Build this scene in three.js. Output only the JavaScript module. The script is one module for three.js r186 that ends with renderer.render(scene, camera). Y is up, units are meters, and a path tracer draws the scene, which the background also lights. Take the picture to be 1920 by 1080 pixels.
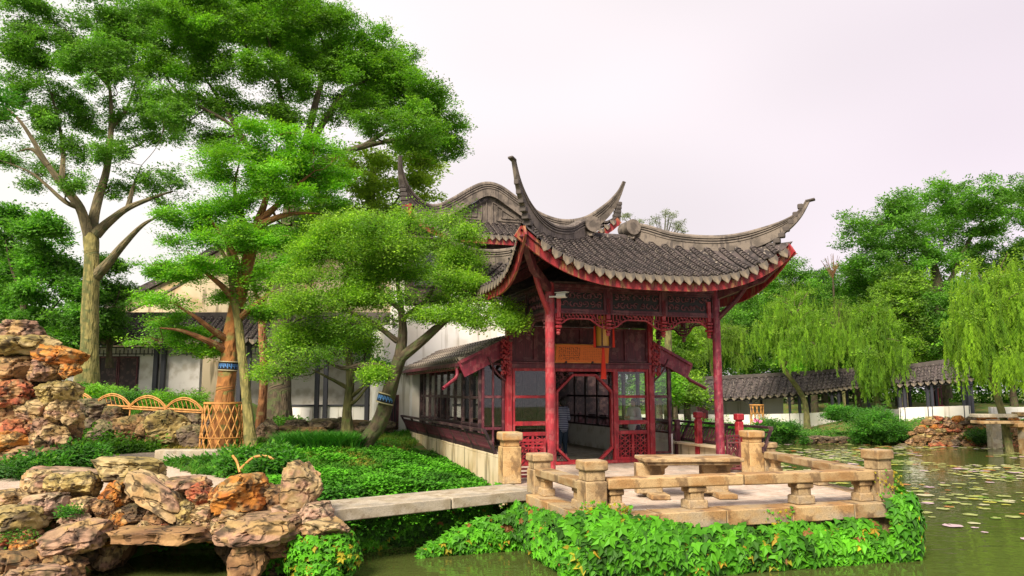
import * as THREE from 'three';
import { mergeGeometries, toCreasedNormals } from 'three/addons/utils/BufferGeometryUtils.js';
import { ImprovedNoise } from 'three/addons/math/ImprovedNoise.js';
import { RoundedBoxGeometry } from 'three/addons/geometries/RoundedBoxGeometry.js';

const V = (x, y, z) => new THREE.Vector3(x, y, z), RAD = Math.PI / 180;
const scene = new THREE.Scene();

// ---------------------------------------------------------------- camera, sky, sun, exposure
const camera = new THREE.PerspectiveCamera(40.852, 1920 / 1080, 0.1, 400);
camera.position.set(0, 2.85, 0);
camera.rotation.x = 7.543 * RAD;
const renderer = new THREE.WebGLRenderer({ antialias: true });
renderer.toneMapping = THREE.LinearToneMapping;
renderer.toneMappingExposure = 5.2;
renderer.shadowMap.enabled = true;
{
  const W = 256, H = 128, data = new Float32Array(W * H * 4), P = new ImprovedNoise();
  for (let r = 0; r < H; r++) for (let c = 0; c < W; c++) {
    const up = ((r + 0.5) / H - 0.5) * Math.PI, az = ((c + 0.5) / W - 0.5) * 2 * Math.PI;
    const x = Math.cos(az) * Math.cos(up), y = Math.sin(up), z = Math.sin(az) * Math.cos(up);
    const yy = Math.max(0, y), cloud = P.noise(x * 1.6 + 3, y * 4 + 1, z * 1.6) + 0.5 * P.noise(x * 3.4, y * 8 + 5, z * 3.4 + 2);
    const b = 0.186 * (1 + 0.2 * yy) * (1 + 0.2 * cloud), k = (c + r * W) * 4;      // an even cover of thin bright cloud
    const lav = Math.min(1, Math.max(0, 0.5 + 0.75 * x + 0.5 * P.noise(x * 1.1 + 9, 2, z * 1.1 + 4)));  // a little pink and lavender in it
    data[k] = b * (1.0 - 0.02 * lav); data[k + 1] = b * (0.965 - 0.1 * lav); data[k + 2] = b * (0.91 + 0.06 * lav); data[k + 3] = 1;
  }
  const t = new THREE.DataTexture(data, W, H, THREE.RGBAFormat, THREE.FloatType);
  t.mapping = THREE.EquirectangularReflectionMapping; t.magFilter = THREE.LinearFilter; t.needsUpdate = true;
  scene.background = t; scene.environment = t;
}
const sun = new THREE.DirectionalLight(0xfff1dc, 1.5);
sun.position.set(-26, 52, 34); sun.target.position.set(0, 0, -18);
sun.castShadow = true; sun.shadow.radius = 36; sun.shadow.mapSize.set(4096, 4096);
Object.assign(sun.shadow.camera, { left: -50, right: 60, top: 50, bottom: -60, near: 1, far: 220 });
scene.add(sun, sun.target);

// ---------------------------------------------------------------- naming
const counts = {};
const numbered = (n) => { const k = counts[n] = (counts[n] ?? -1) + 1; return k ? n + '_' + String(k).padStart(3, '0') : n; };
function tag(o, label, category, group, kind) {
  if (label) o.userData.label = label;
  if (category) o.userData.category = category;
  if (group) o.userData.group = group;
  if (kind) o.userData.kind = kind;
  return o;
}
function thing(name, label, category, pos = [0, 0, 0], turn = 0, group) {
  const o = new THREE.Group(); o.name = numbered(name); o.position.set(...pos); o.rotation.y = turn; scene.add(o);
  return tag(o, label, category, group);
}
function part(name, geo, mat, parent = scene) {
  const m = new THREE.Mesh(geo, mat); m.name = parent === scene ? numbered(name) : name;
  m.castShadow = m.receiveShadow = true; parent.add(m); return m;
}
const struct = (name, geo, mat) => { const m = part(name, geo, mat); m.userData.kind = 'structure'; return m; };

// ---------------------------------------------------------------- random numbers and noise
function rnd(seed) {
  let a = seed >>> 0;
  const f = () => { a = (a + 0x6d2b79f5) | 0; let t = Math.imul(a ^ (a >>> 15), 1 | a); t = (t + Math.imul(t ^ (t >>> 7), 61 | t)) ^ t; return ((t ^ (t >>> 14)) >>> 0) / 4294967296; };
  f.r = (lo, hi) => lo + (hi - lo) * f(); f.s = (m) => (f() * 2 - 1) * m; f.pick = (l) => l[Math.floor(f() * l.length)];
  return f;
}
const PN = new ImprovedNoise(), N3 = (x, y, z) => PN.noise(x, y, z);
const fb3 = (x, y, z, o = 3) => { let s = 0, a = 1; for (let i = 0; i < o; i++, a *= 0.5, x *= 2.03, y *= 2.03, z *= 2.03) s += a * N3(x + i * 7.1, y - i * 3.3, z + i * 1.7); return s; };
const clamp = (x, a = 0, b = 1) => Math.min(b, Math.max(a, x)), lerp = (a, b, t) => a + (b - a) * t, smooth = (x, a, b) => { const t = clamp((x - a) / (b - a)); return t * t * (3 - 2 * t); };
const mix3 = (a, b, t) => [lerp(a[0], b[0], t), lerp(a[1], b[1], t), lerp(a[2], b[2], t)];
function hash2(x, y, s) { let h = Math.imul(x, 374761393) ^ Math.imul(y, 668265263) ^ Math.imul(s, 2246822519); h = Math.imul(h ^ (h >>> 13), 1274126177); return ((h ^ (h >>> 16)) >>> 0) / 4294967296; }
function vn(u, v, px, py, s) {       // tileable value noise, px by py cells over the unit square
  const x = u * px, y = v * py, xi = Math.floor(x), yi = Math.floor(y), fx = x - xi, fy = y - yi, a = fx * fx * (3 - 2 * fx), b = fy * fy * (3 - 2 * fy);
  const m = (n, p) => ((n % p) + p) % p, h = (i, j) => hash2(m(xi + i, px), m(yi + j, py), s);
  return lerp(lerp(h(0, 0), h(1, 0), a), lerp(h(0, 1), h(1, 1), a), b);
}
const fbm = (u, v, px, py, o, s) => { let t = 0, a = 0.5, w = 0; for (let i = 0; i < o; i++, a *= 0.5) { t += a * vn(u, v, px << i, py << i, s + i); w += a; } return t / w; };

// ---------------------------------------------------------------- textures and materials
const enc = (c) => Math.round(255 * clamp(c <= 0.0031308 ? c * 12.92 : 1.055 * Math.pow(c, 1 / 2.4) - 0.055));
function colorTex(n, f, m = n) {
  const d = new Uint8Array(n * m * 4);
  for (let y = 0; y < m; y++) for (let x = 0; x < n; x++) { const c = f((x + 0.5) / n, (y + 0.5) / m), k = (y * n + x) * 4; d[k] = enc(c[0]); d[k + 1] = enc(c[1]); d[k + 2] = enc(c[2]); d[k + 3] = 255; }
  const t = new THREE.DataTexture(d, n, m); t.colorSpace = THREE.SRGBColorSpace; t.wrapS = t.wrapT = THREE.RepeatWrapping; t.magFilter = THREE.LinearFilter; t.needsUpdate = true; return t;
}
function grayTex(n, f) {
  const d = new Uint8Array(n * n * 4);
  for (let y = 0; y < n; y++) for (let x = 0; x < n; x++) { const c = Math.round(255 * clamp(f((x + 0.5) / n, (y + 0.5) / n))), k = (y * n + x) * 4; d[k] = d[k + 1] = d[k + 2] = c; d[k + 3] = 255; }
  const t = new THREE.DataTexture(d, n, n); t.wrapS = t.wrapT = THREE.RepeatWrapping; t.magFilter = THREE.LinearFilter; t.needsUpdate = true; return t;
}
const mat = (o) => new THREE.MeshStandardMaterial({ roughness: 0.85, ...o });
const rgb = (r, g, b) => new THREE.Color().setRGB(r, g, b);
const grainBump = grayTex(256, (u, v) => 0.6 * fbm(u, v, 24, 24, 3, 5) + 0.4 * vn(u, v, 90, 90, 9));
const woodBump = grayTex(256, (u, v) => fbm(u, v, 40, 3, 3, 15));
const M = {};
{
  const stone = (a, b, c, s) => colorTex(512, (u, v) => {
    const f = fbm(u, v, 5, 5, 4, s), g = vn(u, v, 170, 170, s + 3), h = fbm(u, v, 11, 7, 3, s + 8);
    let k = mix3(a, b, smooth(f, 0.35, 0.68)); k = mix3(k, c, smooth(h, 0.55, 0.75) * 0.75); k = mix3(k, [0.25, 0.235, 0.2], smooth(fbm(u, v, 3, 4, 4, s + 17), 0.5, 0.72) * 0.6);
    const sp = g > 0.8 ? 1.25 : g < 0.2 ? 0.62 : 1; return [k[0] * sp, k[1] * sp, k[2] * sp];
  });
  M.granite = mat({ map: stone([0.38, 0.27, 0.14], [0.27, 0.155, 0.06], [0.11, 0.065, 0.032], 21), bumpMap: grainBump, bumpScale: 0.006 });
  M.paving = mat({ map: stone([0.5, 0.42, 0.35], [0.43, 0.34, 0.27], [0.3, 0.22, 0.17], 31), bumpMap: grainBump, bumpScale: 0.003 });
  M.slab = mat({ map: stone([0.4, 0.35, 0.27], [0.31, 0.26, 0.18], [0.2, 0.15, 0.1], 41), bumpMap: grainBump, bumpScale: 0.004 });
  M.plaster = mat({ map: colorTex(512, (u, v) => {
    const f = fbm(u, v, 3, 3, 4, 3), st = fbm(u, v, 30, 2, 3, 12), k = mix3([0.76, 0.74, 0.71], [0.6, 0.55, 0.47], smooth(f, 0.45, 0.75) * 0.7);
    return mix3(k, [0.2, 0.16, 0.1], smooth(st, 0.62, 0.85) * 0.55);
  }), bumpMap: grainBump, bumpScale: 0.002 });
  M.oldPlaster = mat({ map: colorTex(512, (u, v) => {
    const f = fbm(u, v, 3, 3, 4, 43), st = fbm(u, v, 22, 2, 3, 52), k = mix3([0.6, 0.5, 0.34], [0.42, 0.3, 0.15], smooth(f, 0.4, 0.72));
    return mix3(k, [0.13, 0.11, 0.06], smooth(st, 0.56, 0.8) * 0.75);
  }), bumpMap: grainBump, bumpScale: 0.004 });
  M.greyPlaster = mat({ map: colorTex(256, (u, v) => mix3([0.7, 0.67, 0.64], [0.5, 0.46, 0.4], smooth(fbm(u, v, 3, 3, 4, 73), 0.4, 0.75))), bumpMap: grainBump, bumpScale: 0.002 });
  const lacquer = (a, b, s) => colorTex(256, (u, v) => { const g = fbm(u, v, 36, 2, 3, s), f = fbm(u, v, 4, 4, 3, s + 5); return mix3(mix3(a, b, smooth(g, 0.35, 0.75)), [a[0] * 0.45, a[1] * 0.6, a[2] * 0.6], smooth(f, 0.55, 0.78) * 0.75).map((c, i) => c * (0.8 + 0.4 * vn(u, v, 60, 14, s + 9)) + (fbm(u, v, 9, 9, 3, s + 12) > 0.6 ? [0.05, 0.03, 0.026][i] * (0.5 + vn(u, v, 40, 40, s)) : 0)); });
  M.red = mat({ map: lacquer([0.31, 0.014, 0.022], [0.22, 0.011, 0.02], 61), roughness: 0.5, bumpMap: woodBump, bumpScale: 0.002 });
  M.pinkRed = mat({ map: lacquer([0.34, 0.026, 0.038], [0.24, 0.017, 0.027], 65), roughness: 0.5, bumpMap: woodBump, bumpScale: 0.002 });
  M.maroon = mat({ map: lacquer([0.1, 0.014, 0.026], [0.058, 0.01, 0.018], 67), roughness: 0.55, bumpMap: woodBump, bumpScale: 0.003 });
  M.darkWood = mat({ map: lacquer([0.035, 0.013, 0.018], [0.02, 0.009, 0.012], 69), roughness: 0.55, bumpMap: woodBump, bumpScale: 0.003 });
  M.fascia = mat({ map: colorTex(512, (u, v) => {
    const g = fbm(u, v, 14, 3, 3, 81), k = mix3([0.27, 0.018, 0.022], [0.15, 0.014, 0.018], smooth(fbm(u, v, 20, 2, 2, 83), 0.4, 0.7));
    return mix3(k, [0.3, 0.15, 0.06], smooth(g, 0.56, 0.76) * 0.85);
  }), roughness: 0.6, bumpMap: woodBump, bumpScale: 0.002 });
  M.tile = mat({ map: colorTex(256, (u, v) => {
    const f = fbm(u, v, 8, 8, 3, 91), k = mix3([0.066, 0.052, 0.05], [0.026, 0.021, 0.021], smooth(f, 0.35, 0.65)); return mix3(k, [0.2, 0.17, 0.14], smooth(vn(u, v, 20, 20, 97), 0.72, 0.95));
  }), bumpMap: grainBump, bumpScale: 0.003 });
  M.drip = mat({ map: colorTex(128, (u, v) => mix3([0.2, 0.16, 0.11], [0.075, 0.065, 0.055], smooth(fbm(u, v, 5, 5, 3, 101), 0.35, 0.65))), bumpMap: grainBump, bumpScale: 0.006 });
  M.ridge = mat({ map: colorTex(512, (u, v) => {
    const f = fbm(u, v, 5, 5, 4, 111), st = fbm(u, v, 26, 4, 3, 113), k = mix3([0.17, 0.14, 0.115], [0.085, 0.07, 0.058], smooth(f, 0.35, 0.7)); return mix3(k, [0.06, 0.05, 0.045], smooth(st, 0.56, 0.78) * 0.85);
  }), bumpMap: grainBump, bumpScale: 0.005 });
  M.ridgeDark = mat({ map: colorTex(128, (u, v) => mix3([0.085, 0.07, 0.062], [0.035, 0.03, 0.028], fbm(u, v, 6, 6, 3, 121))), bumpMap: grainBump, bumpScale: 0.005 });
  M.carve = mat({ map: lacquer([0.17, 0.05, 0.065], [0.1, 0.03, 0.045], 71), roughness: 0.5 });
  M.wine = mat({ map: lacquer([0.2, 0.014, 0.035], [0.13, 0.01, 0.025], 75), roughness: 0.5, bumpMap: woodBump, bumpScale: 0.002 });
  M.tileLight = mat({ map: colorTex(256, (u, v) => mix3(mix3([0.3, 0.25, 0.2], [0.1, 0.08, 0.07], smooth(fbm(u, v, 8, 8, 3, 91), 0.35, 0.65)), [0.45, 0.39, 0.32], smooth(vn(u, v, 20, 20, 97), 0.68, 0.95))), bumpMap: grainBump, bumpScale: 0.003 });
  M.black = mat({ color: rgb(0.014, 0.012, 0.014), roughness: 0.6 });
  M.postBlue = mat({ color: rgb(0.03, 0.032, 0.045), roughness: 0.6 });
  M.bamboo = mat({ map: colorTex(128, (u, v) => mix3([0.6, 0.3, 0.075], [0.36, 0.16, 0.035], smooth(fbm(u, v, 4, 12, 3, 131), 0.3, 0.7))), roughness: 0.6 });
  M.gravel = mat({ map: colorTex(512, (u, v) => { const g = vn(u, v, 120, 120, 141), f = fbm(u, v, 4, 4, 3, 143); return mix3(mix3([0.5, 0.4, 0.32], [0.36, 0.27, 0.2], f), g > 0.6 ? [0.6, 0.5, 0.42] : [0.16, 0.12, 0.1], Math.abs(g - 0.5) * 1.1); }), bumpMap: grainBump, bumpScale: 0.012 });
  M.earth = mat({ map: colorTex(512, (u, v) => mix3(mix3([0.14, 0.12, 0.03], [0.06, 0.13, 0.014], smooth(fbm(u, v, 6, 6, 4, 151), 0.35, 0.65)), [0.2, 0.13, 0.03], smooth(fbm(u, v, 12, 12, 3, 157), 0.55, 0.8))), bumpMap: grainBump, bumpScale: 0.02 });
  const bark = (a, b, c, s) => mat({ map: colorTex(256, (u, v) => mix3(mix3(a, b, smooth(fbm(u, v, 9, 4, 4, s), 0.35, 0.65)), c, smooth(fbm(u, v, 5, 7, 3, s + 4), 0.55, 0.75))), bumpMap: grayTex(128, (u, v) => fbm(u, v, 14, 4, 3, s + 9)), bumpScale: 0.06, roughness: 0.95 });
  M.barkPale = bark([0.25, 0.215, 0.07], [0.15, 0.135, 0.045], [0.1, 0.11, 0.035], 161);
  M.barkLimb = bark([0.15, 0.12, 0.06], [0.09, 0.075, 0.04], [0.07, 0.075, 0.03], 163);
  M.barkOrange = bark([0.4, 0.17, 0.05], [0.24, 0.1, 0.03], [0.2, 0.17, 0.05], 171);
  M.barkDark = bark([0.1, 0.075, 0.045], [0.055, 0.042, 0.026], [0.07, 0.085, 0.03], 181);
  M.barkMoss = bark([0.16, 0.15, 0.055], [0.09, 0.085, 0.032], [0.09, 0.13, 0.03], 191);
  M.barkRed = bark([0.34, 0.15, 0.06], [0.2, 0.085, 0.035], [0.28, 0.2, 0.08], 197);
  M.rock = mat({ vertexColors: true, map: colorTex(512, (u, v) => { const f = fbm(u, v, 7, 7, 4, 201), c = Math.abs(fbm(u, v, 5, 9, 4, 205) - 0.5) * 2, g = vn(u, v, 110, 110, 209); const k = (0.62 + 0.55 * f) * (0.45 + 0.55 * smooth(c, 0.015, 0.11)) * (0.88 + 0.24 * g); return [k, k * 0.99, k * 0.97]; }), bumpMap: grayTex(512, (u, v) => 0.55 * smooth(Math.abs(fbm(u, v, 5, 9, 4, 205) - 0.5) * 2, 0, 0.12) + 0.45 * fbm(u, v, 18, 18, 4, 211)), bumpScale: 0.05, roughness: 0.9 });
  M.glass = new THREE.MeshPhysicalMaterial({ color: rgb(0.93, 0.96, 0.94), roughness: 0.02, transmission: 1, thickness: 0, ior: 1.5 });
  M.white = mat({ color: rgb(0.7, 0.7, 0.66), roughness: 0.5 });
  M.plaster.map.repeat.set(0.37, 0.41); M.oldPlaster.map.repeat.set(0.31, 0.43); M.granite.map.repeat.set(0.63, 0.71);
  const leaf = (t, r = 0.5) => new THREE.MeshPhysicalMaterial({ color: 0xffffff, roughness: r, specularIntensity: 0.35, transmission: t, thickness: 0, side: THREE.DoubleSide });
  M.leaf = leaf(0.6, 0.85); M.ivy = leaf(0.3, 0.55); M.grass = leaf(0.3, 0.8);
}

// ---------------------------------------------------------------- geometry
function prep(g, s = 1) {            // non-indexed, with box-projected uv in metres (s: repeats per metre)
  if (g.index) g = g.toNonIndexed();
  if (!g.attributes.normal) g.computeVertexNormals();
  const p = g.attributes.position, uv = new Float32Array(p.count * 2), a = V(), b = V(), c = V();
  for (let i = 0; i < p.count; i += 3) {
    a.fromBufferAttribute(p, i); b.fromBufferAttribute(p, i + 1); c.fromBufferAttribute(p, i + 2);
    const n = b.clone().sub(a).cross(c.clone().sub(a)), x = Math.abs(n.x), y = Math.abs(n.y), z = Math.abs(n.z);
    [a, b, c].forEach((q, k) => { const o = (i + k) * 2; if (y >= x && y >= z) { uv[o] = q.x * s; uv[o + 1] = q.z * s; } else if (x >= z) { uv[o] = q.z * s; uv[o + 1] = q.y * s; } else { uv[o] = q.x * s; uv[o + 1] = q.y * s; } });
  }
  g.setAttribute('uv', new THREE.BufferAttribute(uv, 2));
  for (const k of Object.keys(g.attributes)) if (!['position', 'normal', 'uv', 'color'].includes(k)) g.deleteAttribute(k);
  return g;
}
const put = (g, x = 0, y = 0, z = 0, rx = 0, ry = 0, rz = 0) => { if (rx || ry || rz) g.applyMatrix4(new THREE.Matrix4().makeRotationFromEuler(new THREE.Euler(rx, ry, rz))); return g.translate(x, y, z); };
// a box with slightly rounded edges, centred on x, z and standing on y unless mid
function B(w, h, d, x = 0, y = 0, z = 0, o = {}) {
  const r = o.r ?? Math.min(0.012, Math.min(w, h, d) * 0.2);
  return prep(put(r ? new RoundedBoxGeometry(w, h, d, 1, r) : new THREE.BoxGeometry(w, h, d), x, o.mid ? y : y + h / 2, z, o.rx, o.ry, o.rz));
}
function between(a, b, w, d) {       // a plain bar from a to b
  const v = b.clone().sub(a), g = new THREE.BoxGeometry(w, v.length(), d);
  g.applyQuaternion(new THREE.Quaternion().setFromUnitVectors(V(0, 1, 0), v.clone().normalize())).translate((a.x + b.x) / 2, (a.y + b.y) / 2, (a.z + b.z) / 2);
  return prep(g);
}
const join = (l) => (l.length === 1 ? l[0] : mergeGeometries(l));
const P3 = (l) => l.map((p) => V(p[0], p[1], p[2]));
const curve = (l, n) => new THREE.CatmullRomCurve3(P3(l), false, 'centripetal').getPoints(n);
// sweep a closed profile [[lateral, up], ...] along points; side: fixed lateral direction, else horizontal
function sweep(path, prof, { scale = () => 1, side = null, crease = 0.6, s = 1, cap = true } = {}) {
  const n = path.length, m = prof.length, rings = [];
  for (let i = 0; i < n; i++) {
    const t = path[Math.min(n - 1, i + 1)].clone().sub(path[Math.max(0, i - 1)]).normalize();
    const S = side ? side.clone() : t.clone().cross(V(0, 1, 0)).normalize(), U = S.clone().cross(t).normalize(), k = scale(i / (n - 1)), kx = k.length ? k[0] : k, ky = k.length ? k[1] : k;
    rings.push(prof.map(([a, b]) => path[i].clone().addScaledVector(S, a * kx).addScaledVector(U, b * ky)));
  }
  const v = [], tri = (a, b, c) => v.push(a.x, a.y, a.z, b.x, b.y, b.z, c.x, c.y, c.z);
  for (let i = 0; i < n - 1; i++) for (let j = 0; j < m; j++) { const k = (j + 1) % m; tri(rings[i][j], rings[i][k], rings[i + 1][k]); tri(rings[i][j], rings[i + 1][k], rings[i + 1][j]); }
  if (cap) for (const [r, f] of [[rings[0], 1], [rings[n - 1], 0]]) for (let j = 1; j < m - 1; j++) f ? tri(r[0], r[j + 1], r[j]) : tri(r[0], r[j], r[j + 1]);
  let g = new THREE.BufferGeometry(); g.setAttribute('position', new THREE.Float32BufferAttribute(v, 3));
  g = crease ? toCreasedNormals(g, crease) : g; if (!crease) g.computeVertexNormals();
  return prep(g, s);
}
const rectP = (w, h, y0 = 0) => [[-w / 2, y0], [w / 2, y0], [w / 2, y0 + h], [-w / 2, y0 + h]];
const roundP = (r, n = 8, k = 1) => Array.from({ length: n }, (_, i) => [r * Math.cos((i / n) * 2 * Math.PI), r * k * Math.sin((i / n) * 2 * Math.PI)]);
// a tapered limb through points
function limb(list, r0, r1, seg = 8, n = 0, wob = 0, seed = 1) {
  const pts = n ? curve(list, n) : P3(list), pos = [], uv = [], idx = [], N = pts.length; let S = null, len = 0;
  for (let i = 0; i < N; i++) {
    const t = pts[Math.min(N - 1, i + 1)].clone().sub(pts[Math.max(0, i - 1)]).normalize();
    if (!S) S = Math.abs(t.y) > 0.9 ? V(1, 0, 0) : V(0, 1, 0);
    S = S.clone().addScaledVector(t, -S.dot(t)).normalize(); const U = t.clone().cross(S);
    if (i) len += pts[i].distanceTo(pts[i - 1]);
    const f = i / (N - 1), r = (Array.isArray(r0) ? r0[0] + (r0[1] - r0[0]) * smooth(f, 0, 0.25) : r0) * (1 - f) + r1 * f;
    for (let j = 0; j <= seg; j++) {
      const a = (j / seg) * 2 * Math.PI, rr = r * (1 + (wob ? wob * N3(Math.cos(a) * 1.3 + seed, Math.sin(a) * 1.3, len * 1.4) : 0)), c = Math.cos(a) * rr, s = Math.sin(a) * rr;
      pos.push(pts[i].x + S.x * c + U.x * s, pts[i].y + S.y * c + U.y * s, pts[i].z + S.z * c + U.z * s); uv.push((j / seg) * Math.max(1, Math.round(r * 6)), len);
    }
  }
  for (let i = 0; i < N - 1; i++) for (let j = 0; j < seg; j++) { const a = i * (seg + 1) + j, b = a + seg + 1; idx.push(a, b, a + 1, b, b + 1, a + 1); }
  const g = new THREE.BufferGeometry(); g.setAttribute('position', new THREE.Float32BufferAttribute(pos, 3)); g.setAttribute('uv', new THREE.Float32BufferAttribute(uv, 2)); g.setIndex(idx); g.computeVertexNormals();
  return g.toNonIndexed();
}
function shapeGeo(shape, depth, bevel = 0, seg = 6) {
  return prep(new THREE.ExtrudeGeometry(shape, { depth, bevelEnabled: bevel > 0, bevelThickness: bevel, bevelSize: bevel, bevelSegments: 1, curveSegments: seg }));
}
const poly = (l, holes = []) => { const s = new THREE.Shape(l.map((p) => new THREE.Vector2(p[0], p[1]))); for (const h of holes) s.holes.push(new THREE.Path(h.map((p) => new THREE.Vector2(p[0], p[1])))); return s; };
// ---------------------------------------------------------------- rocks
const PAL = {
  cream: [[0.5, 0.39, 0.22], [0.36, 0.24, 0.11], [0.44, 0.28, 0.2]],
  olive: [[0.4, 0.32, 0.12], [0.26, 0.2, 0.07], [0.46, 0.38, 0.2]],
  orange: [[0.52, 0.22, 0.035], [0.42, 0.14, 0.025], [0.46, 0.31, 0.13]],
  red: [[0.42, 0.13, 0.06], [0.33, 0.085, 0.045], [0.42, 0.26, 0.13]],
  brown: [[0.32, 0.19, 0.09], [0.2, 0.11, 0.055], [0.42, 0.27, 0.13]],
  purple: [[0.38, 0.25, 0.18], [0.27, 0.16, 0.12], [0.46, 0.31, 0.15]],
  grey: [[0.21, 0.165, 0.125], [0.13, 0.1, 0.08], [0.29, 0.23, 0.15]],
  pink: [[0.46, 0.32, 0.25], [0.34, 0.21, 0.16], [0.5, 0.4, 0.28]],
  dark: [[0.1, 0.065, 0.04], [0.06, 0.04, 0.026], [0.16, 0.1, 0.05]],
};
function rockGeo(seed, sx, sy, sz, { pal = 'cream', detail = 9, box = 3.2, rough = 0.2, strata = 0.05, moss = 0.25, pits = 0 } = {}) {
  const R0 = rnd(seed * 77 + 5), cuts = Array.from({ length: 13 }, () => { const n = V(R0.s(1), R0.s(0.8), R0.s(1)).normalize(); return [n, Math.hypot(n.x * sx, n.y * sy, n.z * sz) * R0.r(0.72, 0.98)]; });
  const g = new THREE.IcosahedronGeometry(1, detail), p = g.attributes.position, col = new Float32Array(p.count * 3), q = seed * 1.37, c = PAL[pal], d = V(), big = Math.max(sx, sy, sz);
  for (let i = 0; i < p.count; i++) {
    d.fromBufferAttribute(p, i).normalize();
    const k = Math.pow(Math.abs(d.x) ** box + Math.abs(d.y) ** box + Math.abs(d.z) ** box, -1 / box);
    let x = d.x * k * sx, y = d.y * k * sy, z = d.z * k * sz; for (const [n, h] of cuts) { const e = x * n.x + y * n.y + z * n.z - h; if (e > 0) { x -= n.x * e; y -= n.y * e; z -= n.z * e; } } const f = 0.62 / big;
    const w = fb3(x * f * 2 + q, y * f * 2 - q, z * f * 2 + q * 0.5, 4);
    let r = 1.06 + rough * 0.72 * w;
    r -= 0.17 * smooth(Math.abs(N3(x * f * 2.1 - q, y * f * 2.1, z * f * 2.1 + q)), 0.05, 0) * (rough / 0.2);      // clefts
    const st = y * (10 / big) * 0.5 + 1.3 * N3(x * f * 1.5, y * f, z * f * 1.5 + q); r += strata * (Math.abs((((st % 1) + 1) % 1) - 0.5) * 2 - 0.5);
    if (pits) r -= pits * smooth(N3(x * f * 3.1 + q * 2, y * f * 3.1, z * f * 3.1), 0.28, 0.55);
    r += 0.05 * rough * 5 * fb3(x * f * 9, y * f * 9 + q, z * f * 9, 2);
    p.setXYZ(i, x * r, y * r, z * r);
    let a = mix3(c[0], c[1], smooth(fb3(x * f * 2.6 + q + 5, y * f * 2.6, z * f * 2.6, 3), -0.25, 0.35));
    a = mix3(a, c[2], smooth(fb3(x * f * 2.2 - q, y * f * 4 + 9, z * f * 2.2, 3), 0.08, 0.4));
    a = mix3(a, [0.05, 0.034, 0.022], smooth(fb3(x * f * 5 + 3, y * f * 5 - q, z * f * 5, 3), 0.12, 0.42) * 0.85); a = [a[0] * 0.92, a[1] * 0.86, a[2] * 0.78];
    if (moss) a = mix3(a, [0.11, 0.12, 0.025], moss * smooth(d.y + 0.7 * fb3(x * f * 4, y * f * 4, z * f * 4 + q, 2), 0.25, 0.95));
    col.set(a, i * 3);
  }
  g.setAttribute('color', new THREE.BufferAttribute(col, 3)); g.deleteAttribute('normal'); g.deleteAttribute('uv');
  return prep(toCreasedNormals(g, 0.5), 0.55);
}

// ---------------------------------------------------------------- leaves
function leafTris(v, n, base, dir, len, wid, fold, nor) {   // a leaf folded along its midrib
  const d = dir.clone().normalize(), s = nor.clone().cross(d).normalize(), u = d.clone().cross(s);
  const mid = base.clone().addScaledVector(d, len * 0.45), a = mid.clone().addScaledVector(s, wid / 2).addScaledVector(u, fold), b = mid.clone().addScaledVector(s, -wid / 2).addScaledVector(u, fold), tip = base.clone().addScaledVector(d, len);
  for (const [p, q, r] of [[base, a, tip], [base, tip, b]]) v.push(p.x, p.y, p.z, q.x, q.y, q.z, r.x, r.y, r.z);
}
function finish(v) { const g = new THREE.BufferGeometry(); g.setAttribute('position', new THREE.Float32BufferAttribute(v, 3)); g.computeVertexNormals(); return g; }
function spray(seed, n, R, len, wid, { thick = 0.25, out = 0.6, droop = 0 } = {}) {
  const r = rnd(seed), v = [];
  for (let i = 0; i < n; i++) {
    const a = r() * 2 * Math.PI, q = Math.sqrt(r()) * R, p = V(Math.cos(a) * q, r.s(R * thick) - droop * q * q / R, Math.sin(a) * q), b = a + r.s(1.2), k = r.r(0.7, 1.25);
    leafTris(v, 0, p, V(Math.cos(b), r.s(0.5) - droop, Math.sin(b)), len * k, wid * k, -wid * 0.15, V(r.s(out), 1, r.s(out)).normalize());
  }
  return finish(v);
}
function strand(seed, len, n, leaf = 0.11) {              // a hanging willow whip
  const r = rnd(seed), v = [], ph = r() * 6, ax = r.s(0.12), at = (t) => V(Math.sin(ph + t * 2) * 0.05 + ax * t, -t * len, Math.cos(ph + t * 2.3) * 0.05);
  for (let i = 0; i < n; i++) { const t = (i + r()) / n, a = r() * 6.28; leafTris(v, 0, at(t), V(Math.cos(a) * 0.55, -1, Math.sin(a) * 0.55), leaf * r.r(0.7, 1.2), leaf * 0.2, 0, V(Math.sin(a), 0.2, -Math.cos(a))); }
  for (let i = 0; i < 5; i++) { const a = at(i / 5), b = at((i + 1) / 5); v.push(a.x, a.y, a.z, b.x, b.y, b.z, b.x + 0.008, b.y, b.z); }
  return finish(v);
}
function lobed(size, lobes = 5, cut = 0.55, cup = 0.12) {  // a broad pointed-lobed leaf, stalk at the origin, hanging towards -y, facing +z
  const pts = [], n = lobes * 2 + 1;
  for (let i = 0; i < n; i++) { const t = i / (n - 1), a = lerp(-2.45, 2.45, t), tip = i % 2 === 1, c = Math.abs(t - 0.5) * 2, r = size * (tip ? lerp(1, 0.62, c) : lerp(cut, 0.3, c)); pts.push(V(Math.sin(a) * r, -0.25 * size - Math.cos(a) * r * 0.8, (tip ? -cup : cup * 0.3) * size)); }
  const v = [], o = V(0, -0.22 * size, 0.05 * size);
  for (let i = 0; i < n - 1; i++) { const a = pts[i], b = pts[i + 1]; v.push(o.x, o.y, o.z, a.x, a.y, a.z, b.x, b.y, b.z); }
  return finish(v);
}
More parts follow.
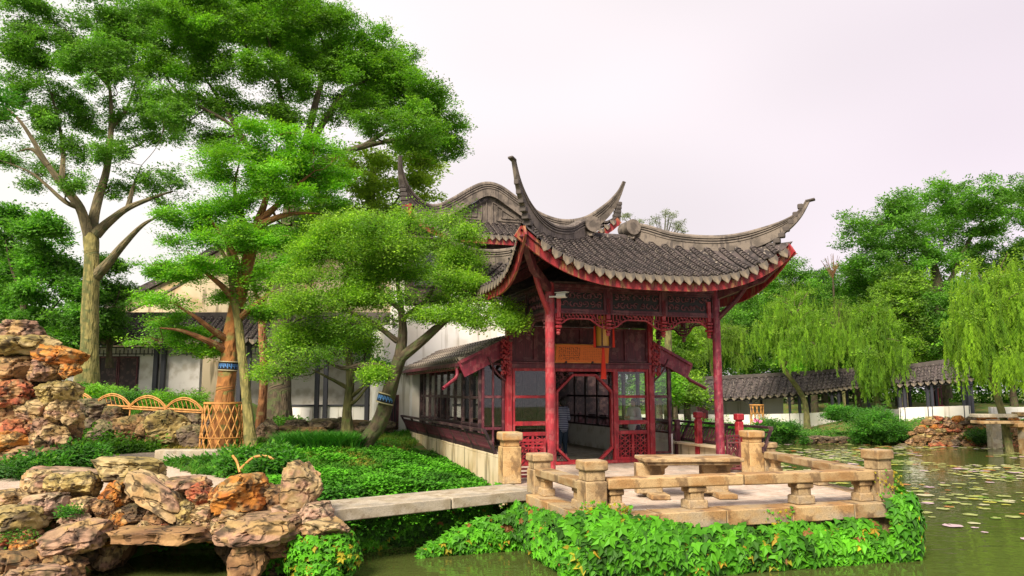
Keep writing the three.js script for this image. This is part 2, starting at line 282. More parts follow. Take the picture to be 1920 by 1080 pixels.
function blades(seed, n, h, w, lean = 0.4, R = 0.05) {     // a tuft of grass
  const r = rnd(seed), v = [];
  for (let i = 0; i < n; i++) {
    const a = r() * 6.28, l = r.r(0.3, 1) * lean, k = h * r.r(0.6, 1.2), x = r.s(R), z = r.s(R), c = Math.cos(a), s = Math.sin(a), p = (t, o) => [x + c * l * k * t * t + -s * o, k * t * (1 - 0.25 * l * t), z + s * l * k * t * t + c * o];
    const A = p(0, w / 2), A2 = p(0, -w / 2), C = p(0.55, w * 0.4), C2 = p(0.55, -w * 0.4), T = p(1, 0);
    v.push(...A, ...A2, ...C, ...A2, ...C2, ...C, ...C, ...C2, ...T);
  }
  return finish(v);
}
function scatter(name, geo, m, list, parent = scene, label) {
  const o = new THREE.InstancedMesh(geo, m, list.length), c = new THREE.Color();
  list.forEach((e, i) => { o.setMatrixAt(i, e.m); o.setColorAt(i, c.setRGB(...e.c)); });
  o.name = parent === scene ? numbered(name) : name; o.castShadow = o.receiveShadow = true; o.userData.kind = 'stuff'; if (label) o.userData.label = label;
  parent.add(o); return o;
}
const _q = new THREE.Quaternion(), _e = new THREE.Euler();
const mtx = (p, rx, ry, rz, s, sy = s) => new THREE.Matrix4().compose(p, _q.setFromEuler(_e.set(rx, ry, rz, 'YXZ')).clone(), V(s, sy, s));
function clumpPoint(r, c, shell) {
  const z = r.s(1), a = r() * 6.2832, q = Math.sqrt(1 - z * z), k = Math.pow(r.r(shell, 1), 0.5);
  return { p: V(c[0] + Math.cos(a) * q * c[3] * k, c[1] + z * c[4] * k, c[2] + Math.sin(a) * q * (c[5] ?? c[3]) * k), n: V(Math.cos(a) * q, z, Math.sin(a) * q) };
}
// leaves through the volume of a crown: clumps [x, y, z, rx, ry(, rz)]
function crown(parent, clumps0, { geos, n, seed, cols, size = 1, shell = 0.15, tilt = 0.5, m = M.leaf, name = 'crown', jit = 0.3, sub = 8, sr = 0.46, spread = 1, stray = 0.16, gap = -0.32 }) {
  const r = rnd(seed), clumps = [];
  for (const c of clumps0) for (let i = 0; i < sub; i++) { const { p } = clumpPoint(r, [c[0], c[1], c[2], c[3] * spread, c[4] * spread, (c[5] ?? c[3]) * spread], 0.02), k = sr * r.r(0.65, 1.3); clumps.push([p.x, p.y, p.z, c[3] * k, Math.min(c[3], c[4] * 1.25) * k, (c[5] ?? c[3]) * k]); }
  const tot = clumps.map((c) => c[3] * (c[3] + c[4] * 1.6)).reduce((l, x) => (l.push((l[l.length - 1] || 0) + x), l), []), W = tot[tot.length - 1], tints = clumps.map(() => [r(), r.r(0.8, 1.22)]);
  const lists = geos.map(() => []);
  for (let i = 0; i < n; i++) {
    const k = r() * W, ci = tot.findIndex((x) => x >= k), c = clumps[ci], { p, n: nn } = clumpPoint(r, c, shell), e = fb3(p.x * 0.8 + seed, p.y * 1.1, p.z * 0.8, 2);
    if (e < gap && r() < 0.85) continue;                      // gaps
    if (r() < stray) p.add(V(r.s(0.5) + r.s(0.5), r.s(0.4) + r.s(0.3), r.s(0.5) + r.s(0.5)).multiplyScalar(c[3] * 1.5));      // stragglers between the clumps
    const b = tints[ci], col = mix3(cols[0], cols[1], clamp(b[0] * 0.5 + 0.5 * r() + 0.5 * e)), f = b[1] * r.r(1 - jit, 1 + jit), t3 = cols[2] && r() < 0.14 ? mix3(col, cols[2], 0.8) : col;
    lists[i % geos.length].push({ m: mtx(p, nn.z * tilt + r.s(0.35), r() * 6.28, -nn.x * tilt + r.s(0.35), size * r.r(0.75, 1.25)), c: [t3[0] * f, t3[1] * f, t3[2] * f] });
  }
  lists.forEach((l, i) => l.length && scatter(i ? name + '_foliage' : name, geos[i], m, l, parent));
}
const SP = {
  broad: [spray(1, 16, 0.3, 0.12, 0.06), spray(2, 16, 0.3, 0.12, 0.06)],
  fine: [spray(3, 26, 0.28, 0.07, 0.034, { thick: 0.4, out: 0.8 }), spray(4, 26, 0.28, 0.07, 0.034, { thick: 0.4, out: 0.8 })],
  maple: [spray(5, 18, 0.34, 0.12, 0.055, { thick: 0.1, out: 0.35 }), spray(6, 18, 0.34, 0.12, 0.055, { thick: 0.1, out: 0.35 })],
  far: [spray(7, 14, 0.5, 0.26, 0.13, { thick: 0.4, out: 0.8 }), spray(8, 14, 0.5, 0.26, 0.13, { thick: 0.4, out: 0.8 })],
  shrub: [spray(9, 16, 0.16, 0.09, 0.045, { thick: 0.5, out: 0.9 })],
  fern: [spray(10, 22, 0.3, 0.16, 0.035, { thick: 0.2, out: 0.4, droop: 0.3 })],
};
const GREEN = {
  zelkova: [[0.09, 0.23, 0.009], [0.19, 0.46, 0.015], [0.26, 0.52, 0.022]],
  left: [[0.085, 0.22, 0.014], [0.17, 0.42, 0.022], [0.24, 0.5, 0.04]],
  maple: [[0.12, 0.34, 0.008], [0.24, 0.58, 0.014], [0.32, 0.62, 0.02]],
  lean: [[0.09, 0.25, 0.008], [0.33, 0.6, 0.025], [0.4, 0.66, 0.03]],
  light: [[0.11, 0.23, 0.01], [0.21, 0.38, 0.02], [0.27, 0.42, 0.035]],
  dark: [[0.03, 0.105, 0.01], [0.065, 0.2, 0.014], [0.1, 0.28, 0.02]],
  mid: [[0.07, 0.21, 0.01], [0.15, 0.4, 0.016], [0.2, 0.46, 0.022]],
  willow: [[0.11, 0.26, 0.01], [0.25, 0.47, 0.018], [0.3, 0.5, 0.026]],
  ivy: [[0.036, 0.17, 0.007], [0.1, 0.37, 0.012], [0.18, 0.44, 0.016]],
};
function tree(name, label, t, { r0, r1, bark, cols, geos, n, seed, size = 1, br = 0.45, tips = 1, group, category = 'tree', shell, tilt, wob = 0.12, limbBark, spread = 1.25, sub = 16, sr = 0.3, stray = 0.45, gap = -0.04, jit = 0.4 }) {
  limbBark ??= bark; const o = thing(name, label, category, t.t[0], 0, group), [ox, oy, oz] = t.t[0], L = (p) => [p[0] - ox, p[1] - oy, p[2] - oz];
  part('trunk', limb(t.t.map(L), [r0 * 1.35, r0], r1, 14, t.t.length * 6, wob, seed), bark, o);
  const ends = [];
  const tc = curve(t.t, 30);
  for (const b of t.b) {
    const on = Math.min(...tc.map((p) => p.distanceTo(V(...b[0])))) < 0.4, k = r1 * (on ? 0.8 : 0.42);
    part('branch', limb(b.map(L), k * br * 1.5, k * 0.1, 8, b.length * 5, wob, seed + 3), limbBark, o);
    curve(b, 8).forEach((p, i) => i > 1 && ends.push([p, k * br * 1.4 * (1 - i / 9)]));
  }
  const r = rnd(seed + 11), tw = [];
  for (const c of t.c) {                                        // a twig from the nearest branch into each clump
    const q = V(c[0], c[1], c[2]); let best = null, bd = 1e9;
    for (const e of ends) { const d = e[0].distanceTo(q) + (e[0].y > q.y + 0.3 ? 1.5 : 0); if (d < bd) { bd = d; best = e; } }
    if (!best || bd > 9) continue;
    const a = best[0], mid = a.clone().lerp(q, 0.5).add(V(r.s(0.2), -0.12 * bd, r.s(0.2)));
    tw.push(limb([L([a.x, a.y, a.z]), L([mid.x, mid.y, mid.z]), L([q.x, q.y, q.z])], Math.max(0.012, best[1] * 0.5), 0.008, 5, 7));
    for (let i = 0; i < 4 * tips; i++) { const e = clumpPoint(r, c, 0.5).p, m2 = q.clone().lerp(mid, r.r(0, 0.7)); tw.push(limb([L([m2.x, m2.y, m2.z]), L([(m2.x + e.x) / 2, (m2.y + e.y) / 2 + 0.1, (m2.z + e.z) / 2]), L([e.x, e.y, e.z])], 0.014, 0.004, 4, 4)); }
  }
  if (tw.length) tag(part('twigs', join(tw), limbBark, o), null, null, null, 'stuff');
  crown(o, t.c.map((c) => [...L(c), ...c.slice(3)]), { geos, n, seed: seed + 21, cols, size, shell, tilt, spread, sub, sr, stray, gap, jit });
  return o;
}
// frame of the stone boat: x along its front, y from its deck, z towards the pond (its bow)
const A = 18 * RAD, O = V(0.84, 0.95, -17.14), ca = Math.cos(A), sa = Math.sin(A);
const bw = (x, y, z) => V(O.x + x * ca + z * sa, O.y + y, O.z - x * sa + z * ca);
const boat = (name, label, category) => thing(name, label, category, O.toArray(), A);
// ---------------------------------------------------------------- setting: pond, ground, path
const POND = [[-40, -6], [-11.5, -6], [-10.4, -11.2], [-6.9, -12.5], [-6.4, -14.6], [-4.4, -14.7], [-3.6, -13.4], [-3.1, -14.5], [-1.4, -15.9], [0.3, -17.4], [-1.5, -24], [-3.2, -29.6], [1.6, -31.5], [2.6, -35], [6, -47.5], [15.6, -43.2], [21, -41.6], [27, -40.2], [36, -38.5], [70, -36], [70, -6]];
function inPoly(x, z, P) { let c = false; for (let i = 0, j = P.length - 1; i < P.length; j = i++) if ((P[i][1] > z) !== (P[j][1] > z) && x < ((P[j][0] - P[i][0]) * (z - P[i][1])) / (P[j][1] - P[i][1]) + P[i][0]) c = !c; return c; }
function edgeDist(x, z, P) {
  let m = 1e9;
  for (let i = 0, j = P.length - 1; i < P.length; j = i++) { const ax = P[j][0], az = P[j][1], dx = P[i][0] - ax, dz = P[i][1] - az, t = clamp(((x - ax) * dx + (z - az) * dz) / (dx * dx + dz * dz)); m = Math.min(m, Math.hypot(x - ax - dx * t, z - az - dz * t)); }
  return inPoly(x, z, P) ? -m : m;
}
function gy(x, z) {
  const d = -z, s = edgeDist(x, z, POND);
  let h = 0.93 + 0.052 * (clamp(d, 17, 31) - 17);
  h += 1.0 * smooth(d, 23.0, 23.7) * (1 - smooth(d, 29.4, 30.2)) * smooth(x, -21, -20) * (1 - smooth(x, -9.6, -8.9)) * 0.85;
  h += 0.2 * Math.exp(-(((x + 4.4) / 1.1) ** 2) - ((d - 19.5) / 2.5) ** 2); { const lx = (x - O.x) * ca - (z - O.z) * sa; h -= 0.22 * smooth(lx, -3.2, -1.4) * (1 - smooth(d, 24, 29)); }
  if (d > 38 && x > 3) h = lerp(h, lerp(0.3, 1.2, smooth(x, 19.5, 23)) + 0.5 * smooth(d, 60, 70), smooth(x, 3, 7));
  if (d < 7) h = 1.1;
  h += 0.05 * fb3(x * 0.7, 3, z * 0.7, 2);
  return lerp(-0.9, h, smooth(s, -0.5, 0.35));
}
{
  const axis = (l) => { const o = []; for (const [a, b, st] of l) for (let v = a; v < b - 1e-6; v += st) o.push(v); o.push(l[l.length - 1][1]); return o; };
  const X = axis([[-160, -60, 10], [-60, -22, 2], [-22, 6, 0.35], [6, 48, 1], [48, 160, 8]]), Z = axis([[-260, -100, 16], [-100, -50, 4], [-50, -32, 0.8], [-32, -8, 0.35], [-8, 30, 2]]);
  const pos = [], uv = [], idx = [];
  for (const z of Z) for (const x of X) { pos.push(x, gy(x, z), z); uv.push(x * 0.35, z * 0.35); }
  for (let j = 0; j < Z.length - 1; j++) for (let i = 0; i < X.length - 1; i++) { const a = j * X.length + i, b = a + X.length; idx.push(a, b, a + 1, b, b + 1, a + 1); }
  const g = new THREE.BufferGeometry(); g.setAttribute('position', new THREE.Float32BufferAttribute(pos, 3)); g.setAttribute('uv', new THREE.Float32BufferAttribute(uv, 2)); g.setIndex(idx); g.computeVertexNormals();
  struct('ground', g, M.earth);
}
{
  const b = grayTex(512, (u, v) => 0.6 * fbm(u, v, 5, 9, 4, 221) + 0.4 * fbm(u, v, 14, 30, 3, 223)); b.repeat.set(1, 1);
  const g = new THREE.PlaneGeometry(160, 120, 1, 1).rotateX(-Math.PI / 2).translate(20, 0, -40), uv = g.attributes.uv, p = g.attributes.position;
  for (let i = 0; i < 4; i++) uv.setXY(i, p.getX(i) * 0.22, p.getZ(i) * 0.22);
  struct('pond_water', g, new THREE.MeshPhysicalMaterial({ color: rgb(0.062, 0.08, 0.02), roughness: 0.03, ior: 1.33, bumpMap: b, bumpScale: 0.015 }));
}
const PATH = [[-14, -14.4], [-10.2, -13.9], [-7.4, -14.4], [-5.6, -15.1], [-5.2, -17.3], [-7.3, -17.9], [-8.9, -19.6], [-9.4, -21.5], [-10.4, -22], [-11, -20.6], [-10.5, -18.8], [-11.4, -17.2], [-14, -16.4]];
{
  const s = 0.14, v = [], uv = [];
  const q = (x, z) => { v.push(x, gy(x, z) + 0.022, z); uv.push(x * 0.8, z * 0.8); };
  for (let x = -14; x < -5; x += s) for (let z = -22.2; z < -13.8; z += s) if (edgeDist(x + s / 2 + 0.1 * N3(x * 3, 0, z * 3), z + s / 2, PATH) < 0) { q(x, z); q(x, z + s); q(x + s, z); q(x + s, z); q(x, z + s); q(x + s, z + s); }
  const g = new THREE.BufferGeometry(); g.setAttribute('position', new THREE.Float32BufferAttribute(v, 3)); g.setAttribute('uv', new THREE.Float32BufferAttribute(uv, 2)); g.computeVertexNormals();
  struct('gravel_path', g, M.gravel);
}
let stoneTurn = 0; const stones = [[1, 1, 1], [0.86, 0.88, 0.9], [1.1, 1.05, 0.98], [0.94, 0.9, 0.84]].map((c) => { const m = M.granite.clone(); m.color.setRGB(...c); return m; }), nextStone = () => stones[stoneTurn++ % 4];
// ---------------------------------------------------------------- terrace at the bow
{
  const T = boat('stone_terrace'); T.userData.kind = 'structure';
  const base = poly([[-1.2, 4.85], [4.6, 4.98], [5.35, 0.2], [5.3, -13], [-0.95, -13], [-1.0, -0.2]]);
  part('terrace_base', put(shapeGeo(base, 0.9), 0, -0.21, 0, Math.PI / 2), M.granite, T);     // plan (x, z), extruded downwards
  const r = rnd(5), shades = [M.paving, ...[0.88, 1.1].map((k) => { const m = M.paving.clone(); m.color.setScalar(k); return m; })];
  const xl = (z) => lerp(-1.25, -1.0, smooth(z, 5, 0)), xr = (z) => lerp(5.2, 4.55, clamp(z / 5));
  for (let i = 0; i < 11; i++) for (let k = 0; k < 7; k++) {
    const w = 0.6, l = 1.35, x = -1.05 + i * w, z1 = 4.55 - k * l + (i % 2) * 0.5, z0 = Math.max(z1 - l, -3.2), z2 = Math.min(z1, 4.55); if (z2 - z0 < 0.2) continue;
    const zc = (z0 + z2) / 2, xa = Math.max(x, xl(zc)), xb = Math.min(x + w, xr(zc)); if (xb - xa < 0.15) continue;
    part('paving_slab', B(xb - xa - 0.016, 0.2, z2 - z0 - 0.016, (xa + xb) / 2, -0.205 + r.s(0.002), zc, { r: 0.008 }), r.pick(shades), T);
  }
  const edge = (a, b, n, w = 0.46) => { for (let i = 0; i < n; i++) { const p = a.clone().lerp(b, i / n), q = a.clone().lerp(b, (i + 1) / n), l = p.distanceTo(q); part('edge_stone', put(B(l - 0.012, 0.25 + r.s(0.006), w + r.s(0.015), 0, -0.245, 0, { r: 0.02 }), (p.x + q.x) / 2, 0, (p.z + q.z) / 2, 0, -Math.atan2(q.z - p.z, q.x - p.x), 0), stones[(i * 7 + n) % 4], T); } };
  edge(V(-1.35, 0, 4.75), V(4.75, 0, 4.9), 5); edge(V(-1.12, 0, 2.2), V(-1.12, 0, 4.5), 2, 0.42); edge(V(4.6, 0, 4.65), V(5.42, 0, 0.3), 4, 0.4);
}
// stone railings, gate pillars
function post(o, x, z, h, w, turn = 0, y = 0) {
  const g = join([B(w, h * 0.62, w, 0, 0, 0, { r: 0.025 }), B(w * 0.88, h * 0.2, w * 0.88, 0, h * 0.62, 0, { r: 0.02 }), B(w * 1.1, h * 0.2, w * 1.1, 0, h * 0.815, 0, { r: 0.035 })]);
  return part('post', put(g, x, y, z, 0, turn), nextStone(), o);
}
function rail(o, a, b, y, h, w) { const l = a.distanceTo(b); return part('rail', put(B(l, h, w, 0, y, 0, { r: 0.03 }), (a.x + b.x) / 2, 0, (a.z + b.z) / 2, 0, -Math.atan2(b.z - a.z, b.x - a.x)), nextStone(), o); }
function stub(o, x, z, w, turn = 0) { part('baluster', put(join([B(w, 0.15, w * 0.8, 0, 0, 0, { r: 0.03 }), B(w * 0.72, 0.13, w * 0.6, 0, 0.14, 0, { r: 0.02 }), B(w * 0.95, 0.1, w * 0.75, 0, 0.26, 0, { r: 0.03 })]), x, 0, z, 0, turn), nextStone(), o); }
{
  const f = boat('stone_railing', 'long low stone railing along the front edge of the terrace above the ivy', 'railing');
  post(f, -1.05, 4.58, 0.8, 0.37); post(f, 4.3, 4.83, 0.86, 0.36, 0.08);
  rail(f, V(-0.85, 0, 4.6), V(1.55, 0, 4.7), 0.36, 0.17, 0.34); rail(f, V(1.56, 0, 4.7), V(4.1, 0, 4.82), 0.355, 0.18, 0.34);
  stub(f, 0.72, 4.66, 0.36); stub(f, 2.72, 4.76, 0.36); stub(f, -0.68, 4.61, 0.28); stub(f, 3.95, 4.81, 0.3);
  const l = boat('stone_railing', 'short stone railing on the left edge of the terrace, by the slab bridge', 'railing');
  post(l, -1.03, 2.12, 0.72, 0.38); rail(l, V(-1.04, 0, 2.32), V(-1.06, 0, 4.38), 0.33, 0.15, 0.32); stub(l, -1.04, 2.52, 0.3, 1.57); stub(l, -1.05, 4.1, 0.28, 1.57);
  const r = boat('stone_railing', 'stone railing on the right edge of the terrace beside the open lily water', 'railing');
  post(r, 5.36, 0.2, 0.68, 0.36); rail(r, V(5.3, 0, 0.42), V(4.44, 0, 4.58), 0.33, 0.16, 0.32); stub(r, 5.24, 0.7, 0.28, 1.4); stub(r, 4.8, 2.7, 0.3, 1.4);
  const pillar = (x, z, label, h) => { const p = thing('stone_gate_pillar', label, 'pillar', bw(x, 0, z).toArray(), A); part('shaft', join([B(0.4, h * 0.72, 0.36, 0, 0, 0, { r: 0.02 }), B(0.34, h * 0.12, 0.3, 0, h * 0.72, 0, { r: 0.02 })]), M.slabPale, p); part('cap', B(0.46, h * 0.17, 0.42, 0, h * 0.835, 0, { r: 0.035 }), M.slabPale, p); };
  M.slabPale = M.granite.clone(); M.slabPale.color.setRGB(1.25, 1.18, 1.02);
  pillar(-1.08, 0.45, 'tall pale stone pillar at the left corner of the pavilion, beside the leaning bench rail', 1.04);
  pillar(4.98, 0.2, 'tall pale stone pillar right of the pavilion, against the red lattice balustrade', 0.96);
}
{
  const t = thing('stone_table', 'long stone table on carved bracket legs standing on the terrace', 'table', [3.2, 0.95, -14.35], 3 * RAD);
  part('table_top', join([B(1.78, 0.07, 0.9, 0, 0.64, 0, { r: 0.02 }), B(1.68, 0.06, 0.8, 0, 0.585, 0, { r: 0.02 })]), M.granite, t);
  const leg = poly([[-0.26, 0], [0.2, 0], [0.2, 0.12], [0.17, 0.2], [0.17, 0.3], [0.25, 0.34], [0.25, 0.42], [0.31, 0.46], [0.31, 0.5], [-0.26, 0.5]].map(([a, b]) => [a * 0.95, b]));
  for (const s of [-1, 1]) { part('leg', put(shapeGeo(leg, 0.22, 0.015), s * 0.6 - 0.11, 0.085, 0, 0, 0).applyMatrix4(new THREE.Matrix4().makeTranslation(0, 0, -0.11)), M.granite, t); part('foot', B(0.34, 0.09, 0.86, s * 0.6 - 0.02, 0, 0.02, { r: 0.02 }), M.granite, t); }
}
// ---------------------------------------------------------------- pavilion
const PV = { xc: 2.2, ax: 3.2, rx: 0.68, zc: -1.5, az: 2.7, base: 4.37, rise: 1.37, lift: 0.95 };
function roofPt(face, s, v, R = PV, dy = 0) {          // face 0 front, 1 right, 2 back, 3 left; s along the eave, v from eave to ridge
  const half = face % 2 === 0 ? R.ax - (R.ax - R.rx) * v : R.az * (1 - v), t = half < 1e-4 ? 0 : clamp(Math.abs(s) / half), k = 0.12 * Math.pow(t, 4) * (1 - v) ** 2, sg = Math.sign(s);
  const y = R.base + R.rise * (0.7 * v + 0.3 * v * v) + R.lift * Math.pow(t, 3.2) * Math.pow(1 - v, 1.3) + dy;
  const a = s + sg * k, b = (face % 2 === 0 ? R.az * (1 - v) : R.ax - (R.ax - R.rx) * v) + k;
  return face === 0 ? V(R.xc + a, y, R.zc + b) : face === 2 ? V(R.xc - a, y, R.zc - b) : face === 1 ? V(R.xc + b, y, R.zc - a) : V(R.xc - b, y, R.zc + a);
}
function roofSheet(R, dy, vmax = 1, faces = [0, 1, 2, 3], shrink = 1) {
  const pos = [], nu = 30, nv = 10;
  for (const f of faces) for (let i = 0; i < nu; i++) for (let j = 0; j < nv; j++) {
    const P = (a, b) => { const v = (b / nv) * vmax, half = f % 2 === 0 ? R.ax - (R.ax - R.rx) * v : R.az * (1 - v); return roofPt(f, ((a / nu) * 2 - 1) * half, v * shrink + (1 - shrink), R, dy); };
    const a = P(i, j), b = P(i + 1, j), c = P(i + 1, j + 1), d = P(i, j + 1);
    for (const q of [a, b, c, a, c, d]) pos.push(q.x, q.y, q.z);
  }
  const g = new THREE.BufferGeometry(); g.setAttribute('position', new THREE.Float32BufferAttribute(pos, 3)); g.computeVertexNormals(); return prep(g);
}
function tileRow(pts, r = 0.08, step = 0.105, seed = 1) {          // overlapping half-round tiles laid down a slope: pts from eave to ridge
  const c = new THREE.CatmullRomCurve3(pts), len = c.getLength(), n = Math.max(2, Math.round(len / step)), P = c.getSpacedPoints(n), v = [], m = 6, q = rnd(seed);
  const ring = (i, rad, dy) => { const t = P[Math.min(n, i + 1)].clone().sub(P[Math.max(0, i - 1)]).normalize(), S = t.clone().cross(V(0, 1, 0)).normalize(), U = S.clone().cross(t); return Array.from({ length: m + 1 }, (_, j) => { const a = (j / m) * Math.PI; return P[i].clone().addScaledVector(S, Math.cos(a) * rad).addScaledVector(U, Math.sin(a) * rad * 0.95 + dy); }); };
  const tri = (a, b, d) => v.push(a.x, a.y, a.z, b.x, b.y, b.z, d.x, d.y, d.z);
  for (let i = 0; i < n; i++) {
    const lo = ring(i, r * (1 + q.s(0.05)), 0.012), hi = ring(i + 1, r * 0.84, -0.004), w = 0.02, under = ring(i, r * 0.8, -0.01);
    for (let j = 0; j < m; j++) { tri(lo[j], lo[j + 1], hi[j + 1]); tri(lo[j], hi[j + 1], hi[j]); tri(under[j], lo[j + 1], lo[j]); tri(under[j], under[j + 1], lo[j + 1]); }
  }
  let g = new THREE.BufferGeometry(); g.setAttribute('position', new THREE.Float32BufferAttribute(v, 3)); g = toCreasedNormals(g, 0.9); return prep(g, 1.5);
}
const dripGeo = (w, h) => { const s = new THREE.Shape(); s.moveTo(-w / 2, 0.03); s.quadraticCurveTo(0, -0.03, w / 2, 0.03); s.quadraticCurveTo(w * 0.56, -h * 0.45, w * 0.2, -h * 0.75); s.quadraticCurveTo(0, -h * 1.02, 0, -h); s.quadraticCurveTo(0, -h * 1.02, -w * 0.2, -h * 0.75); s.quadraticCurveTo(-w * 0.56, -h * 0.45, -w / 2, 0.03); return put(shapeGeo(s, 0.018, 0.006, 4), 0, 0, 0, -0.25); };
function tiledFace(roof, R, f, pitch, r, vcap, drip, half0, step = 0.105) {
  const n = Math.floor((half0 - 0.12) / pitch);
  for (let k = -n; k <= n; k++) {
    const s = k * pitch, half = (v) => (f % 2 === 0 ? R.ax - (R.ax - R.rx) * v : R.az * (1 - v)); let v1 = vcap; while (v1 > 0.02 && half(v1) < Math.abs(s) + 0.06) v1 -= 0.01;
    if (v1 < 0.05) continue;
    part('tile_row', tileRow(Array.from({ length: 9 }, (_, i) => roofPt(f, s, -0.012 + (v1 + 0.012) * (i / 8), R, 0.015)), r, step, k + 50 * f + 99), M.tile, roof);
    if (!drip) continue;
    for (const e of [s + pitch / 2, ...(k === -n ? [s - pitch / 2] : [])]) { const p = roofPt(f, e, -0.01, R, 0), q = roofPt(f, e + 0.05, -0.01, R, 0), a = Math.atan2(-(q.z - p.z), q.x - p.x), d = new THREE.Mesh(drip, M.drip); d.name = 'drip_tile'; d.castShadow = d.receiveShadow = true; d.position.copy(p); d.rotation.set(0, a, Math.atan2(q.y - p.y, Math.hypot(q.x - p.x, q.z - p.z)) * 0.8, 'YXZ'); roof.add(d); }
  }
}
const bandProf = (w, y0, y1) => [[-w / 2, y0], [w / 2, y0], [w / 2, y1], [-w / 2, y1]];
const capProf = (w, y0, y1) => [[-w / 2, y0], [w / 2, y0], [w / 2, lerp(y0, y1, 0.5)], [w * 0.3, y1 * 0.97 + y0 * 0.03], [0, y1], [-w * 0.3, y1 * 0.97 + y0 * 0.03], [-w / 2, lerp(y0, y1, 0.5)]];
// a moulded ridge: a plaster course, a thin band, a dark course and a rounded cap
function ridge(o, path, side, { k = 1, taper, name = 'hip_ridge', w = 1, base = -0.08 } = {}) {
  k *= 0.8; const sc = taper ?? (() => 1), sw = (pr, m, n, par) => part(n, sweep(path, pr.map(([a, b]) => [a * k * w, b * k]), { side, scale: sc, crease: 0.5 }), m, par);
  const m = sw(bandProf(0.2, base / k, 0.15), M.ridge, name, o);
  sw(bandProf(0.25, 0.152, 0.195), M.ridge, 'ridge_band', m); sw(bandProf(0.17, 0.197, 0.24), M.ridgeDark, 'ridge_course', m); sw(bandProf(0.23, 0.242, 0.28), M.ridge, 'ridge_band', m); sw(bandProf(0.16, 0.282, 0.31), M.ridgeDark, 'ridge_course', m);
  sw(capProf(0.25, 0.312, 0.43), M.ridge, 'ridge_cap', m); return m;
}
// carved scrollwork in a w x h field, centred, in the xy plane
function carving(w, h, seed, t = 0.022, cell = 0.2) {
  const r = rnd(seed), l = [], nx = Math.max(1, Math.round(w / cell)), ny = Math.max(1, Math.round(h / cell)), cx = w / nx, cy = h / ny;
  for (let i = 0; i < nx; i++) for (let j = 0; j < ny; j++) {
    const x = -w / 2 + (i + 0.5) * cx, y = -h / 2 + (j + 0.5) * cy, R = Math.min(cx, cy) * 0.36, a = r() * 6.28, arc = r.r(3.2, 4.8);
    l.push(prep(put(new THREE.TorusGeometry(R, t * 0.55, 4, 9, arc), x, y, 0, 0, 0, a)));
    const e = a + arc; l.push(prep(put(new THREE.TorusGeometry(R * 0.6, t * 0.5, 4, 7, 3.6), x + Math.cos(e) * R * 1.3, y + Math.sin(e) * R * 0.5, 0.004, 0, 0, e + 1)));
    for (let k = 0; k < 3; k++) { const b = r() * 6.28, q = R * r.r(0.2, 1.15); l.push(prep(put(new THREE.OctahedronGeometry(1, 0).scale(R * 0.3, R * 0.15, t * 0.7), x + Math.cos(b) * q, y + Math.sin(b) * q, 0, 0, 0, b + r.s(1)))); }
  }
  return join(l);
}
// fretwork of an arched valance: w wide, top at y = 0
function fret(w, deep, seed) {
  const r = rnd(seed), arch = (x) => { const q = Math.abs(x) / (w / 2); return -lerp(0.15, deep, smooth(q, 0.35, 0.92)); }, l = [B(w, 0.035, 0.05, 0, -0.035, 0, { r: 0 })], n = 18, P = Array.from({ length: n + 1 }, (_, i) => { const x = -w / 2 + (w * i) / n; return V(x, arch(x), 0); });
  for (let i = 0; i < n; i++) l.push(between(P[i], P[i + 1], 0.03, 0.045));
  for (let x = -w / 2 + 0.06; x < w / 2; x += 0.085) {
    const b = arch(x), m = (b - 0.02) * r.r(0.35, 0.65); l.push(between(V(x, -0.03, 0), V(x, m, 0), 0.02, 0.03), between(V(x, m, 0), V(x + 0.05, m, 0), 0.02, 0.03));
    if (b < -0.2) { l.push(between(V(x + 0.04, m, 0), V(x + 0.04, b, 0), 0.02, 0.03), between(V(x - 0.03, m * 1.3, 0), V(x + 0.02, m * 1.3, 0), 0.02, 0.03)); } else l.push(between(V(x + 0.045, b, 0), V(x + 0.045, m * 1.1, 0), 0.02, 0.03));
  }
  return join(l);
}
function pendant(o, x, y, z, m = M.red) { part('pendant', join([B(0.1, 0.5, 0.1, x, y - 0.1, z), B(0.15, 0.05, 0.15, x, y - 0.16, z), B(0.13, 0.06, 0.13, x, y - 0.24, z, { r: 0.02 }), B(0.15, 0.07, 0.15, x, y - 0.33, z, { r: 0.03 }), B(0.1, 0.06, 0.1, x, y - 0.4, z, { r: 0.03 }), put(prep(new THREE.SphereGeometry(0.05, 8, 6)), x, y - 0.43, z)]), m, o); }
const frameRect = (x0, x1, y0, y1, z, t, d) => join([B(t, y1 - y0, d, x0 + t / 2, y0, z, { r: 0.006 }), B(t, y1 - y0, d, x1 - t / 2, y0, z, { r: 0.006 }), B(x1 - x0 - 2 * t, t, d, (x0 + x1) / 2, y0, z, { r: 0.006 }), B(x1 - x0 - 2 * t, t, d, (x0 + x1) / 2, y1 - t, z, { r: 0.006 })]);
const turned = (g, x, z, a) => g.applyMatrix4(new THREE.Matrix4().makeRotationY(a)).translate(x, 0, z);
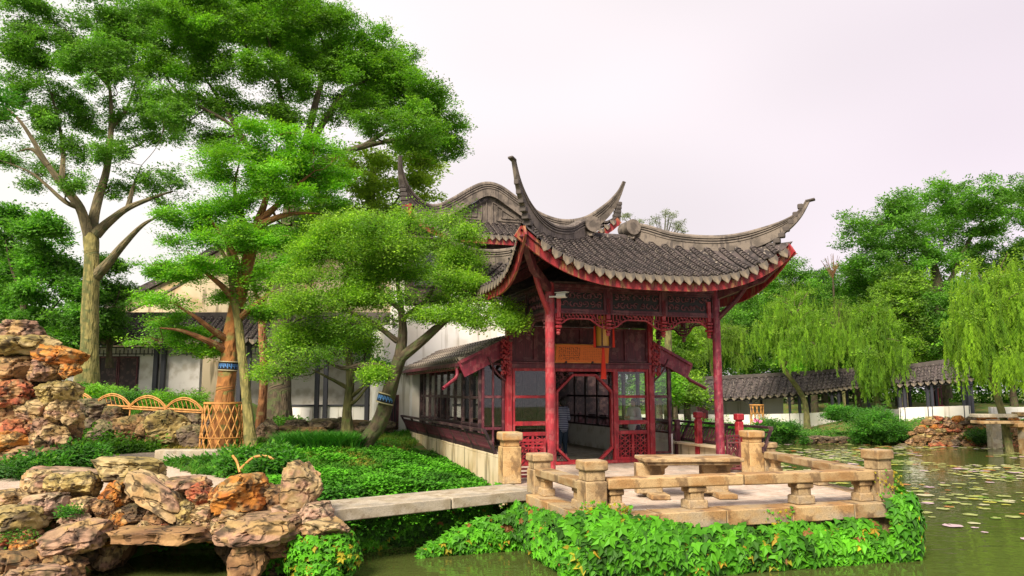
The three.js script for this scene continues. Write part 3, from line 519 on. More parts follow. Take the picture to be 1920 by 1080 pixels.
{
  const pv = boat('boat_pavilion', 'red timber pavilion with sweeping dark tiled roof and upturned corners behind the stone terrace', 'pavilion'), R = PV;
  // roof
  const roof = part('roof', roofSheet(R, 0), M.tile, pv), drip = dripGeo(0.225, 0.19);
  tiledFace(roof, R, 0, 0.235, 0.075, 0.985, drip, R.ax); tiledFace(roof, R, 3, 0.235, 0.075, 0.97, drip, R.az); tiledFace(roof, R, 1, 0.235, 0.075, 0.97, drip, R.az);
  part('soffit', roofSheet(R, -0.13, 0.9, [0, 1, 2, 3]), M.darkWood, roof);
  part('roll_ridge', sweep([V(R.xc - 0.75, 5.72, R.zc), V(R.xc + 0.75, 5.72, R.zc)], roundP(0.12, 10), { side: V(0, 0, 1) }), M.tile, roof);
  for (const f of [0, 1, 3]) { const half = f % 2 ? R.az : R.ax, path = Array.from({ length: 33 }, (_, i) => roofPt(f, (i / 16 - 1) * half, 0.01, R, -0.09).add(f === 0 ? V(0, 0, -0.05) : V(f === 1 ? -0.05 : 0.05, 0, 0))); part('eave_board', sweep(path, [[-0.025, -0.23], [0.025, -0.23], [0.025, 0.05], [-0.025, 0.05]], { crease: 0.4 }), M.fascia, pv); }
  for (let k = -11; k <= 11; k++) { const s = k * 0.26, m = Math.min(0.6, (R.ax - Math.abs(s)) / (R.ax - R.rx) - 0.02), P = [0.03, m * 0.5, m].map((v) => roofPt(0, s, v, R, -0.22)); if (m < 0.1) continue; part('rafter', sweep(P, rectP(0.07, 0.07), { side: V(1, 0, 0) }), M.maroon, pv); }
  for (let k = -8; k <= 8; k++) { const s = k * 0.28, m = Math.min(0.6, 1 - Math.abs(s) / R.az - 0.02), P = [0.03, m * 0.5, m].map((v) => roofPt(3, s, v, R, -0.22)); if (m < 0.1) continue; part('rafter', sweep(P, rectP(0.07, 0.07), { side: V(0, 0, 1) }), M.maroon, pv); }
  // hip ridges that sweep up into horns
  for (const [sx, sz] of [[-1, 1], [1, 1], [-1, -1], [1, -1]]) {
    const dir = V(sx * (R.ax - R.rx), 0, sz * R.az), at = (f, y) => V(R.xc + sx * R.rx, y, R.zc).addScaledVector(dir, f);
    const path = [at(-0.06, 5.86), at(0.05, 5.8), at(0.25, 5.52), at(0.45, 5.36), at(0.62, 5.3), at(0.76, 5.33), at(0.88, 5.44), at(0.97, 5.61), at(1.04, 5.84), at(1.095, 6.11), at(1.135, 6.4), at(1.15, 6.53)];
    if (sx > 0 && sz > 0) path.forEach((p, i) => { p.y -= 0.3 * smooth(i, 6, 11); });
    const side = dir.clone().normalize().cross(V(0, 1, 0)).multiplyScalar(1), pts = new THREE.CatmullRomCurve3(path).getPoints(44);
    const h = ridge(pv, pts, side, { taper: (t) => [lerp(1, 0.42, smooth(t, 0.5, 0.95)), lerp(0.92, 0.2, smooth(t, 0.42, 0.95))], base: -0.16 });
    part('scroll', put(prep(new THREE.CylinderGeometry(0.2, 0.2, 0.25, 18)), at(-0.05, 0).x, 6.0, at(-0.05, 0).z, Math.PI / 2, -Math.atan2(side.z, side.x) + Math.PI / 2, 0), M.ridge, h);
    // stepped dark tiles carrying the horn
    const l = []; for (let i = 0; i < 9; i++) { const f = 0.86 + i * 0.03, y = lerp(5.12, 6.1, (i / 8) ** 1.5); l.push(put(B(0.2 - i * 0.011, 0.13, 0.19 - i * 0.008, 0, 0, 0, { r: 0.03 }), at(f, 0).x, y - 0.05, at(f, 0).z, 0, Math.atan2(dir.x, dir.z), 0)); }
    part('horn_tiles', join(l), M.ridgeDark, h); part('horn_tip', put(B(0.12, 0.05, 0.2, 0, 0, 0.03, { r: 0.02 }), at(1.155, 0).x, sx > 0 && sz > 0 ? 6.21 : 6.51, at(1.155, 0).z, -0.2, Math.atan2(dir.x, dir.z)), M.ridgeDark, h);
    const c = roofPt(0, sx * R.ax, 0, R, 0); if (sz > 0) part('corner_rafter', sweep([V(sx > 0 ? 4.25 : 0, 4.15, 0), V(lerp(sx > 0 ? 4.25 : 0, c.x, 0.6), 4.5, c.z * 0.6), V(c.x, 5.1, c.z).lerp(V(R.xc, 5.0, R.zc), 0.02)], rectP(0.14, 0.16, -0.1), { side }), M.maroon, pv);
  }
  // columns and pillars
  const col = (x, z, r, h, m) => part('column', join([prep(put(new THREE.CylinderGeometry(r * 0.94, r, h, 18), x, h / 2, z))]), m, pv);
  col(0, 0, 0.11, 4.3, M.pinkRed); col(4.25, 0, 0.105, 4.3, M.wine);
  for (const x of [0, 4.25]) { part('column_base', prep(put(new THREE.CylinderGeometry(0.14, 0.18, 0.14, 16), x, 0.08, 0)), M.granite, pv); part('pillar', B(0.15, 4.3, 0.17, x * 0.955, 0, -3), M.red, pv); }
  // frieze: three carved panels over fretwork arches, and two more on each side
  const bay = (len, n, ox, oz, turn, m1, m2, tag0) => {
    const w = len / n;
    for (let i = 0; i < n; i++) {
      const x = -len / 2 + (i + 0.5) * w, T = (g) => turned(g, ox, oz, turn);
      const p = part('frieze_panel', T(join([frameRect(x - w / 2 + 0.05, x + w / 2 - 0.05, 3.66, 4.2, 0, 0.06, 0.07), B(w - 0.22, 0.03, 0.03, x, 4.1, 0.0, { r: 0 })])), m1, pv);
      part('carving', T(carving(w - 0.26, 0.38, tag0 + i, 0.026, 0.17).translate(x, 3.93, 0.012)), M.carve, p); part('panel_back', T(B(w - 0.22, 0.42, 0.01, x, 3.72, -0.005, { r: 0 })), M.black, p);
      part('fretwork', T(fret(w - 0.14, 0.34, tag0 + 30 + i).translate(x, 3.65, 0)), m2, pv);
    }
    part('frieze_beam', turned(join([B(len, 0.08, 0.12, 0, 4.2, 0), B(len, 0.05, 0.09, 0, 3.61, 0)]), ox, oz, turn), M.maroon, pv);
    for (let i = 0; i <= n; i++) { const x = -len / 2 + i * w, q = V(x, 0, 0).applyAxisAngle(V(0, 1, 0), turn); if (i > 0 && i < n) { part('frieze_post', turned(B(0.1, 0.62, 0.1, x, 3.6, 0), ox, oz, turn), M.maroon, pv); pendant(pv, q.x + ox, 3.6, q.z + oz, m2); } else { const e = V(x + (i ? -0.2 : 0.2), 0, 0).applyAxisAngle(V(0, 1, 0), turn); pendant(pv, e.x + ox, 3.6, e.z + oz, m2); } }
  };
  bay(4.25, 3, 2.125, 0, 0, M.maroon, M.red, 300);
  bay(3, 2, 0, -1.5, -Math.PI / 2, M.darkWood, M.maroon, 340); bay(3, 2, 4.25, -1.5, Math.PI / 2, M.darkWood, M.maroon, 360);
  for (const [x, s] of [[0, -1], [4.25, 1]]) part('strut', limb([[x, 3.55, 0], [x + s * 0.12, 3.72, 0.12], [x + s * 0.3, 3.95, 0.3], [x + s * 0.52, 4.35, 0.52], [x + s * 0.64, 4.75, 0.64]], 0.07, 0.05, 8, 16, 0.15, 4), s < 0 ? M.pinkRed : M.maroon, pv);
  part('ceiling', B(4.4, 0.04, 3.2, 2.1, 4.28, -1.5, { r: 0 }), M.darkWood, pv);
  // wall behind the porch
  const z = -3;
  part('beam', join([B(4.05, 0.12, 0.16, 2.03, 2.47, z), B(4.05, 0.05, 0.2, 2.03, 2.59, z + 0.01)]), M.maroon, pv);
  part('beam', B(4.05, 0.14, 0.16, 2.03, 4.1, z), M.darkWood, pv);
  for (let i = 0; i < 6; i++) for (const [y0, y1, m] of [[2.65, 3.56, M.maroon], [3.57, 4.1, M.darkWood]]) { const x0 = 0.08 + i * 0.652, p = part('wall_panel', B(0.56, y1 - y0 - 0.1, 0.03, x0 + 0.325, y0 + 0.05, z - 0.03, { r: 0 }), m, pv); part('panel_frame', frameRect(x0, x0 + 0.65, y0, y1, z, 0.05, 0.07), m, p); }
  const bayWin = (x0, x1) => {
    const w = part('window_frame', join([frameRect(x0, x1, 0.08, 2.47, z, 0.07, 0.1), B(x1 - x0 - 0.14, 0.07, 0.09, (x0 + x1) / 2, 1.7, z), B(x1 - x0 - 0.14, 0.11, 0.09, (x0 + x1) / 2, 1.0, z), B(x1 - x0 - 0.14, 0.1, 0.09, (x0 + x1) / 2, 0.74, z), B(0.07, 0.62, 0.08, (x0 + x1) / 2, 0.12, z)]), M.red, pv);
    for (const [a, b] of [[1.77, 2.4], [1.11, 1.7], [0.84, 1.0]]) part('pane', B(x1 - x0 - 0.14, b - a, 0.008, (x0 + x1) / 2, a, z - 0.01, { r: 0 }), M.glass, w);
    part('lattice_back', B(x1 - x0 - 0.14, 0.6, 0.01, (x0 + x1) / 2, 0.13, z - 0.05, { r: 0 }), M.black, w);
    for (const s of [-1, 1]) { const cx = (x0 + x1) / 2 + s * (x1 - x0 - 0.07) / 4, hw = (x1 - x0 - 0.21) / 4, l = [], cy = 0.43, hh = 0.31; for (const t of [-0.66, -0.22, 0.22, 0.66]) l.push(between(V(cx - hw, cy + t * hh - 0.12, z), V(cx + hw, cy + t * hh + 0.12, z), 0.022, 0.03), between(V(cx - hw, cy + t * hh + 0.12, z), V(cx + hw, cy + t * hh - 0.12, z), 0.022, 0.032)); for (const t of [-0.5, 0, 0.5]) l.push(between(V(cx + t * hw * 1.3, cy - hh, z), V(cx + t * hw * 1.3, cy + hh, z), 0.02, 0.028)); part('lattice', join(l), M.red, w); }
  };
  bayWin(0.09, 1.2); bayWin(3.0, 3.98);
  { // octagonal doorway
    const x0 = 1.2, x1 = 3.0, oct = [[1.68, 0.1], [2.5, 0.1], [2.86, 0.42], [2.86, 1.86], [2.42, 2.28], [1.78, 2.28], [1.34, 1.86], [1.34, 0.42]], off = (k) => { const c = [2.1, 1.19]; return oct.map(([x, y]) => [c[0] + (x - c[0]) * (1 + k), c[1] + (y - c[1]) * (1 + k * 0.75)]); };
    const d = part('door_frame', join([frameRect(x0, x1, 0, 2.47, z, 0.075, 0.12), put(shapeGeo(poly(off(0.055), [oct]), 0.1, 0.008), 0, 0, z - 0.05), B(x1 - x0, 0.08, 0.2, (x0 + x1) / 2, 0, z + 0.02)]), M.red, pv);
    const r = rnd(77), corner = (cx, cy, sx, sy) => { const l = []; for (let i = 0; i < 26; i++) { const a = r(), b = r(); if (a * 0.9 + b * 0.9 > 0.92) continue; l.push(prep(put(new THREE.TorusGeometry(r.r(0.03, 0.05), 0.011, 4, 7, r.r(3, 5)), cx + sx * a * 0.42, cy + sy * b * 0.44, z, 0, 0, r() * 6))); } return join(l); };
    for (const [cx, cy, sx, sy] of [[1.3, 2.36, 1, -1], [2.9, 2.36, -1, -1], [1.3, 0.1, 1, 1], [2.9, 0.1, -1, 1]]) part('corner_carving', corner(cx, cy, sx, sy), M.maroon, d);
    for (const x of [1.3, 2.9]) part('side_carving', carving(0.06, 1.5, x * 100, 0.016, 0.09).translate(x, 1.15, z), M.maroon, d);
  }
  part('sill', B(4.05, 0.08, 0.16, 2.03, 0, z, { r: 0.01 }), M.red, pv);
  // low lattice balustrades between columns and gate pillars
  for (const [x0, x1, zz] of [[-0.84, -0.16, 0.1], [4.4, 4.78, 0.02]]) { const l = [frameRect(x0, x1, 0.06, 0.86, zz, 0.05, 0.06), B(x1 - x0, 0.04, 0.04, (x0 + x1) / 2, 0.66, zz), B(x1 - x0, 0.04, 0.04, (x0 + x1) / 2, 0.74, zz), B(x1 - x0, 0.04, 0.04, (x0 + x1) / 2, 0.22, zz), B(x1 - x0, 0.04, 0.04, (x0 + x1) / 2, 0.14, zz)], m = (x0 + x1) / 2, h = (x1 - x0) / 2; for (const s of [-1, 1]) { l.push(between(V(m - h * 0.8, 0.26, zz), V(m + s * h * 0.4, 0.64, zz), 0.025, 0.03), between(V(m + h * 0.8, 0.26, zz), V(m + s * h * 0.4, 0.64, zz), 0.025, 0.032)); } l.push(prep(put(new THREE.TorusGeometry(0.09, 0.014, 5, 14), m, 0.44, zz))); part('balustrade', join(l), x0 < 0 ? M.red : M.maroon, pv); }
}
{ // things that hang in the porch
  const s = thing('inscribed_board', 'curved orange board with rows of small characters hanging over the octagonal doorway', 'sign', bw(1.95, 2.62, -2.86).toArray(), A);
  const w = 1.5, h = 0.46, cv = document.createElement('canvas'); cv.width = 768; cv.height = 236; const c = cv.getContext('2d'), r = rnd(9);
  c.fillStyle = '#c8641a'; c.fillRect(0, 0, 768, 236); for (let i = 0; i < 260; i++) { c.fillStyle = `rgba(${r() < 0.5 ? '90,40,5' : '240,150,50'},0.05)`; c.fillRect(r() * 768, r() * 236, 60 + r() * 200, 2 + r() * 3); }
  c.strokeStyle = 'rgba(40,14,4,0.95)'; c.lineWidth = 7; for (let i = 0; i < 11; i++) for (let j = 0; j < 7; j++) { const x = 40 + i * 29, y = 34 + j * 25; for (let k = 0; k < 5; k++) { c.beginPath(); const a = x + r() * 15, b = y + r() * 15; c.moveTo(a, b); r() < 0.5 ? c.lineTo(a + r() * 12, b + r.s(2)) : c.lineTo(a + r.s(3), b + r() * 12); c.stroke(); } }
  c.strokeStyle = 'rgba(110,45,10,0.45)'; for (let i = 0; i < 12; i++) for (let j = 0; j < 8; j++) { const x = 400 + i * 26, y = 30 + j * 23; for (let k = 0; k < 3; k++) { c.beginPath(); c.moveTo(x + r() * 12, y + r() * 12); c.lineTo(x + r() * 14, y + r() * 14); c.stroke(); } }
  const t = new THREE.CanvasTexture(cv); t.colorSpace = THREE.SRGBColorSpace;
  const g = new THREE.PlaneGeometry(w, h, 12, 6), p = g.attributes.position; for (let i = 0; i < p.count; i++) p.setZ(i, 0.06 + 0.03 * (p.getX(i) / w) ** 2 * 4); g.computeVertexNormals(); g.translate(0, h / 2 + 0.02, 0.012); g.rotateX(0.16);
  part('face', g, mat({ map: t, roughness: 0.5 }), s); part('board', put(B(w + 0.04, h + 0.04, 0.03, 0, 0, 0.045, { r: 0.01 }), 0, 0, 0, 0.16), M.bamboo, s);
  for (const x of [-0.45, 0.3]) part('hook', B(0.05, 0.06, 0.1, x, -0.02, 0.06), M.black, s);
  const L = thing('hanging_lantern', 'yellow glass palace lantern with red tassels hanging under the carved frieze', 'lantern', bw(1.84, 2.93, -1.2).toArray(), A + 0.5); L.scale.setScalar(1.22);
  const lam = mat({ color: rgb(0.55, 0.3, 0.04), roughness: 0.35 });
  part('lantern_body', prep(put(new THREE.CylinderGeometry(0.15, 0.15, 0.4, 6), 0, 0.22, 0)), lam, L);
  const fr = []; for (let i = 0; i < 6; i++) { const a = (i / 6) * 6.2832 + Math.PI / 6 * 0; fr.push(between(V(Math.sin(a) * 0.155, 0, Math.cos(a) * 0.155), V(Math.sin(a) * 0.155, 0.46, Math.cos(a) * 0.155), 0.018, 0.018)); } for (const y of [0, 0.42]) fr.push(prep(put(new THREE.CylinderGeometry(0.175, 0.175, 0.03, 6), 0, y + 0.015, 0)));
  part('lantern_frame', join(fr), M.maroon, L);
  part('lantern_crown', prep(put(new THREE.CylinderGeometry(0.1, 0.12, 0.16, 6), 0, 0.55, 0)), lam, L); part('cord', between(V(0, 0.6, 0), V(0, 1.34, 0), 0.012, 0.012), M.black, L);
  const tas = mat({ color: rgb(0.6, 0.03, 0.01), roughness: 0.8 }); const tz = (x, zz, y, l, k) => { const q = []; for (let i = 0; i < 9; i++) { const a = i * 0.7; q.push(between(V(x + Math.cos(a) * 0.01, y, zz + Math.sin(a) * 0.01), V(x + Math.cos(a) * 0.03 * k, y - l, zz + Math.sin(a) * 0.03 * k), 0.014 * k, 0.014 * k)); } part('tassel', join(q), tas, L); };
  tz(0, 0, 0, 0.62, 1.5); for (const a of [0.3, 2.4, 4.5]) tz(Math.sin(a) * 0.22, Math.cos(a) * 0.22, 0.42, 0.42, 0.7);
  const cam = thing('security_camera', 'white bullet security camera fixed beside the top of the left porch column', 'camera', bw(0.16, 3.98, 0.2).toArray(), A + 0.6);
  part('housing', prep(put(new THREE.CylinderGeometry(0.06, 0.06, 0.24, 14), 0, 0, 0.06, Math.PI / 2)), M.white, cam); part('sunshield', B(0.14, 0.015, 0.3, 0, 0.06, 0.06), M.white, cam); part('lens', prep(put(new THREE.CylinderGeometry(0.042, 0.042, 0.02, 14), 0, 0, 0.19, Math.PI / 2)), M.black, cam); part('bracket', between(V(-0.03, -0.02, -0.02), V(-0.12, -0.02, -0.2), 0.03, 0.03), M.white, cam);
}
// ---------------------------------------------------------------- cabin behind the pavilion, with low walls and leaning bench rails
{
  const c = boat('boat_cabin', 'long glazed red cabin behind the pavilion with lean-to tiled roof and bench rails', 'building');
  part('left_wall', join([B(0.16, 1.5, 11.1, -1.05, -1.05, -5.7, { r: 0.01 }), B(0.3, 0.06, 11, -0.98, 0.45, -5.7)]), M.oldPlaster, c);
  part('right_wall', join([B(0.16, 1.4, 10.4, 5.08, -0.95, -5.6, { r: 0.01 }), B(0.3, 0.06, 10.4, 5.0, 0.45, -5.6)]), M.oldPlaster, c);
  part('floor', B(5.9, 0.06, 8.2, 2.0, -0.062, -7.3, { r: 0 }), M.slab, c);
  const bench = (x, s, z0, z1, n, m1, m2) => {
    const at = (h) => x + s * (h < 0.5 ? 0 : 0.02 + 0.26 * ((h - 0.5) / 0.52) ** 1.2);
    const b = part('bench_rail', join([sweep([V(at(1.02), 1.0, z0), V(at(1.02), 1.0, z1)], rectP(0.08, 0.06), { side: V(1, 0, 0) }), sweep([V(at(0.9), 0.9, z0), V(at(0.9), 0.9, z1)], rectP(0.035, 0.035), { side: V(1, 0, 0) }), sweep([V(at(0.52), 0.52, z0), V(at(0.52), 0.52, z1)], rectP(0.07, 0.08), { side: V(1, 0, 0) })]), m1, c);
    const sl = sweep([V(0, 0.56, 0), V(at(0.7) - x, 0.7, 0), V(at(0.82) - x, 0.82, 0), V(at(0.9) - x, 0.9, 0)], rectP(0.03, 0.045, -0.02), { side: V(0, 0, 1) });
    for (let i = 0; i < n; i++) { const q = part('slat', sl, i % 9 === 0 ? M.darkWood : m2, b); q.position.set(x, 0, lerp(z0, z1, (i + 0.5) / n)); q.rotation.x = -0.12; }
    for (let i = 0; i <= 6; i++) { const zz = lerp(z0, z1, i / 6); part('bench_post', sweep([V(at(0.5), 0.46, zz), V(at(0.75), 0.75, zz), V(at(1.02), 1.02, zz)], rectP(0.06, 0.06, -0.03), { side: V(0, 0, 1) }), m1, b); }
  };
  bench(-1.06, -1, -0.55, -11.0, 84, M.darkWood, M.maroon); bench(5.12, 1, 0.4, -10.6, 80, M.darkWood, M.maroon);
  for (const [x, z, h] of [[5.02, -2.2, 1.15], [5.02, -0.35, 1.15]]) part('newel', join([B(0.16, h, 0.16, x, 0, z, { r: 0.02 }), B(0.2, 0.16, 0.2, x, h + 0.03, z, { r: 0.03 }), B(0.12, 0.04, 0.12, x, h, z)]), M.red, c);
  for (const z of [-2.3, -4.6, -6.9, -9.2]) part('newel', B(0.13, 1.1, 0.13, 5.02, 0, z - 1, { r: 0.02 }), M.maroon, c);
  // glazed side walls: frames with panes
  const side = (x, z0, z1, n, sill, m) => {
    const w = (z1 - z0) / n;
    if (sill) part('dado', B(0.08, sill, Math.abs(z1 - z0), x, 0, (z0 + z1) / 2, { r: 0 }), M.greyPlaster, c);
    for (let i = 0; i < n; i++) {
      const a = z0 + w * i, f = part('window_frame', turned(join([frameRect(-Math.abs(w) / 2, Math.abs(w) / 2, sill, 2.62, 0, 0.06, 0.08), B(Math.abs(w) - 0.12, 0.07, 0.07, 0, 1.68, 0), B(Math.abs(w) - 0.12, 0.07, 0.07, 0, 0.98, 0)]), x, a + w / 2, Math.PI / 2), m, c);
      part('pane', B(0.008, 2.5 - sill, Math.abs(w) - 0.13, x, sill + 0.07, a + w / 2, { r: 0 }), M.glass, f);
    }
  };
  side(-0.72, -3.15, -10.95, 9, 0.2, M.darkWood); side(4.75, -3.15, -10.95, 8, 0.72, M.darkWood);
  { const f = part('window_frame', join([frameRect(-0.68, -0.08, 0.2, 2.6, -3.12, 0.06, 0.08), B(0.48, 0.07, 0.07, -0.38, 1.7, -3.12), B(0.05, 2.3, 0.06, -0.38, 0.25, -3.12), B(0.48, 0.07, 0.07, -0.38, 0.9, -3.12)]), M.maroon, c); part('pane', B(0.48, 2.3, 0.008, -0.38, 0.25, -3.13, { r: 0 }), M.glass, f); }
  { const f = part('window_frame', join([frameRect(4.14, 4.7, 0.2, 2.6, -3.12, 0.06, 0.08), B(0.44, 0.07, 0.07, 4.42, 1.7, -3.12)]), M.maroon, c); part('pane', B(0.44, 2.3, 0.008, 4.42, 0.25, -3.13, { r: 0 }), M.glass, f); }
  for (const x of [1.1, 3.1]) { const f = part('screen_frame', join([frameRect(x - 0.55, x + 0.55, 0.02, 2.6, -9.4, 0.07, 0.08), B(0.96, 0.07, 0.07, x, 1.6, -9.4), B(0.07, 2.5, 0.07, x, 0.05, -9.4), B(0.96, 0.5, 0.05, x, 0.1, -9.4)]), M.black, c); f.userData.label = 'dark inner screen frame'; }
  part('ceiling', B(5.9, 0.05, 8.0, 2.05, 2.68, -7.1, { r: 0 }), M.darkWood, c);
  // lean-to roofs: the left one is seen, with every tile row
  const roof = (sx, x0, x1, rows) => {
    const P = (t) => lerp(x0, x1, t), y = (t) => 2.62 + 0.62 * (0.8 * t + 0.2 * t * t);
    const r = part('roof', sweep([V(P(0), y(0), -7.1), V(P(0.33), y(0.33), -7.1), V(P(0.66), y(0.66), -7.1), V(P(1), y(1), -7.1)], rectP(8.1, 0.05, -0.05), { side: V(0, 0, 1) }), M.tile, c);
    if (rows) { const n = 28, g = tileRow([0, 0.33, 0.66, 1].map((t) => V(P(t) - (t === 0 ? 0.04 * sx : 0), y(t) + 0.02, 0)), 0.105, 0.17, 3), d = dripGeo(0.26, 0.17); for (let i = 0; i < n; i++) { const z = -3.15 - (i + 0.5) * (7.9 / n); part('tile_row', g, M.tileLight, r).position.z = z; const q = part('drip_tile', d, M.drip, r); q.position.set(P(0) - 0.03 * sx, y(0) - 0.01, z + 0.1); q.rotation.y = -sx * Math.PI / 2; } }
    part('eave_board', B(0.04, 0.16, 8.05, P(0) + sx * 0.06, 2.42, -7.1), M.red, c);
    const gut = part('gutter', join([sweep([V(P(0) - sx * 0.06, 2.5, -3.1), V(P(0) - sx * 0.06, 2.5, -11.1)], [[-0.06, 0], [0.06, 0], [0.06, 0.09], [-0.06, 0.09]], { side: V(1, 0, 0) })]), M.maroon, c);
    part('downpipe', limb([[P(0) - sx * 0.06, 2.52, -3.3], [P(0) - sx * 0.06, 2.3, -3.3], [P(0) - sx * 0.12, 2.2, -3.25], [P(0) - sx * 0.5, 1.95, -3.0]], 0.05, 0.045, 8), M.wine, gut);
    // bargeboard over the end, with its carved bracket
    part('bargeboard', join([between(V(P(-0.02), y(0) - 0.2, -3.06), V(P(1.0), y(1) - 0.2, -3.06), 0.42, 0.05), between(V(P(-0.05), y(0) - 0.01, -3.04), V(P(1.0), y(1), -3.04), 0.07, 0.12)]), M.wine, c);
    part('bracket', carving(0.26, 0.95, sx > 0 ? 411 : 412, 0.06, 0.13).translate(P(1) - sx * 0.1, 2.75, -2.9), M.red, c);
    part('brace', limb([[P(1), 2.1, -3.02], [P(0.75), 2.35, -3.02], [P(0.55), 2.75, -3.02]], 0.03, 0.025, 6, 8), M.maroon, c);
  };
  roof(1, -1.22, 0.0, true); roof(-1, 5.3, 4.1, false);
  part('back_partition', join([B(3.3, 2.6, 0.06, 0.88, 0, -10.6, { r: 0 }), B(1.2, 2.6, 0.06, 4.15, 0, -10.6, { r: 0 }), B(5.5, 0.5, 0.06, 2.0, 2.15, -10.57, { r: 0 })]), M.darkWood, c);
  part('flat_roof', B(4.1, 0.06, 8, 2.05, 3.1, -7.1, { r: 0 }), M.tile, c);
}
// ---------------------------------------------------------------- two-storey hall at the stern
{
  const t = boat('stern_hall', 'two-storey hall at the back with white gable wall, wavy ridge and tall upswept horns', 'building');
  part('white_wall', put(shapeGeo(poly([[-1.95, -0.6], [-1.95, 3.9], [-0.6, 4.7], [0.6, 5.45], [1.5, 5.3], [2.5, 5.06], [2.5, -0.6]].map(([x, y]) => [x, y])), 0.3), 0, 0, -11.45), M.plaster, t);
  part('side_wall', B(0.3, 4.8, 3.2, -1.8, -0.6, -13.06, { r: 0 }), M.plaster, t);
  part('return_wall', B(0.26, 3.4, 0.5, -0.92, -0.6, -10.88, { r: 0 }), M.plaster, t);
  { const f = part('lattice_window', join([frameRect(-1.78, -1.42, 0.55, 1.75, -11.13, 0.05, 0.05), ...[0, 1, 2].map((i) => B(0.02, 1.1, 0.03, -1.69 + i * 0.09, 0.6, -11.13, { r: 0 }))]), M.maroon, t); part('window_back', B(0.28, 1.1, 0.01, -1.6, 0.6, -11.145, { r: 0 }), M.black, f); }
  // upper storey under the front eave
  part('upper_wall', B(8.0, 2.6, 0.2, 2.9, 5.0, -12.1, { r: 0 }), M.darkWood, t);
  for (let i = 0; i < 7; i++) { const f = part('upper_window', frameRect(-0.9 + i * 1.1, 0.2 + i * 1.1, 5.7, 7.25, -11.97, 0.07, 0.08), M.darkWood, t); part('pane', B(0.95, 1.4, 0.01, -0.35 + i * 1.1, 5.78, -11.98, { r: 0 }), M.glass, f); }
  const xp = 2.0, xl = -1.35, xr = 6.9, ye = 7.52, zf = -10.6;
  // tiled skirt below the gable
  const sk = (x, v) => { const k = Math.pow(clamp((x < xp ? (xp - x) / (xp - xl) : (x - xp) / (xr - xp))), 4.5) * 1.1 * (1 - 0.6 * v); return V(x, ye + 0.68 * v + k, zf - 1.15 * v); };
  const pos = []; for (let i = 0; i < 30; i++) { const a = lerp(xl, xr, i / 30), b = lerp(xl, xr, (i + 1) / 30), q = [sk(a, 0), sk(b, 0), sk(b, 1), sk(a, 0), sk(b, 1), sk(a, 1)]; for (const p of q) pos.push(p.x, p.y, p.z); }
  const sg = new THREE.BufferGeometry(); sg.setAttribute('position', new THREE.Float32BufferAttribute(pos, 3)); sg.computeVertexNormals();
  const roof = part('skirt_roof', prep(sg), M.tile, t), d = dripGeo(0.24, 0.2);
  for (let i = 0; i < 31; i++) { const x = xl + 0.2 + i * 0.256; part('tile_row', tileRow([0, 0.5, 1].map((v) => sk(x, v).add(V(0, 0.015, 0))), 0.085, 0.12, i), M.tile, roof); const q = part('drip_tile', d, M.drip, roof); q.position.copy(sk(x + 0.128, -0.01)); }
  part('eave_board', sweep(Array.from({ length: 25 }, (_, i) => sk(lerp(xl, xr, i / 24), 0).add(V(0, -0.1, -0.05))), [[-0.025, -0.22], [0.025, -0.22], [0.025, 0.06], [-0.025, 0.06]]), M.fascia, t);
  part('soffit', B(8.2, 0.06, 1.4, 2.8, 7.28, -11.35, { r: 0 }), M.darkWood, t);
  // gable with key-pattern brickwork
  const gable = part('gable_wall', put(shapeGeo(poly([[-0.1, 8.05], [4.4, 8.05], [2.0, 9.35]]), 0.2), 0, 0, -11.9), M.ridge, t), bars = [];
  for (const s of [-1, 1]) for (let k = 0; k < 4; k++) { const a = 0.12 + k * 0.19, b = 1.55 - k * 0.32, y0 = 8.22 + k * 0.11; if (b < a + 0.1) continue; const y1 = 9.22 - a * 0.62 - k * 0.02 - 0.1; bars.push(between(V(xp + s * a, y0, -11.68), V(xp + s * (b + 0.2), y0, -11.68), 0.035, 0.05), between(V(xp + s * a, y0, -11.68), V(xp + s * a, y1, -11.68), 0.035, 0.05), between(V(xp + s * a, y1, -11.68), V(xp + s * (b + 0.2), y0, -11.68), 0.035, 0.05)); }
  part('key_pattern', join(bars), M.ridge, gable);
  // wavy ridge from horn to horn over the gable
  const wave = P3([[-1.72, 10.1, -10.3], [-1.66, 9.55, -10.5], [-1.45, 8.95, -10.8], [-1.05, 8.5, -11.1], [-0.45, 8.3, -11.4], [0.15, 8.4, -11.6], [0.75, 8.72, -11.6], [1.4, 9.15, -11.6], [1.85, 9.36, -11.6], [2.2, 9.33, -11.6], [2.8, 8.98, -11.6], [3.5, 8.55, -11.6], [4.2, 8.25, -11.6], [4.9, 8.1, -11.5], [5.6, 8.15, -11.3], [6.2, 8.4, -11.1], [6.7, 8.9, -10.9], [7.0, 9.45, -10.7], [7.15, 9.95, -10.5]]), wc = new THREE.CatmullRomCurve3(wave).getPoints(110);
  ridge(t, wc, V(0, 0, 1), { name: 'gable_ridge', k: 1.25, base: -0.14, taper: (q) => { const e = Math.min(smooth(q, 0, 0.2), smooth(1 - q, 0, 0.17)); return [lerp(0.45, 1, e), lerp(0.22, 1, e)]; } });
  for (const [x, s, z] of [[-1.35, -1, -10.75], [6.85, 1, -10.8]]) { const l = []; for (let i = 0; i < 6; i++) l.push(B(0.34 - i * 0.03, 0.16, 0.26, x + s * i * 0.035, 8.25 + i * 0.16, z, { r: 0.04 })); part('horn_tiles', join(l), M.ridgeDark, t); if (s < 0) part('corner_board', B(0.1, 0.5, 0.3, x - s * 0.1, 7.95, z + 0.1), M.red, t); }
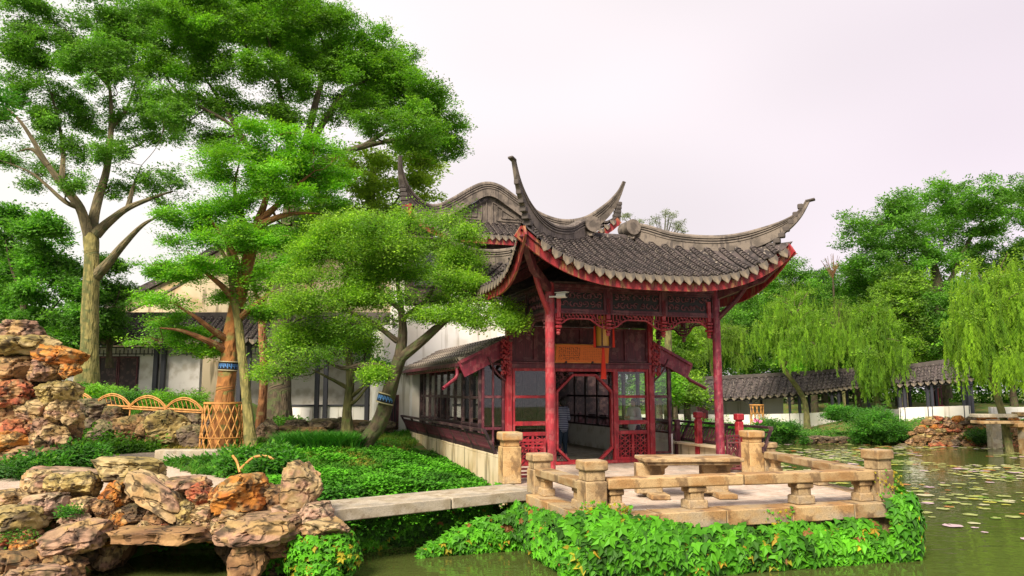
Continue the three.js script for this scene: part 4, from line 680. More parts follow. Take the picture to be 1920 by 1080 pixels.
  // slopes running back
  for (const s of [-1, 1]) { const g = sweep([V(s < 0 ? xl : xr, ye + 0.9, -13.5), V(lerp(xp, s < 0 ? xl : xr, 0.55), 8.15, -13.5), V(xp, 9.3, -13.5)], rectP(3.8, 0.12, -0.12), { side: V(0, 0, 1) }); part('roof', g, M.tile, t); }
  part('rear_screen', B(4.4, 3.2, 0.12, 4.7, 0, -11.5, { r: 0 }), M.darkWood, t);
  part('back_wall', B(8.0, 7.6, 0.2, 2.9, 0, -15.3, { r: 0 }), M.plaster, t); part('right_wall', B(0.2, 7.6, 3.2, 6.8, 0, -13.7, { r: 0 }), M.plaster, t);
}
// ---------------------------------------------------------------- people (bodies meshed from tapered capsules)
function surfaceNet(field, lo, hi, h) {
  const n = [0, 1, 2].map((k) => Math.ceil((hi[k] - lo[k]) / h) + 1), [nx, ny, nz] = n, F = new Float32Array(nx * ny * nz), id = (i, j, k) => i + nx * (j + ny * k), P = V();
  for (let k = 0; k < nz; k++) for (let j = 0; j < ny; j++) for (let i = 0; i < nx; i++) F[id(i, j, k)] = field(P.set(lo[0] + i * h, lo[1] + j * h, lo[2] + k * h));
  const map = new Int32Array(nx * ny * nz).fill(-1), pos = [], idx = [];
  for (let k = 0; k < nz - 1; k++) for (let j = 0; j < ny - 1; j++) for (let i = 0; i < nx - 1; i++) {
    let x = 0, y = 0, z = 0, c = 0;
    const edge = (a, b) => { const fa = F[id(i + a[0], j + a[1], k + a[2])], fb = F[id(i + b[0], j + b[1], k + b[2])]; if (fa < 0 !== fb < 0) { const t = fa / (fa - fb); x += lerp(a[0], b[0], t); y += lerp(a[1], b[1], t); z += lerp(a[2], b[2], t); c++; } };
    for (const [u, w] of [[0, 0], [1, 0], [0, 1], [1, 1]]) { edge([0, u, w], [1, u, w]); edge([u, 0, w], [u, 1, w]); edge([u, w, 0], [u, w, 1]); }
    if (c) { map[id(i, j, k)] = pos.length / 3; pos.push(lo[0] + (i + x / c) * h, lo[1] + (j + y / c) * h, lo[2] + (k + z / c) * h); }
  }
  const quad = (a, b, c, d, f) => { if (a < 0 || b < 0 || c < 0 || d < 0) return; f ? idx.push(a, b, c, a, c, d) : idx.push(a, c, b, a, d, c); };
  for (let k = 1; k < nz - 1; k++) for (let j = 1; j < ny - 1; j++) for (let i = 1; i < nx - 1; i++) {
    const f = F[id(i, j, k)] < 0, m = (a, b, c) => map[id(i - a, j - b, k - c)];
    if (f !== F[id(i + 1, j, k)] < 0) quad(m(0, 0, 0), m(0, 1, 0), m(0, 1, 1), m(0, 0, 1), f);
    if (f !== F[id(i, j + 1, k)] < 0) quad(m(0, 0, 0), m(0, 0, 1), m(1, 0, 1), m(1, 0, 0), f);
    if (f !== F[id(i, j, k + 1)] < 0) quad(m(0, 0, 0), m(1, 0, 0), m(1, 1, 0), m(0, 1, 0), f);
  }
  const g = new THREE.BufferGeometry(); g.setAttribute('position', new THREE.Float32BufferAttribute(pos, 3)); g.setIndex(idx); g.computeVertexNormals(); return g;
}
const capsule = (p, a, b, ra, rb) => { const d = b.clone().sub(a), t = clamp(p.clone().sub(a).dot(d) / Math.max(1e-6, d.lengthSq())); return p.distanceTo(a.clone().addScaledVector(d, t)) - lerp(ra, rb, t); };
const bones = (l, k = 0.03) => { const L = l.map(([a, b, ra, rb]) => [V(...a), V(...b), ra, rb]); return (p) => { let m = 9; for (const [a, b, ra, rb] of L) { const d = capsule(p, a, b, ra, rb), h = clamp(0.5 + (0.5 * (m - d)) / k); m = m > 8 ? d : lerp(m, d, h) - k * h * (1 - h); } return m; }; };
function person(label, pos, turn, { shirt, trousers, long }) {
  const o = thing('person', label, 'person', pos, turn), skin = mat({ color: rgb(0.42, 0.25, 0.17), roughness: 0.6 }), hair = mat({ color: rgb(0.012, 0.01, 0.01), roughness: 0.5 });
  // faces +z; arms bent so that the hands meet in front of the chest
  const arms = [], legs = [], fingers = [];
  for (const s of [-1, 1]) {
    arms.push([[s * 0.17, 1.33, 0], [s * 0.245, 1.07, 0.02], 0.056, 0.043], [[s * 0.245, 1.07, 0.02], [s * 0.1, 1.1, 0.24], 0.041, 0.03], [[s * 0.1, 1.1, 0.24], [s * 0.06, 1.13, 0.29], 0.03, 0.033]);
    legs.push([[s * 0.085, 0.86, 0], [s * 0.1, 0.46, 0.015], 0.092, 0.06], [[s * 0.1, 0.46, 0.015], [s * 0.105, 0.08, -0.01], 0.058, 0.04], [[s * 0.105, 0.045, -0.03], [s * 0.125, 0.03, 0.14], 0.045, 0.03]);
    for (let f = 0; f < 4; f++) { const b = [s * (0.075 - f * 0.0), 1.155 - f * 0.019, 0.305], l = [0.036, 0.042, 0.039, 0.03][f]; fingers.push([b, [b[0] - s * l * 0.7, b[1] + 0.004, b[2] + l * 0.6], 0.0095, 0.009], [[b[0] - s * l * 0.7, b[1] + 0.004, b[2] + l * 0.6], [b[0] - s * l * 1.5, b[1] - 0.006, b[2] + l * 0.5], 0.009, 0.008]); }
    fingers.push([[s * 0.07, 1.155, 0.27], [s * 0.05, 1.19, 0.3], 0.012, 0.01]);
  }
  const torso = [[[-0.12, 1.34, 0], [0.12, 1.34, 0], 0.075, 0.075], [[0, 1.28, 0.005], [0, 1.05, 0.01], 0.13, 0.115], [[-0.05, 1.0, 0], [-0.06, 0.88, -0.01], 0.1, 0.115], [[0.05, 1.0, 0], [0.06, 0.88, -0.01], 0.1, 0.115]];
  const head = [[[0, 1.37, -0.005], [0, 1.47, 0.01], 0.05, 0.046], [[0, 1.545, 0.005], [0, 1.575, -0.012], 0.08, 0.085], [[0, 1.49, 0.035], [0, 1.47, 0.045], 0.05, 0.036], [[0, 1.545, 0.09], [0, 1.515, 0.103], 0.012, 0.014], [[-0.083, 1.53, -0.005], [-0.085, 1.56, -0.01], 0.014, 0.018], [[0.083, 1.53, -0.005], [0.085, 1.56, -0.01], 0.014, 0.018]];
  part('body', surfaceNet(bones([...torso, ...arms, ...legs, ...head, ...fingers], 0.018), [-0.34, -0.02, -0.16], [0.34, 1.7, 0.4], 0.012), skin, o);
  const grow = (l, k) => l.map(([a, b, x, y]) => [a, b, x + k, y + k]);
  const sh = surfaceNet(bones([...grow(torso, 0.018), ...grow(arms.filter((_, i) => i % 3 === 0 || (long && i % 3 === 1)), 0.02), [[0, 1.0, 0], [0, 0.82, -0.005], 0.15, 0.165]], 0.04), [-0.36, 0.62, -0.24], [0.36, 1.5, 0.34], 0.014), p = sh.attributes.position, uv = new Float32Array(p.count * 2);
  for (let i = 0; i < p.count; i++) { uv[i * 2] = p.getX(i); uv[i * 2 + 1] = p.getY(i) * 1; } sh.setAttribute('uv', new THREE.BufferAttribute(uv, 2));
  part('shirt', sh, shirt, o);
  part('trousers', surfaceNet(bones([...grow(legs.filter((_, i) => i % 3 < 2), 0.016), ...grow(torso.slice(2), 0.012)], 0.03), [-0.3, 0.05, -0.2], [0.3, 1.05, 0.2], 0.014), trousers, o);
  part('hair', surfaceNet((q) => Math.max(bones([[[0, 1.55, -0.01], [0, 1.58, -0.02], 0.096, 0.098], [[0, 1.5, -0.05], [0, 1.46, -0.055], 0.07, 0.05]], 0.03)(q), q.z - 0.055 - (q.y - 1.6) * 0.6), [-0.13, 1.36, -0.16], [0.13, 1.72, 0.13], 0.009), hair, o);
  for (const s of [-1, 1]) { part('eye', prep(put(new THREE.SphereGeometry(0.009, 8, 6), s * 0.032, 1.552, 0.082)), hair, o); part('shoe', prep(put(new THREE.SphereGeometry(1, 12, 8).scale(0.052, 0.045, 0.13), s * 0.115, 0.035, 0.05)), M.black, o); }
  part('mouth', B(0.04, 0.008, 0.01, 0, 1.487, 0.082), mat({ color: rgb(0.3, 0.09, 0.08) }), o);
  return o;
}
{
  const stripes = colorTex(8, (u, v) => (v % 0.5 < 0.24 ? [0.03, 0.04, 0.11] : [0.34, 0.38, 0.46]), 64); stripes.repeat.set(1, 9.5);
  person('person in a striped top and dark trousers seen from behind in the doorway', bw(2.44, 0, -5.45).toArray(), A + Math.PI + 0.25, { shirt: mat({ map: stripes }), trousers: mat({ color: rgb(0.025, 0.05, 0.08) }) });
  person('person in a white shirt behind the right-hand cabin window', bw(4.35, 0, -4.6).toArray(), A - 1.2, { shirt: mat({ color: rgb(0.62, 0.63, 0.66) }), trousers: mat({ color: rgb(0.05, 0.06, 0.1) }), long: true });
}
// ---------------------------------------------------------------- rockeries
const BR_R = rnd(31);
function rocks(o, list, seed, opt = {}) {
  const [ox, oy, oz] = o.position.toArray();
  list.forEach(([pal, x, y, z, hx, hy, hz, tilt], i) => {
    const m = part('rock', rockGeo(seed + i, hx * 1.16, hy * 1.03, hz, { pal, pits: 0.13, detail: hx > 0.35 ? 13 : 9, ...opt }), M.rock, o);
    m.position.set(x - ox, y - oy, z - oz); m.rotation.set(BR_R.s(0.08), BR_R.s(0.2), (tilt || 0) * RAD, 'ZYX');
  });
}
const BRIDGE_ROCKS = [['olive',-6.42,1.52,-13.3,0.54,0.18,0.51,-4], ['cream',-7.74,1.32,-13,0.26,0.22,0.29,0], ['olive',-7.33,1.3,-12.9,0.19,0.2,0.23,0], ['olive',-6.99,1.32,-12.9,0.25,0.2,0.28,6], ['pink',-7.55,1.45,-13.3,0.55,0.07,0.47,-3], ['cream',-6.78,1.01,-12.6,0.18,0.15,0.21,0], ['orange',-6.34,1.18,-12.7,0.15,0.23,0.21,-35], ['orange',-6.2,0.79,-12.5,0.15,0.13,0.17,15], ['olive',-7.58,0.91,-12.2,0.42,0.19,0.41,4], ['red',-7.51,0.68,-12.1,0.35,0.13,0.33,0], ['pink',-7.34,1.05,-12.5,0.31,0.19,0.32,5], ['purple',-6.54,0.66,-12.1,0.42,0.21,0.42,12], ['orange',-7.26,0.51,-11.9,0.16,0.14,0.19,0], ['brown',-6.87,0.42,-11.9,0.25,0.14,0.25,0], ['brown',-7.3,0.28,-11.7,0.44,0.23,0.45,0], ['brown',-6.7,0.23,-11.9,0.33,0.25,0.36,0], ['cream',-6.38,0.34,-12.75,0.2,0.29,0.28,0], ['brown',-6.66,0.29,-12.6,0.15,0.15,0.18,0], ['cream',-5.58,1.18,-12.7,0.54,0.18,0.5,-30], ['purple',-5.36,1.33,-12.95,0.36,0.1,0.33,3], ['red',-5.01,1.19,-12.8,0.18,0.19,0.22,0], ['orange',-4.36,1.22,-12.6,0.38,0.29,0.42,3], ['brown',-3.9,1.11,-12.8,0.25,0.2,0.28,0], ['cream',-3.3,1.35,-12.5,0.26,0.36,0.24,0], ['purple',-3.83,0.76,-12.2,0.59,0.19,0.55,2], ['pink',-3.06,0.96,-12.4,0.25,0.15,0.26,0], ['cream',-2.84,0.78,-12.2,0.34,0.13,0.32,4], ['brown',-3.91,0.34,-12,0.24,0.37,0.24,0], ['brown',-3.55,0.49,-12.4,0.34,0.15,0.33,0], ['red',-3.3,0.63,-12.5,0.17,0.17,0.21,0], ['brown',-5.37,0.67,-12.75,1.01,0.11,0.85,1], ['orange',-4.75,0.63,-12.6,0.17,0.13,0.19,0], ['cream',-4.49,0.71,-12.5,0.2,0.17,0.23,0], ['dark',-4.51,0.31,-12.9,0.18,0.27,0.25,0], ['dark',-5.95,0.9,-12.6,0.17,0.15,0.2,0], ['brown',-5.57,0.84,-12.6,0.19,0.17,0.22,0], ['olive',-5.19,0.9,-12.6,0.19,0.19,0.23,0], ['cream',-4.83,0.87,-12.55,0.17,0.16,0.2,0], ['cream',-5.76,0.71,-12.5,0.15,0.11,0.16,0], ['red',-5.43,0.7,-12.5,0.13,0.1,0.14,0], ['brown',-5.1,0.71,-12.5,0.15,0.11,0.16,0], ['brown',-6.46,0.98,-12.6,0.15,0.15,0.18,0], ['cream',-6.48,0.75,-12.5,0.16,0.11,0.17,0], ['brown',-6.19,1.12,-12.8,0.15,0.13,0.17,0], ['dark',-6.03,1.22,-13,0.18,0.13,0.2,0], ['cream',-7.95,1.15,-12.6,0.26,0.13,0.26,0], ['dark',-7.59,0.49,-12,0.17,0.15,0.19,0], ['pink',-6.8,0.85,-12.4,0.21,0.1,0.21,0], ['brown',-4.6,0.98,-12.6,0.13,0.11,0.15,0], ['pink',-3.52,0.96,-12.5,0.22,0.11,0.22,0], ['cream',-4.31,0.92,-12.5,0.26,0.1,0.25,0], ['purple',-6.92,0.2,-11.6,0.44,0.16,0.42,0], ['dark',-6.63,0.31,-12.3,0.21,0.13,0.22,0], ['brown',-3,0.55,-12.5,0.26,0.17,0.28,0], ['dark',-3.35,0.33,-12.6,0.3,0.17,0.31,0], ['dark',-3.74,0.13,-12.8,0.26,0.22,0.3,0]];
const TALL_ROCKS = [['purple',-11.79,4.25,-18.6,0.47,0.24,0.48,2], ['olive',-11.71,3.91,-18.4,0.66,0.22,0.61,2], ['orange',-10.74,3.66,-18.5,0.55,0.22,0.53,-10], ['brown',-11.74,3.38,-18.6,0.58,0.28,0.57,0], ['purple',-10.97,3.35,-18.5,0.38,0.32,0.43,0], ['orange',-10.45,3.33,-18.4,0.22,0.18,0.24,0], ['red',-11.66,2.81,-18.3,0.39,0.32,0.44,0], ['dark',-11.3,2.98,-18.8,0.32,0.29,0.37,0], ['olive',-10.7,2.78,-18.3,0.43,0.28,0.45,0], ['pink',-12.21,3.26,-18.7,0.32,0.32,0.39,0], ['cream',-11.34,2.35,-18.5,0.45,0.29,0.47,0], ['cream',-10.58,2.4,-18.4,0.36,0.38,0.44,0], ['brown',-11.87,2.31,-18.5,0.36,0.29,0.4,0], ['purple',-10.88,2.01,-18.4,0.32,0.29,0.37,0], ['red',-11.44,1.95,-18.3,0.38,0.23,0.39,0], ['orange',-11.49,1.63,-18.2,0.5,0.28,0.51,0], ['cream',-10.7,1.71,-18.3,0.42,0.32,0.46,0], ['purple',-11.05,1.31,-18.2,0.63,0.25,0.6,0], ['brown',-11.62,1.23,-18.1,0.44,0.31,0.47,0], ['orange',-10.47,1.3,-18.4,0.32,0.28,0.37,0], ['brown',-12.56,2.49,-18.8,0.45,0.52,0.57,0], ['cream',-12.34,1.5,-18.6,0.51,0.58,0.64,0], ['olive',-12.55,3.77,-18.8,0.45,0.39,0.52,0], ['dark',-11.62,2.68,-18.9,0.26,0.26,0.31,0], ['dark',-11.15,1.5,-18.6,0.32,0.26,0.36,0], ['brown',-10.56,0.99,-18.2,0.44,0.19,0.43,0], ['cream',-11.17,1.01,-18,0.5,0.19,0.47,0], ['brown',-10.6,1.99,-18.8,0.22,0.39,0.33,0], ['dark',-11.59,3.26,-19,0.26,0.26,0.31,0]];
const ROW_ROCKS = [['grey',-12.32,1.73,-22.4,0.4,0.54,0.54,0], ['grey',-12.29,2.23,-22.9,0.46,0.35,0.51,0], ['grey',-11.53,1.6,-22.3,0.46,0.4,0.53,0], ['dark',-11.59,2.03,-22.9,0.36,0.35,0.43,0], ['brown',-10.9,1.73,-22.5,0.45,0.4,0.52,0], ['brown',-10.3,1.61,-22.2,0.38,0.37,0.45,0], ['olive',-9.74,1.77,-22.3,0.51,0.48,0.6,4], ['grey',-9.08,1.54,-22.2,0.35,0.31,0.4,0], ['grey',-9.02,1.85,-22.8,0.31,0.36,0.4,0], ['brown',-12.93,2.26,-22.8,0.31,0.39,0.41,0], ['grey',-10.49,2.1,-23,0.4,0.24,0.41,0], ['grey',-9.71,2.07,-23,0.4,0.21,0.4,0], ['brown',-12.45,1.4,-22,0.38,0.23,0.39,0], ['olive',-10.69,1.3,-21.8,0.45,0.11,0.4,0]];
const LOW_ROCKS = [['pink',-7.63,1.56,-24.6,0.31,0.39,0.4,0], ['brown',-7.1,1.44,-25.2,0.45,0.26,0.47,0], ['grey',-6.96,1.68,-25.6,0.39,0.21,0.4,0], ['brown',-6.24,1.42,-25,0.48,0.26,0.49,0], ['grey',-6.15,1.71,-26,0.63,0.2,0.58,0], ['grey',-5.65,1.52,-26,0.3,0.45,0.42,0], ['brown',-6.39,1.2,-24.5,0.42,0.15,0.4,0], ['pink',-4.77,1.45,-26,0.41,0.2,0.41,0], ['grey',-4.68,1.61,-27,0.56,0.19,0.52,0], ['brown',-5.77,1.69,-27.4,0.76,0.15,0.67,0], ['olive',-6.99,1.19,-24,0.5,0.12,0.44,0], ['brown',-7.51,1.22,-23.6,0.33,0.15,0.32,0], ['cream',-5.58,1.17,-23.2,0.88,0.06,0.73,0]];

{
  const b = thing('rockery_bridge', 'foreground bridge of piled orange and cream rocks over a dark water opening', 'rockery', [-5.6, 0, -12.4]);
  rocks(b, BRIDGE_ROCKS, 100);
  const core = [['brown', -7.1, 0.5, -13.1, 1.0, 0.62, 0.45, 0], ['brown', -3.85, 0.55, -12.95, 0.62, 0.7, 0.35, 0], ['cream', -5.4, 0.92, -12.95, 1.2, 0.16, 0.35, 3], ['brown', -5.6, 0.86, -13.2, 1.2, 0.24, 0.5, 0], ['brown', -8.1, 0.2, -12.6, 0.8, 0.7, 0.6, 0], ['cream', -7.6, 0.85, -13.6, 0.9, 0.2, 0.5, 0], ['brown', -5.9, 0.88, -13.9, 1.5, 0.14, 0.6, 0], ['pink', -4.3, 0.85, -13.5, 0.8, 0.18, 0.5, 0]];
  rocks(b, core, 180);
  { // rubble and pebbles wedged into the joints
    const r = rnd(17), g = ['cream', 'orange', 'brown', 'pink'].map((p, i) => rockGeo(300 + i, 0.09, 0.07, 0.08, { pal: p, detail: 4 })), l = [];
    for (let i = 0; i < 420; i++) { const x = r.r(-8.1, -3.1), y = r.r(0.45, 1.02), z = -12.35 - y * 0.35 - r() * 0.25; if (x > -6.3 && x < -4.4 && y < 0.55) continue; const q = r.pick(g).clone(); put(q, 0, 0, 0, r() * 3, r() * 3, r() * 3).scale(...[r.r(0.6, 1.9), r.r(0.6, 1.5), 1.2]).translate(x + 5.6, y, z + 12.4); l.push(q); }
    tag(part('rubble', join(l), M.rock, b), null, null, null, 'stuff');
  }
  const t = thing('rockery_tower', 'tall stacked rockery of pitted reddish and cream stones at the left edge', 'rockery', [-11.6, 0.9, -18.5]);
  rocks(t, TALL_ROCKS, 400, { rough: 0.26, pits: 0.16, box: 2.6, moss: 0.3 });
  const w = thing('rock_bank', 'row of grey-brown boulders holding up the raised shrub bed', 'rock wall', [-11, 1.1, -22.5]); rocks(w, ROW_ROCKS, 500, { moss: 0.5, rough: 0.16 });
  const l = thing('rock_edging', 'low scattered edging stones in front of the corridor wall', 'rocks', [-6.5, 1.2, -25.5]); rocks(l, LOW_ROCKS, 560, { moss: 0.4, rough: 0.14 });
  const s = thing('slab_bridge', 'long pale stone slab laid as a footbridge from the rockery to the terrace', 'footbridge', [-1.45, 0.76, -14.45], 0.66);
  const a = V(-3.35, 0, -13.1), e = V(0.05, 0, -15.72); s.rotation.y = Math.atan2(-(e.z - a.z), e.x - a.x);
  part('slab', B(2.25, 0.2, 0.52, -1.06, 0, 0.27, { r: 0.02 }), M.slab, s); part('slab', B(2.05, 0.2, 0.52, 1.12, 0.004, 0.27, { r: 0.02 }), M.slab, s); part('slab', B(4.3, 0.2, 0.5, 0, 0.002, -0.27, { r: 0.02 }), M.slab, s);
  const k = thing('stone_bench_slab', 'long low block of grey stone lying at the path edge before the bamboo guard', 'stone bench', [-7.82, gy(-7.8, -19.6) - 0.03, -19.6], 0.02);
  part('block', B(1.95, 0.3, 0.42, 0, 0.05, 0, { r: 0.03 }), M.slab, k); part('footing', B(1.7, 0.1, 0.34, 0, -0.04, 0), M.slab, k);
}
// ---------------------------------------------------------------- bamboo work
const cane = (l, r, n = 12) => limb(l, r, r * 0.95, 6, n);
{
  const y = gy(-8.1, -22) - 0.02, b = thing('bamboo_tree_guard', 'tall woven bamboo lattice basket round the foot of the bright green tree', 'tree guard', [-8.12, y, -22]);
  const R = (t) => lerp(0.6, 0.5, t), H = 1.33, P = (a, t) => [Math.cos(a) * R(t), H * t, Math.sin(a) * R(t)];
  for (let i = 0; i < 16; i++) for (const s of [-1, 1]) { const a = (i / 16) * 6.2832; part('cane', cane([P(a, 0), P(a + s * 0.34, 0.33), P(a + s * 0.68, 0.66), P(a + s * 1.02, 1)], 0.019, 10), M.bamboo, b); }
  for (const t of [0.28, 0.98, 1.0]) part('hoop', prep(put(new THREE.TorusGeometry(R(t) + 0.012, 0.019, 6, 40), 0, H * t, 0, Math.PI / 2)), M.bamboo, b);
  const f = thing('bamboo_fence', 'low bamboo hoop fence along the top of the boulder bank', 'fence', [-11, 0.17, -22.75]), [p, q] = [V(-2.3, 2.32, -0.25), V(2.1, 2.1, 0.25)];
  part('rail', cane([p.toArray(), p.clone().lerp(q, 0.5).toArray(), q.toArray()], 0.03, 20), M.bamboo, f); part('rail', cane([p.clone().add(V(0, -0.06, 0.02)).toArray(), p.clone().lerp(q, 0.5).add(V(0, -0.06, 0.02)).toArray(), q.clone().add(V(0, -0.06, 0.02)).toArray()], 0.022, 20), M.bamboo, f);
  for (let i = 0; i < 4; i++) {
    const a = p.clone().lerp(q, i / 4 - 0.01), e = p.clone().lerp(q, (i + 1) / 4 + 0.01), m = a.clone().lerp(e, 0.5).add(V(0, 0.34, 0)), c = [a, a.clone().lerp(e, 0.22).add(V(0, 0.24, 0)), m, a.clone().lerp(e, 0.78).add(V(0, 0.24, 0)), e].map((v) => v.toArray());
    part('hoop', cane(c, 0.024, 20), M.bamboo, f); part('hoop', cane(c.map(([x, yy, z]) => [x, yy - 0.05, z + 0.02]), 0.018, 20), M.bamboo, f);
    for (let k = 1; k < 9; k++) { const t = k / 9, u = a.clone().lerp(e, t), h = 0.34 * (1 - (2 * t - 1) ** 2); part('stick', between(V(u.x + 0.05, u.y, u.z), V(u.x - 0.05, u.y + h - 0.02, u.z), 0.016, 0.016), M.bamboo, f); }
  }
  for (let i = 0; i <= 4; i++) { const u = p.clone().lerp(q, i / 4); part('stake', between(V(u.x, u.y - 0.5, u.z), V(u.x, u.y + 0.05, u.z), 0.035, 0.035), M.bamboo, f); }
  const h = thing('bamboo_hoop', 'two bent bamboo hoops edging the leafy plants beside the standing boulder', 'edging', [-5.45, 1.2, -16.6]);
  part('hoop', cane([[-0.6, 0.24, -0.5], [-0.4, 0.14, -0.2], [-0.26, -0.06, 0]], 0.03, 12), M.bamboo, h); part('hoop', cane([[-0.25, 0.02, 0.02], [0.05, 0.26, 0.05], [0.35, 0.27, 0.1], [0.62, 0.12, 0.12], [0.75, -0.05, 0.15]], 0.03, 20), M.bamboo, h);
}
function tagBand(name, label, pos, r, tilt, col) {
  const cv = document.createElement('canvas'); cv.width = 256; cv.height = 64; const c = cv.getContext('2d'), q = rnd(name.length + 3);
  c.fillStyle = '#11161c'; c.fillRect(0, 0, 256, 64); c.strokeStyle = col; c.lineWidth = 5;
  for (let i = 0; i < 16; i++) { const x = i * 16 + 3; c.beginPath(); c.moveTo(x, 12 + q.s(3)); c.lineTo(x, 34); c.lineTo(x + 9, 34); c.moveTo(x + 9, 10); c.lineTo(x + 9, 52 + q.s(4)); c.stroke(); }
  const t = new THREE.CanvasTexture(cv); t.colorSpace = THREE.SRGBColorSpace; t.wrapS = THREE.RepeatWrapping;
  const o = thing(name, label, 'tag', pos); o.rotation.set(0, 0, tilt);
  part('band', new THREE.CylinderGeometry(r, r, 0.2, 24, 1, true), mat({ map: t, side: THREE.DoubleSide }), o); const e = M.paleBand ??= mat({ color: rgb(0.42, 0.36, 0.22) });
  for (const y of [-0.12, 0.12]) part('border', prep(put(new THREE.TorusGeometry(r, 0.018, 6, 24), 0, y, 0, Math.PI / 2)), e, o);
}
// ---------------------------------------------------------------- buildings on the left
function plainRoof(o, x0, x1, zE, zR, yE, yR, pitch, r = 0.1, seed = 1) {
  const P = (t) => V(0, lerp(yE, yR, 0.82 * t + 0.18 * t * t), lerp(zE, zR, t)), w = x1 - x0, cx = (x0 + x1) / 2;
  const roof = part('roof', sweep([0, 0.5, 1].map((t) => P(t).add(V(cx, 0, 0))), rectP(w, 0.08, -0.08), { side: V(1, 0, 0) }), M.tile, o), g = tileRow([0, 0.5, 1].map(P).map((v) => v.add(V(0, 0.02, 0))), r, 0.14, seed), d = dripGeo(pitch * 0.85, 0.2);
  for (let x = x0 + pitch / 2; x < x1; x += pitch) { part('tile_row', g, M.tile, roof).position.x = x; const q = part('drip_tile', d, M.drip, roof); q.position.set(x + pitch / 2, yE, zE + 0.03); }
  const top = part('roof_ridge', sweep([V(x0, yR - 0.02, zR), V(x1, yR - 0.02, zR)], [[-0.13, -0.05], [0.13, -0.05], [0.1, 0.22], [-0.1, 0.22]], { side: V(0, 0, 1) }), M.ridgeDark, roof); return roof;
}
{
  const h = thing('garden_corridor', 'long low white-walled corridor with dark tiled roof and blue-black posts behind the trees', 'building', [-12, 1.8, -31]);
  part('front_wall', B(10.4, 3.2, 0.25, -5.6, -0.4, 0, { r: 0 }), M.greyPlaster, h); part('back_wall', B(9, 3.4, 0.2, 4.8, -0.4, -1.9, { r: 0 }), M.greyPlaster, h);
  part('low_wall', B(7.9, 0.85, 0.26, 4.55, -0.42, 0.05, { r: 0.01 }), M.plaster, h); part('wall_cap', B(7.95, 0.06, 0.36, 4.55, 0.432, 0.05), M.postBlue, h);
  { const d = part('door', B(1.62, 2.6, 0.1, -3.62, -0.2, 0.13, { r: 0.01 }), M.darkWood, h); for (const s of [-1, 1]) part('door_leaf', frameRect(-3.62 + (s < 0 ? -0.78 : 0.01), -3.62 + (s < 0 ? -0.01 : 0.78), -0.18, 2.38, 0.2, 0.05, 0.03), M.maroon, d); }
  for (const x of [-7.5, -5.1, -2.08, -1.78, 1.25, 1.6, 4.32, 4.66, 6.3, 7.4, 8.3]) part('post', B(0.17, 3.2, 0.18, x, -0.3, 0.28, { r: 0.02 }), M.postBlue, h);
  for (const [x, w] of [[-6.3, 2.2], [-3.6, 2.9], [-0.3, 2.9], [3, 2.5], [5.5, 1.5]]) { const l = [B(w, 0.06, 0.05, x, 2.72, 0.3, { r: 0 }), B(w, 0.04, 0.04, x, 2.46, 0.3, { r: 0 })]; for (let i = 0; i < w / 0.16; i++) l.push(B(0.03, 0.24, 0.03, x - w / 2 + 0.08 + i * 0.16, 2.49 - (i % 2) * 0.09, 0.3, { r: 0 })); part('lattice_valance', join(l), M.postBlue, h); }
  part('eave_beam', B(20, 0.16, 0.16, -1, 2.8, 0.3), M.postBlue, h); plainRoof(h, -11, 9.2, 0.95, -0.9, 3.0, 4.05, 0.36, 0.11, 5);
  const g = thing('gable_hall', 'tall old hall with stained beige gable wall rising behind the corridor', 'building', [-13, 1.5, -37]);
  part('gable_wall', shapeGeo(poly([[-5.9, -0.5], [-5.9, 5.3], [-3.4, 6.6], [-0.6, 8.3], [2.2, 9.1], [5, 8], [7.5, 6.4], [7.5, -0.5]]), 0.3), M.oldPlaster, g);
  const cop = P3([[-6.3, 5.15, 0.15], [-3.4, 6.65, 0.15], [-0.6, 8.35, 0.15], [2.2, 9.2, 0.15], [5, 8.05, 0.15], [7.9, 6.2, 0.15]]);
  part('coping', sweep(cop, rectP(0.7, 0.3, -0.02), { side: V(0, 0, 1) }), M.tile, g); part('string_course', sweep(cop.map((p) => p.clone().add(V(0, -0.62, 0.14))), rectP(0.12, 0.09), { side: V(0, 0, 1) }), M.ridge, g);
}
// ---------------------------------------------------------------- shrubs, ground cover and grass
function shrub(label, x, y, z, rx, ry, cols, seed, { n = 420, geos = SP.shrub, size = 1.2, name = 'shrub', rz = rx, group, cat = 'shrub', m } = {}) {
  const o = thing(name, label, cat, [x, y, z], 0, group), r = rnd(seed), st = [];
  for (let i = 0; i < 7; i++) { const a = r() * 6.28, q = r.r(0.3, 0.8); st.push(limb([[r.s(0.05), -0.1, r.s(0.05)], [Math.cos(a) * rx * q * 0.6, ry * 0.7, Math.sin(a) * rz * q * 0.6], [Math.cos(a) * rx * q, ry * 1.5, Math.sin(a) * rz * q]], 0.022, 0.006, 5, 5)); }
  tag(part('stems', join(st), M.barkDark, o), null, null, null, 'stuff');
  const cl = []; for (let i = 0; i < 7; i++) cl.push([r.s(rx * 0.65), ry * r.r(0.55, 1.25), r.s(rz * 0.65), rx * 0.5, ry * 0.55, rz * 0.5]);
  crown(o, cl, { geos, n, seed, cols, size, shell: 0.1, name: 'foliage', m }); return o;
}
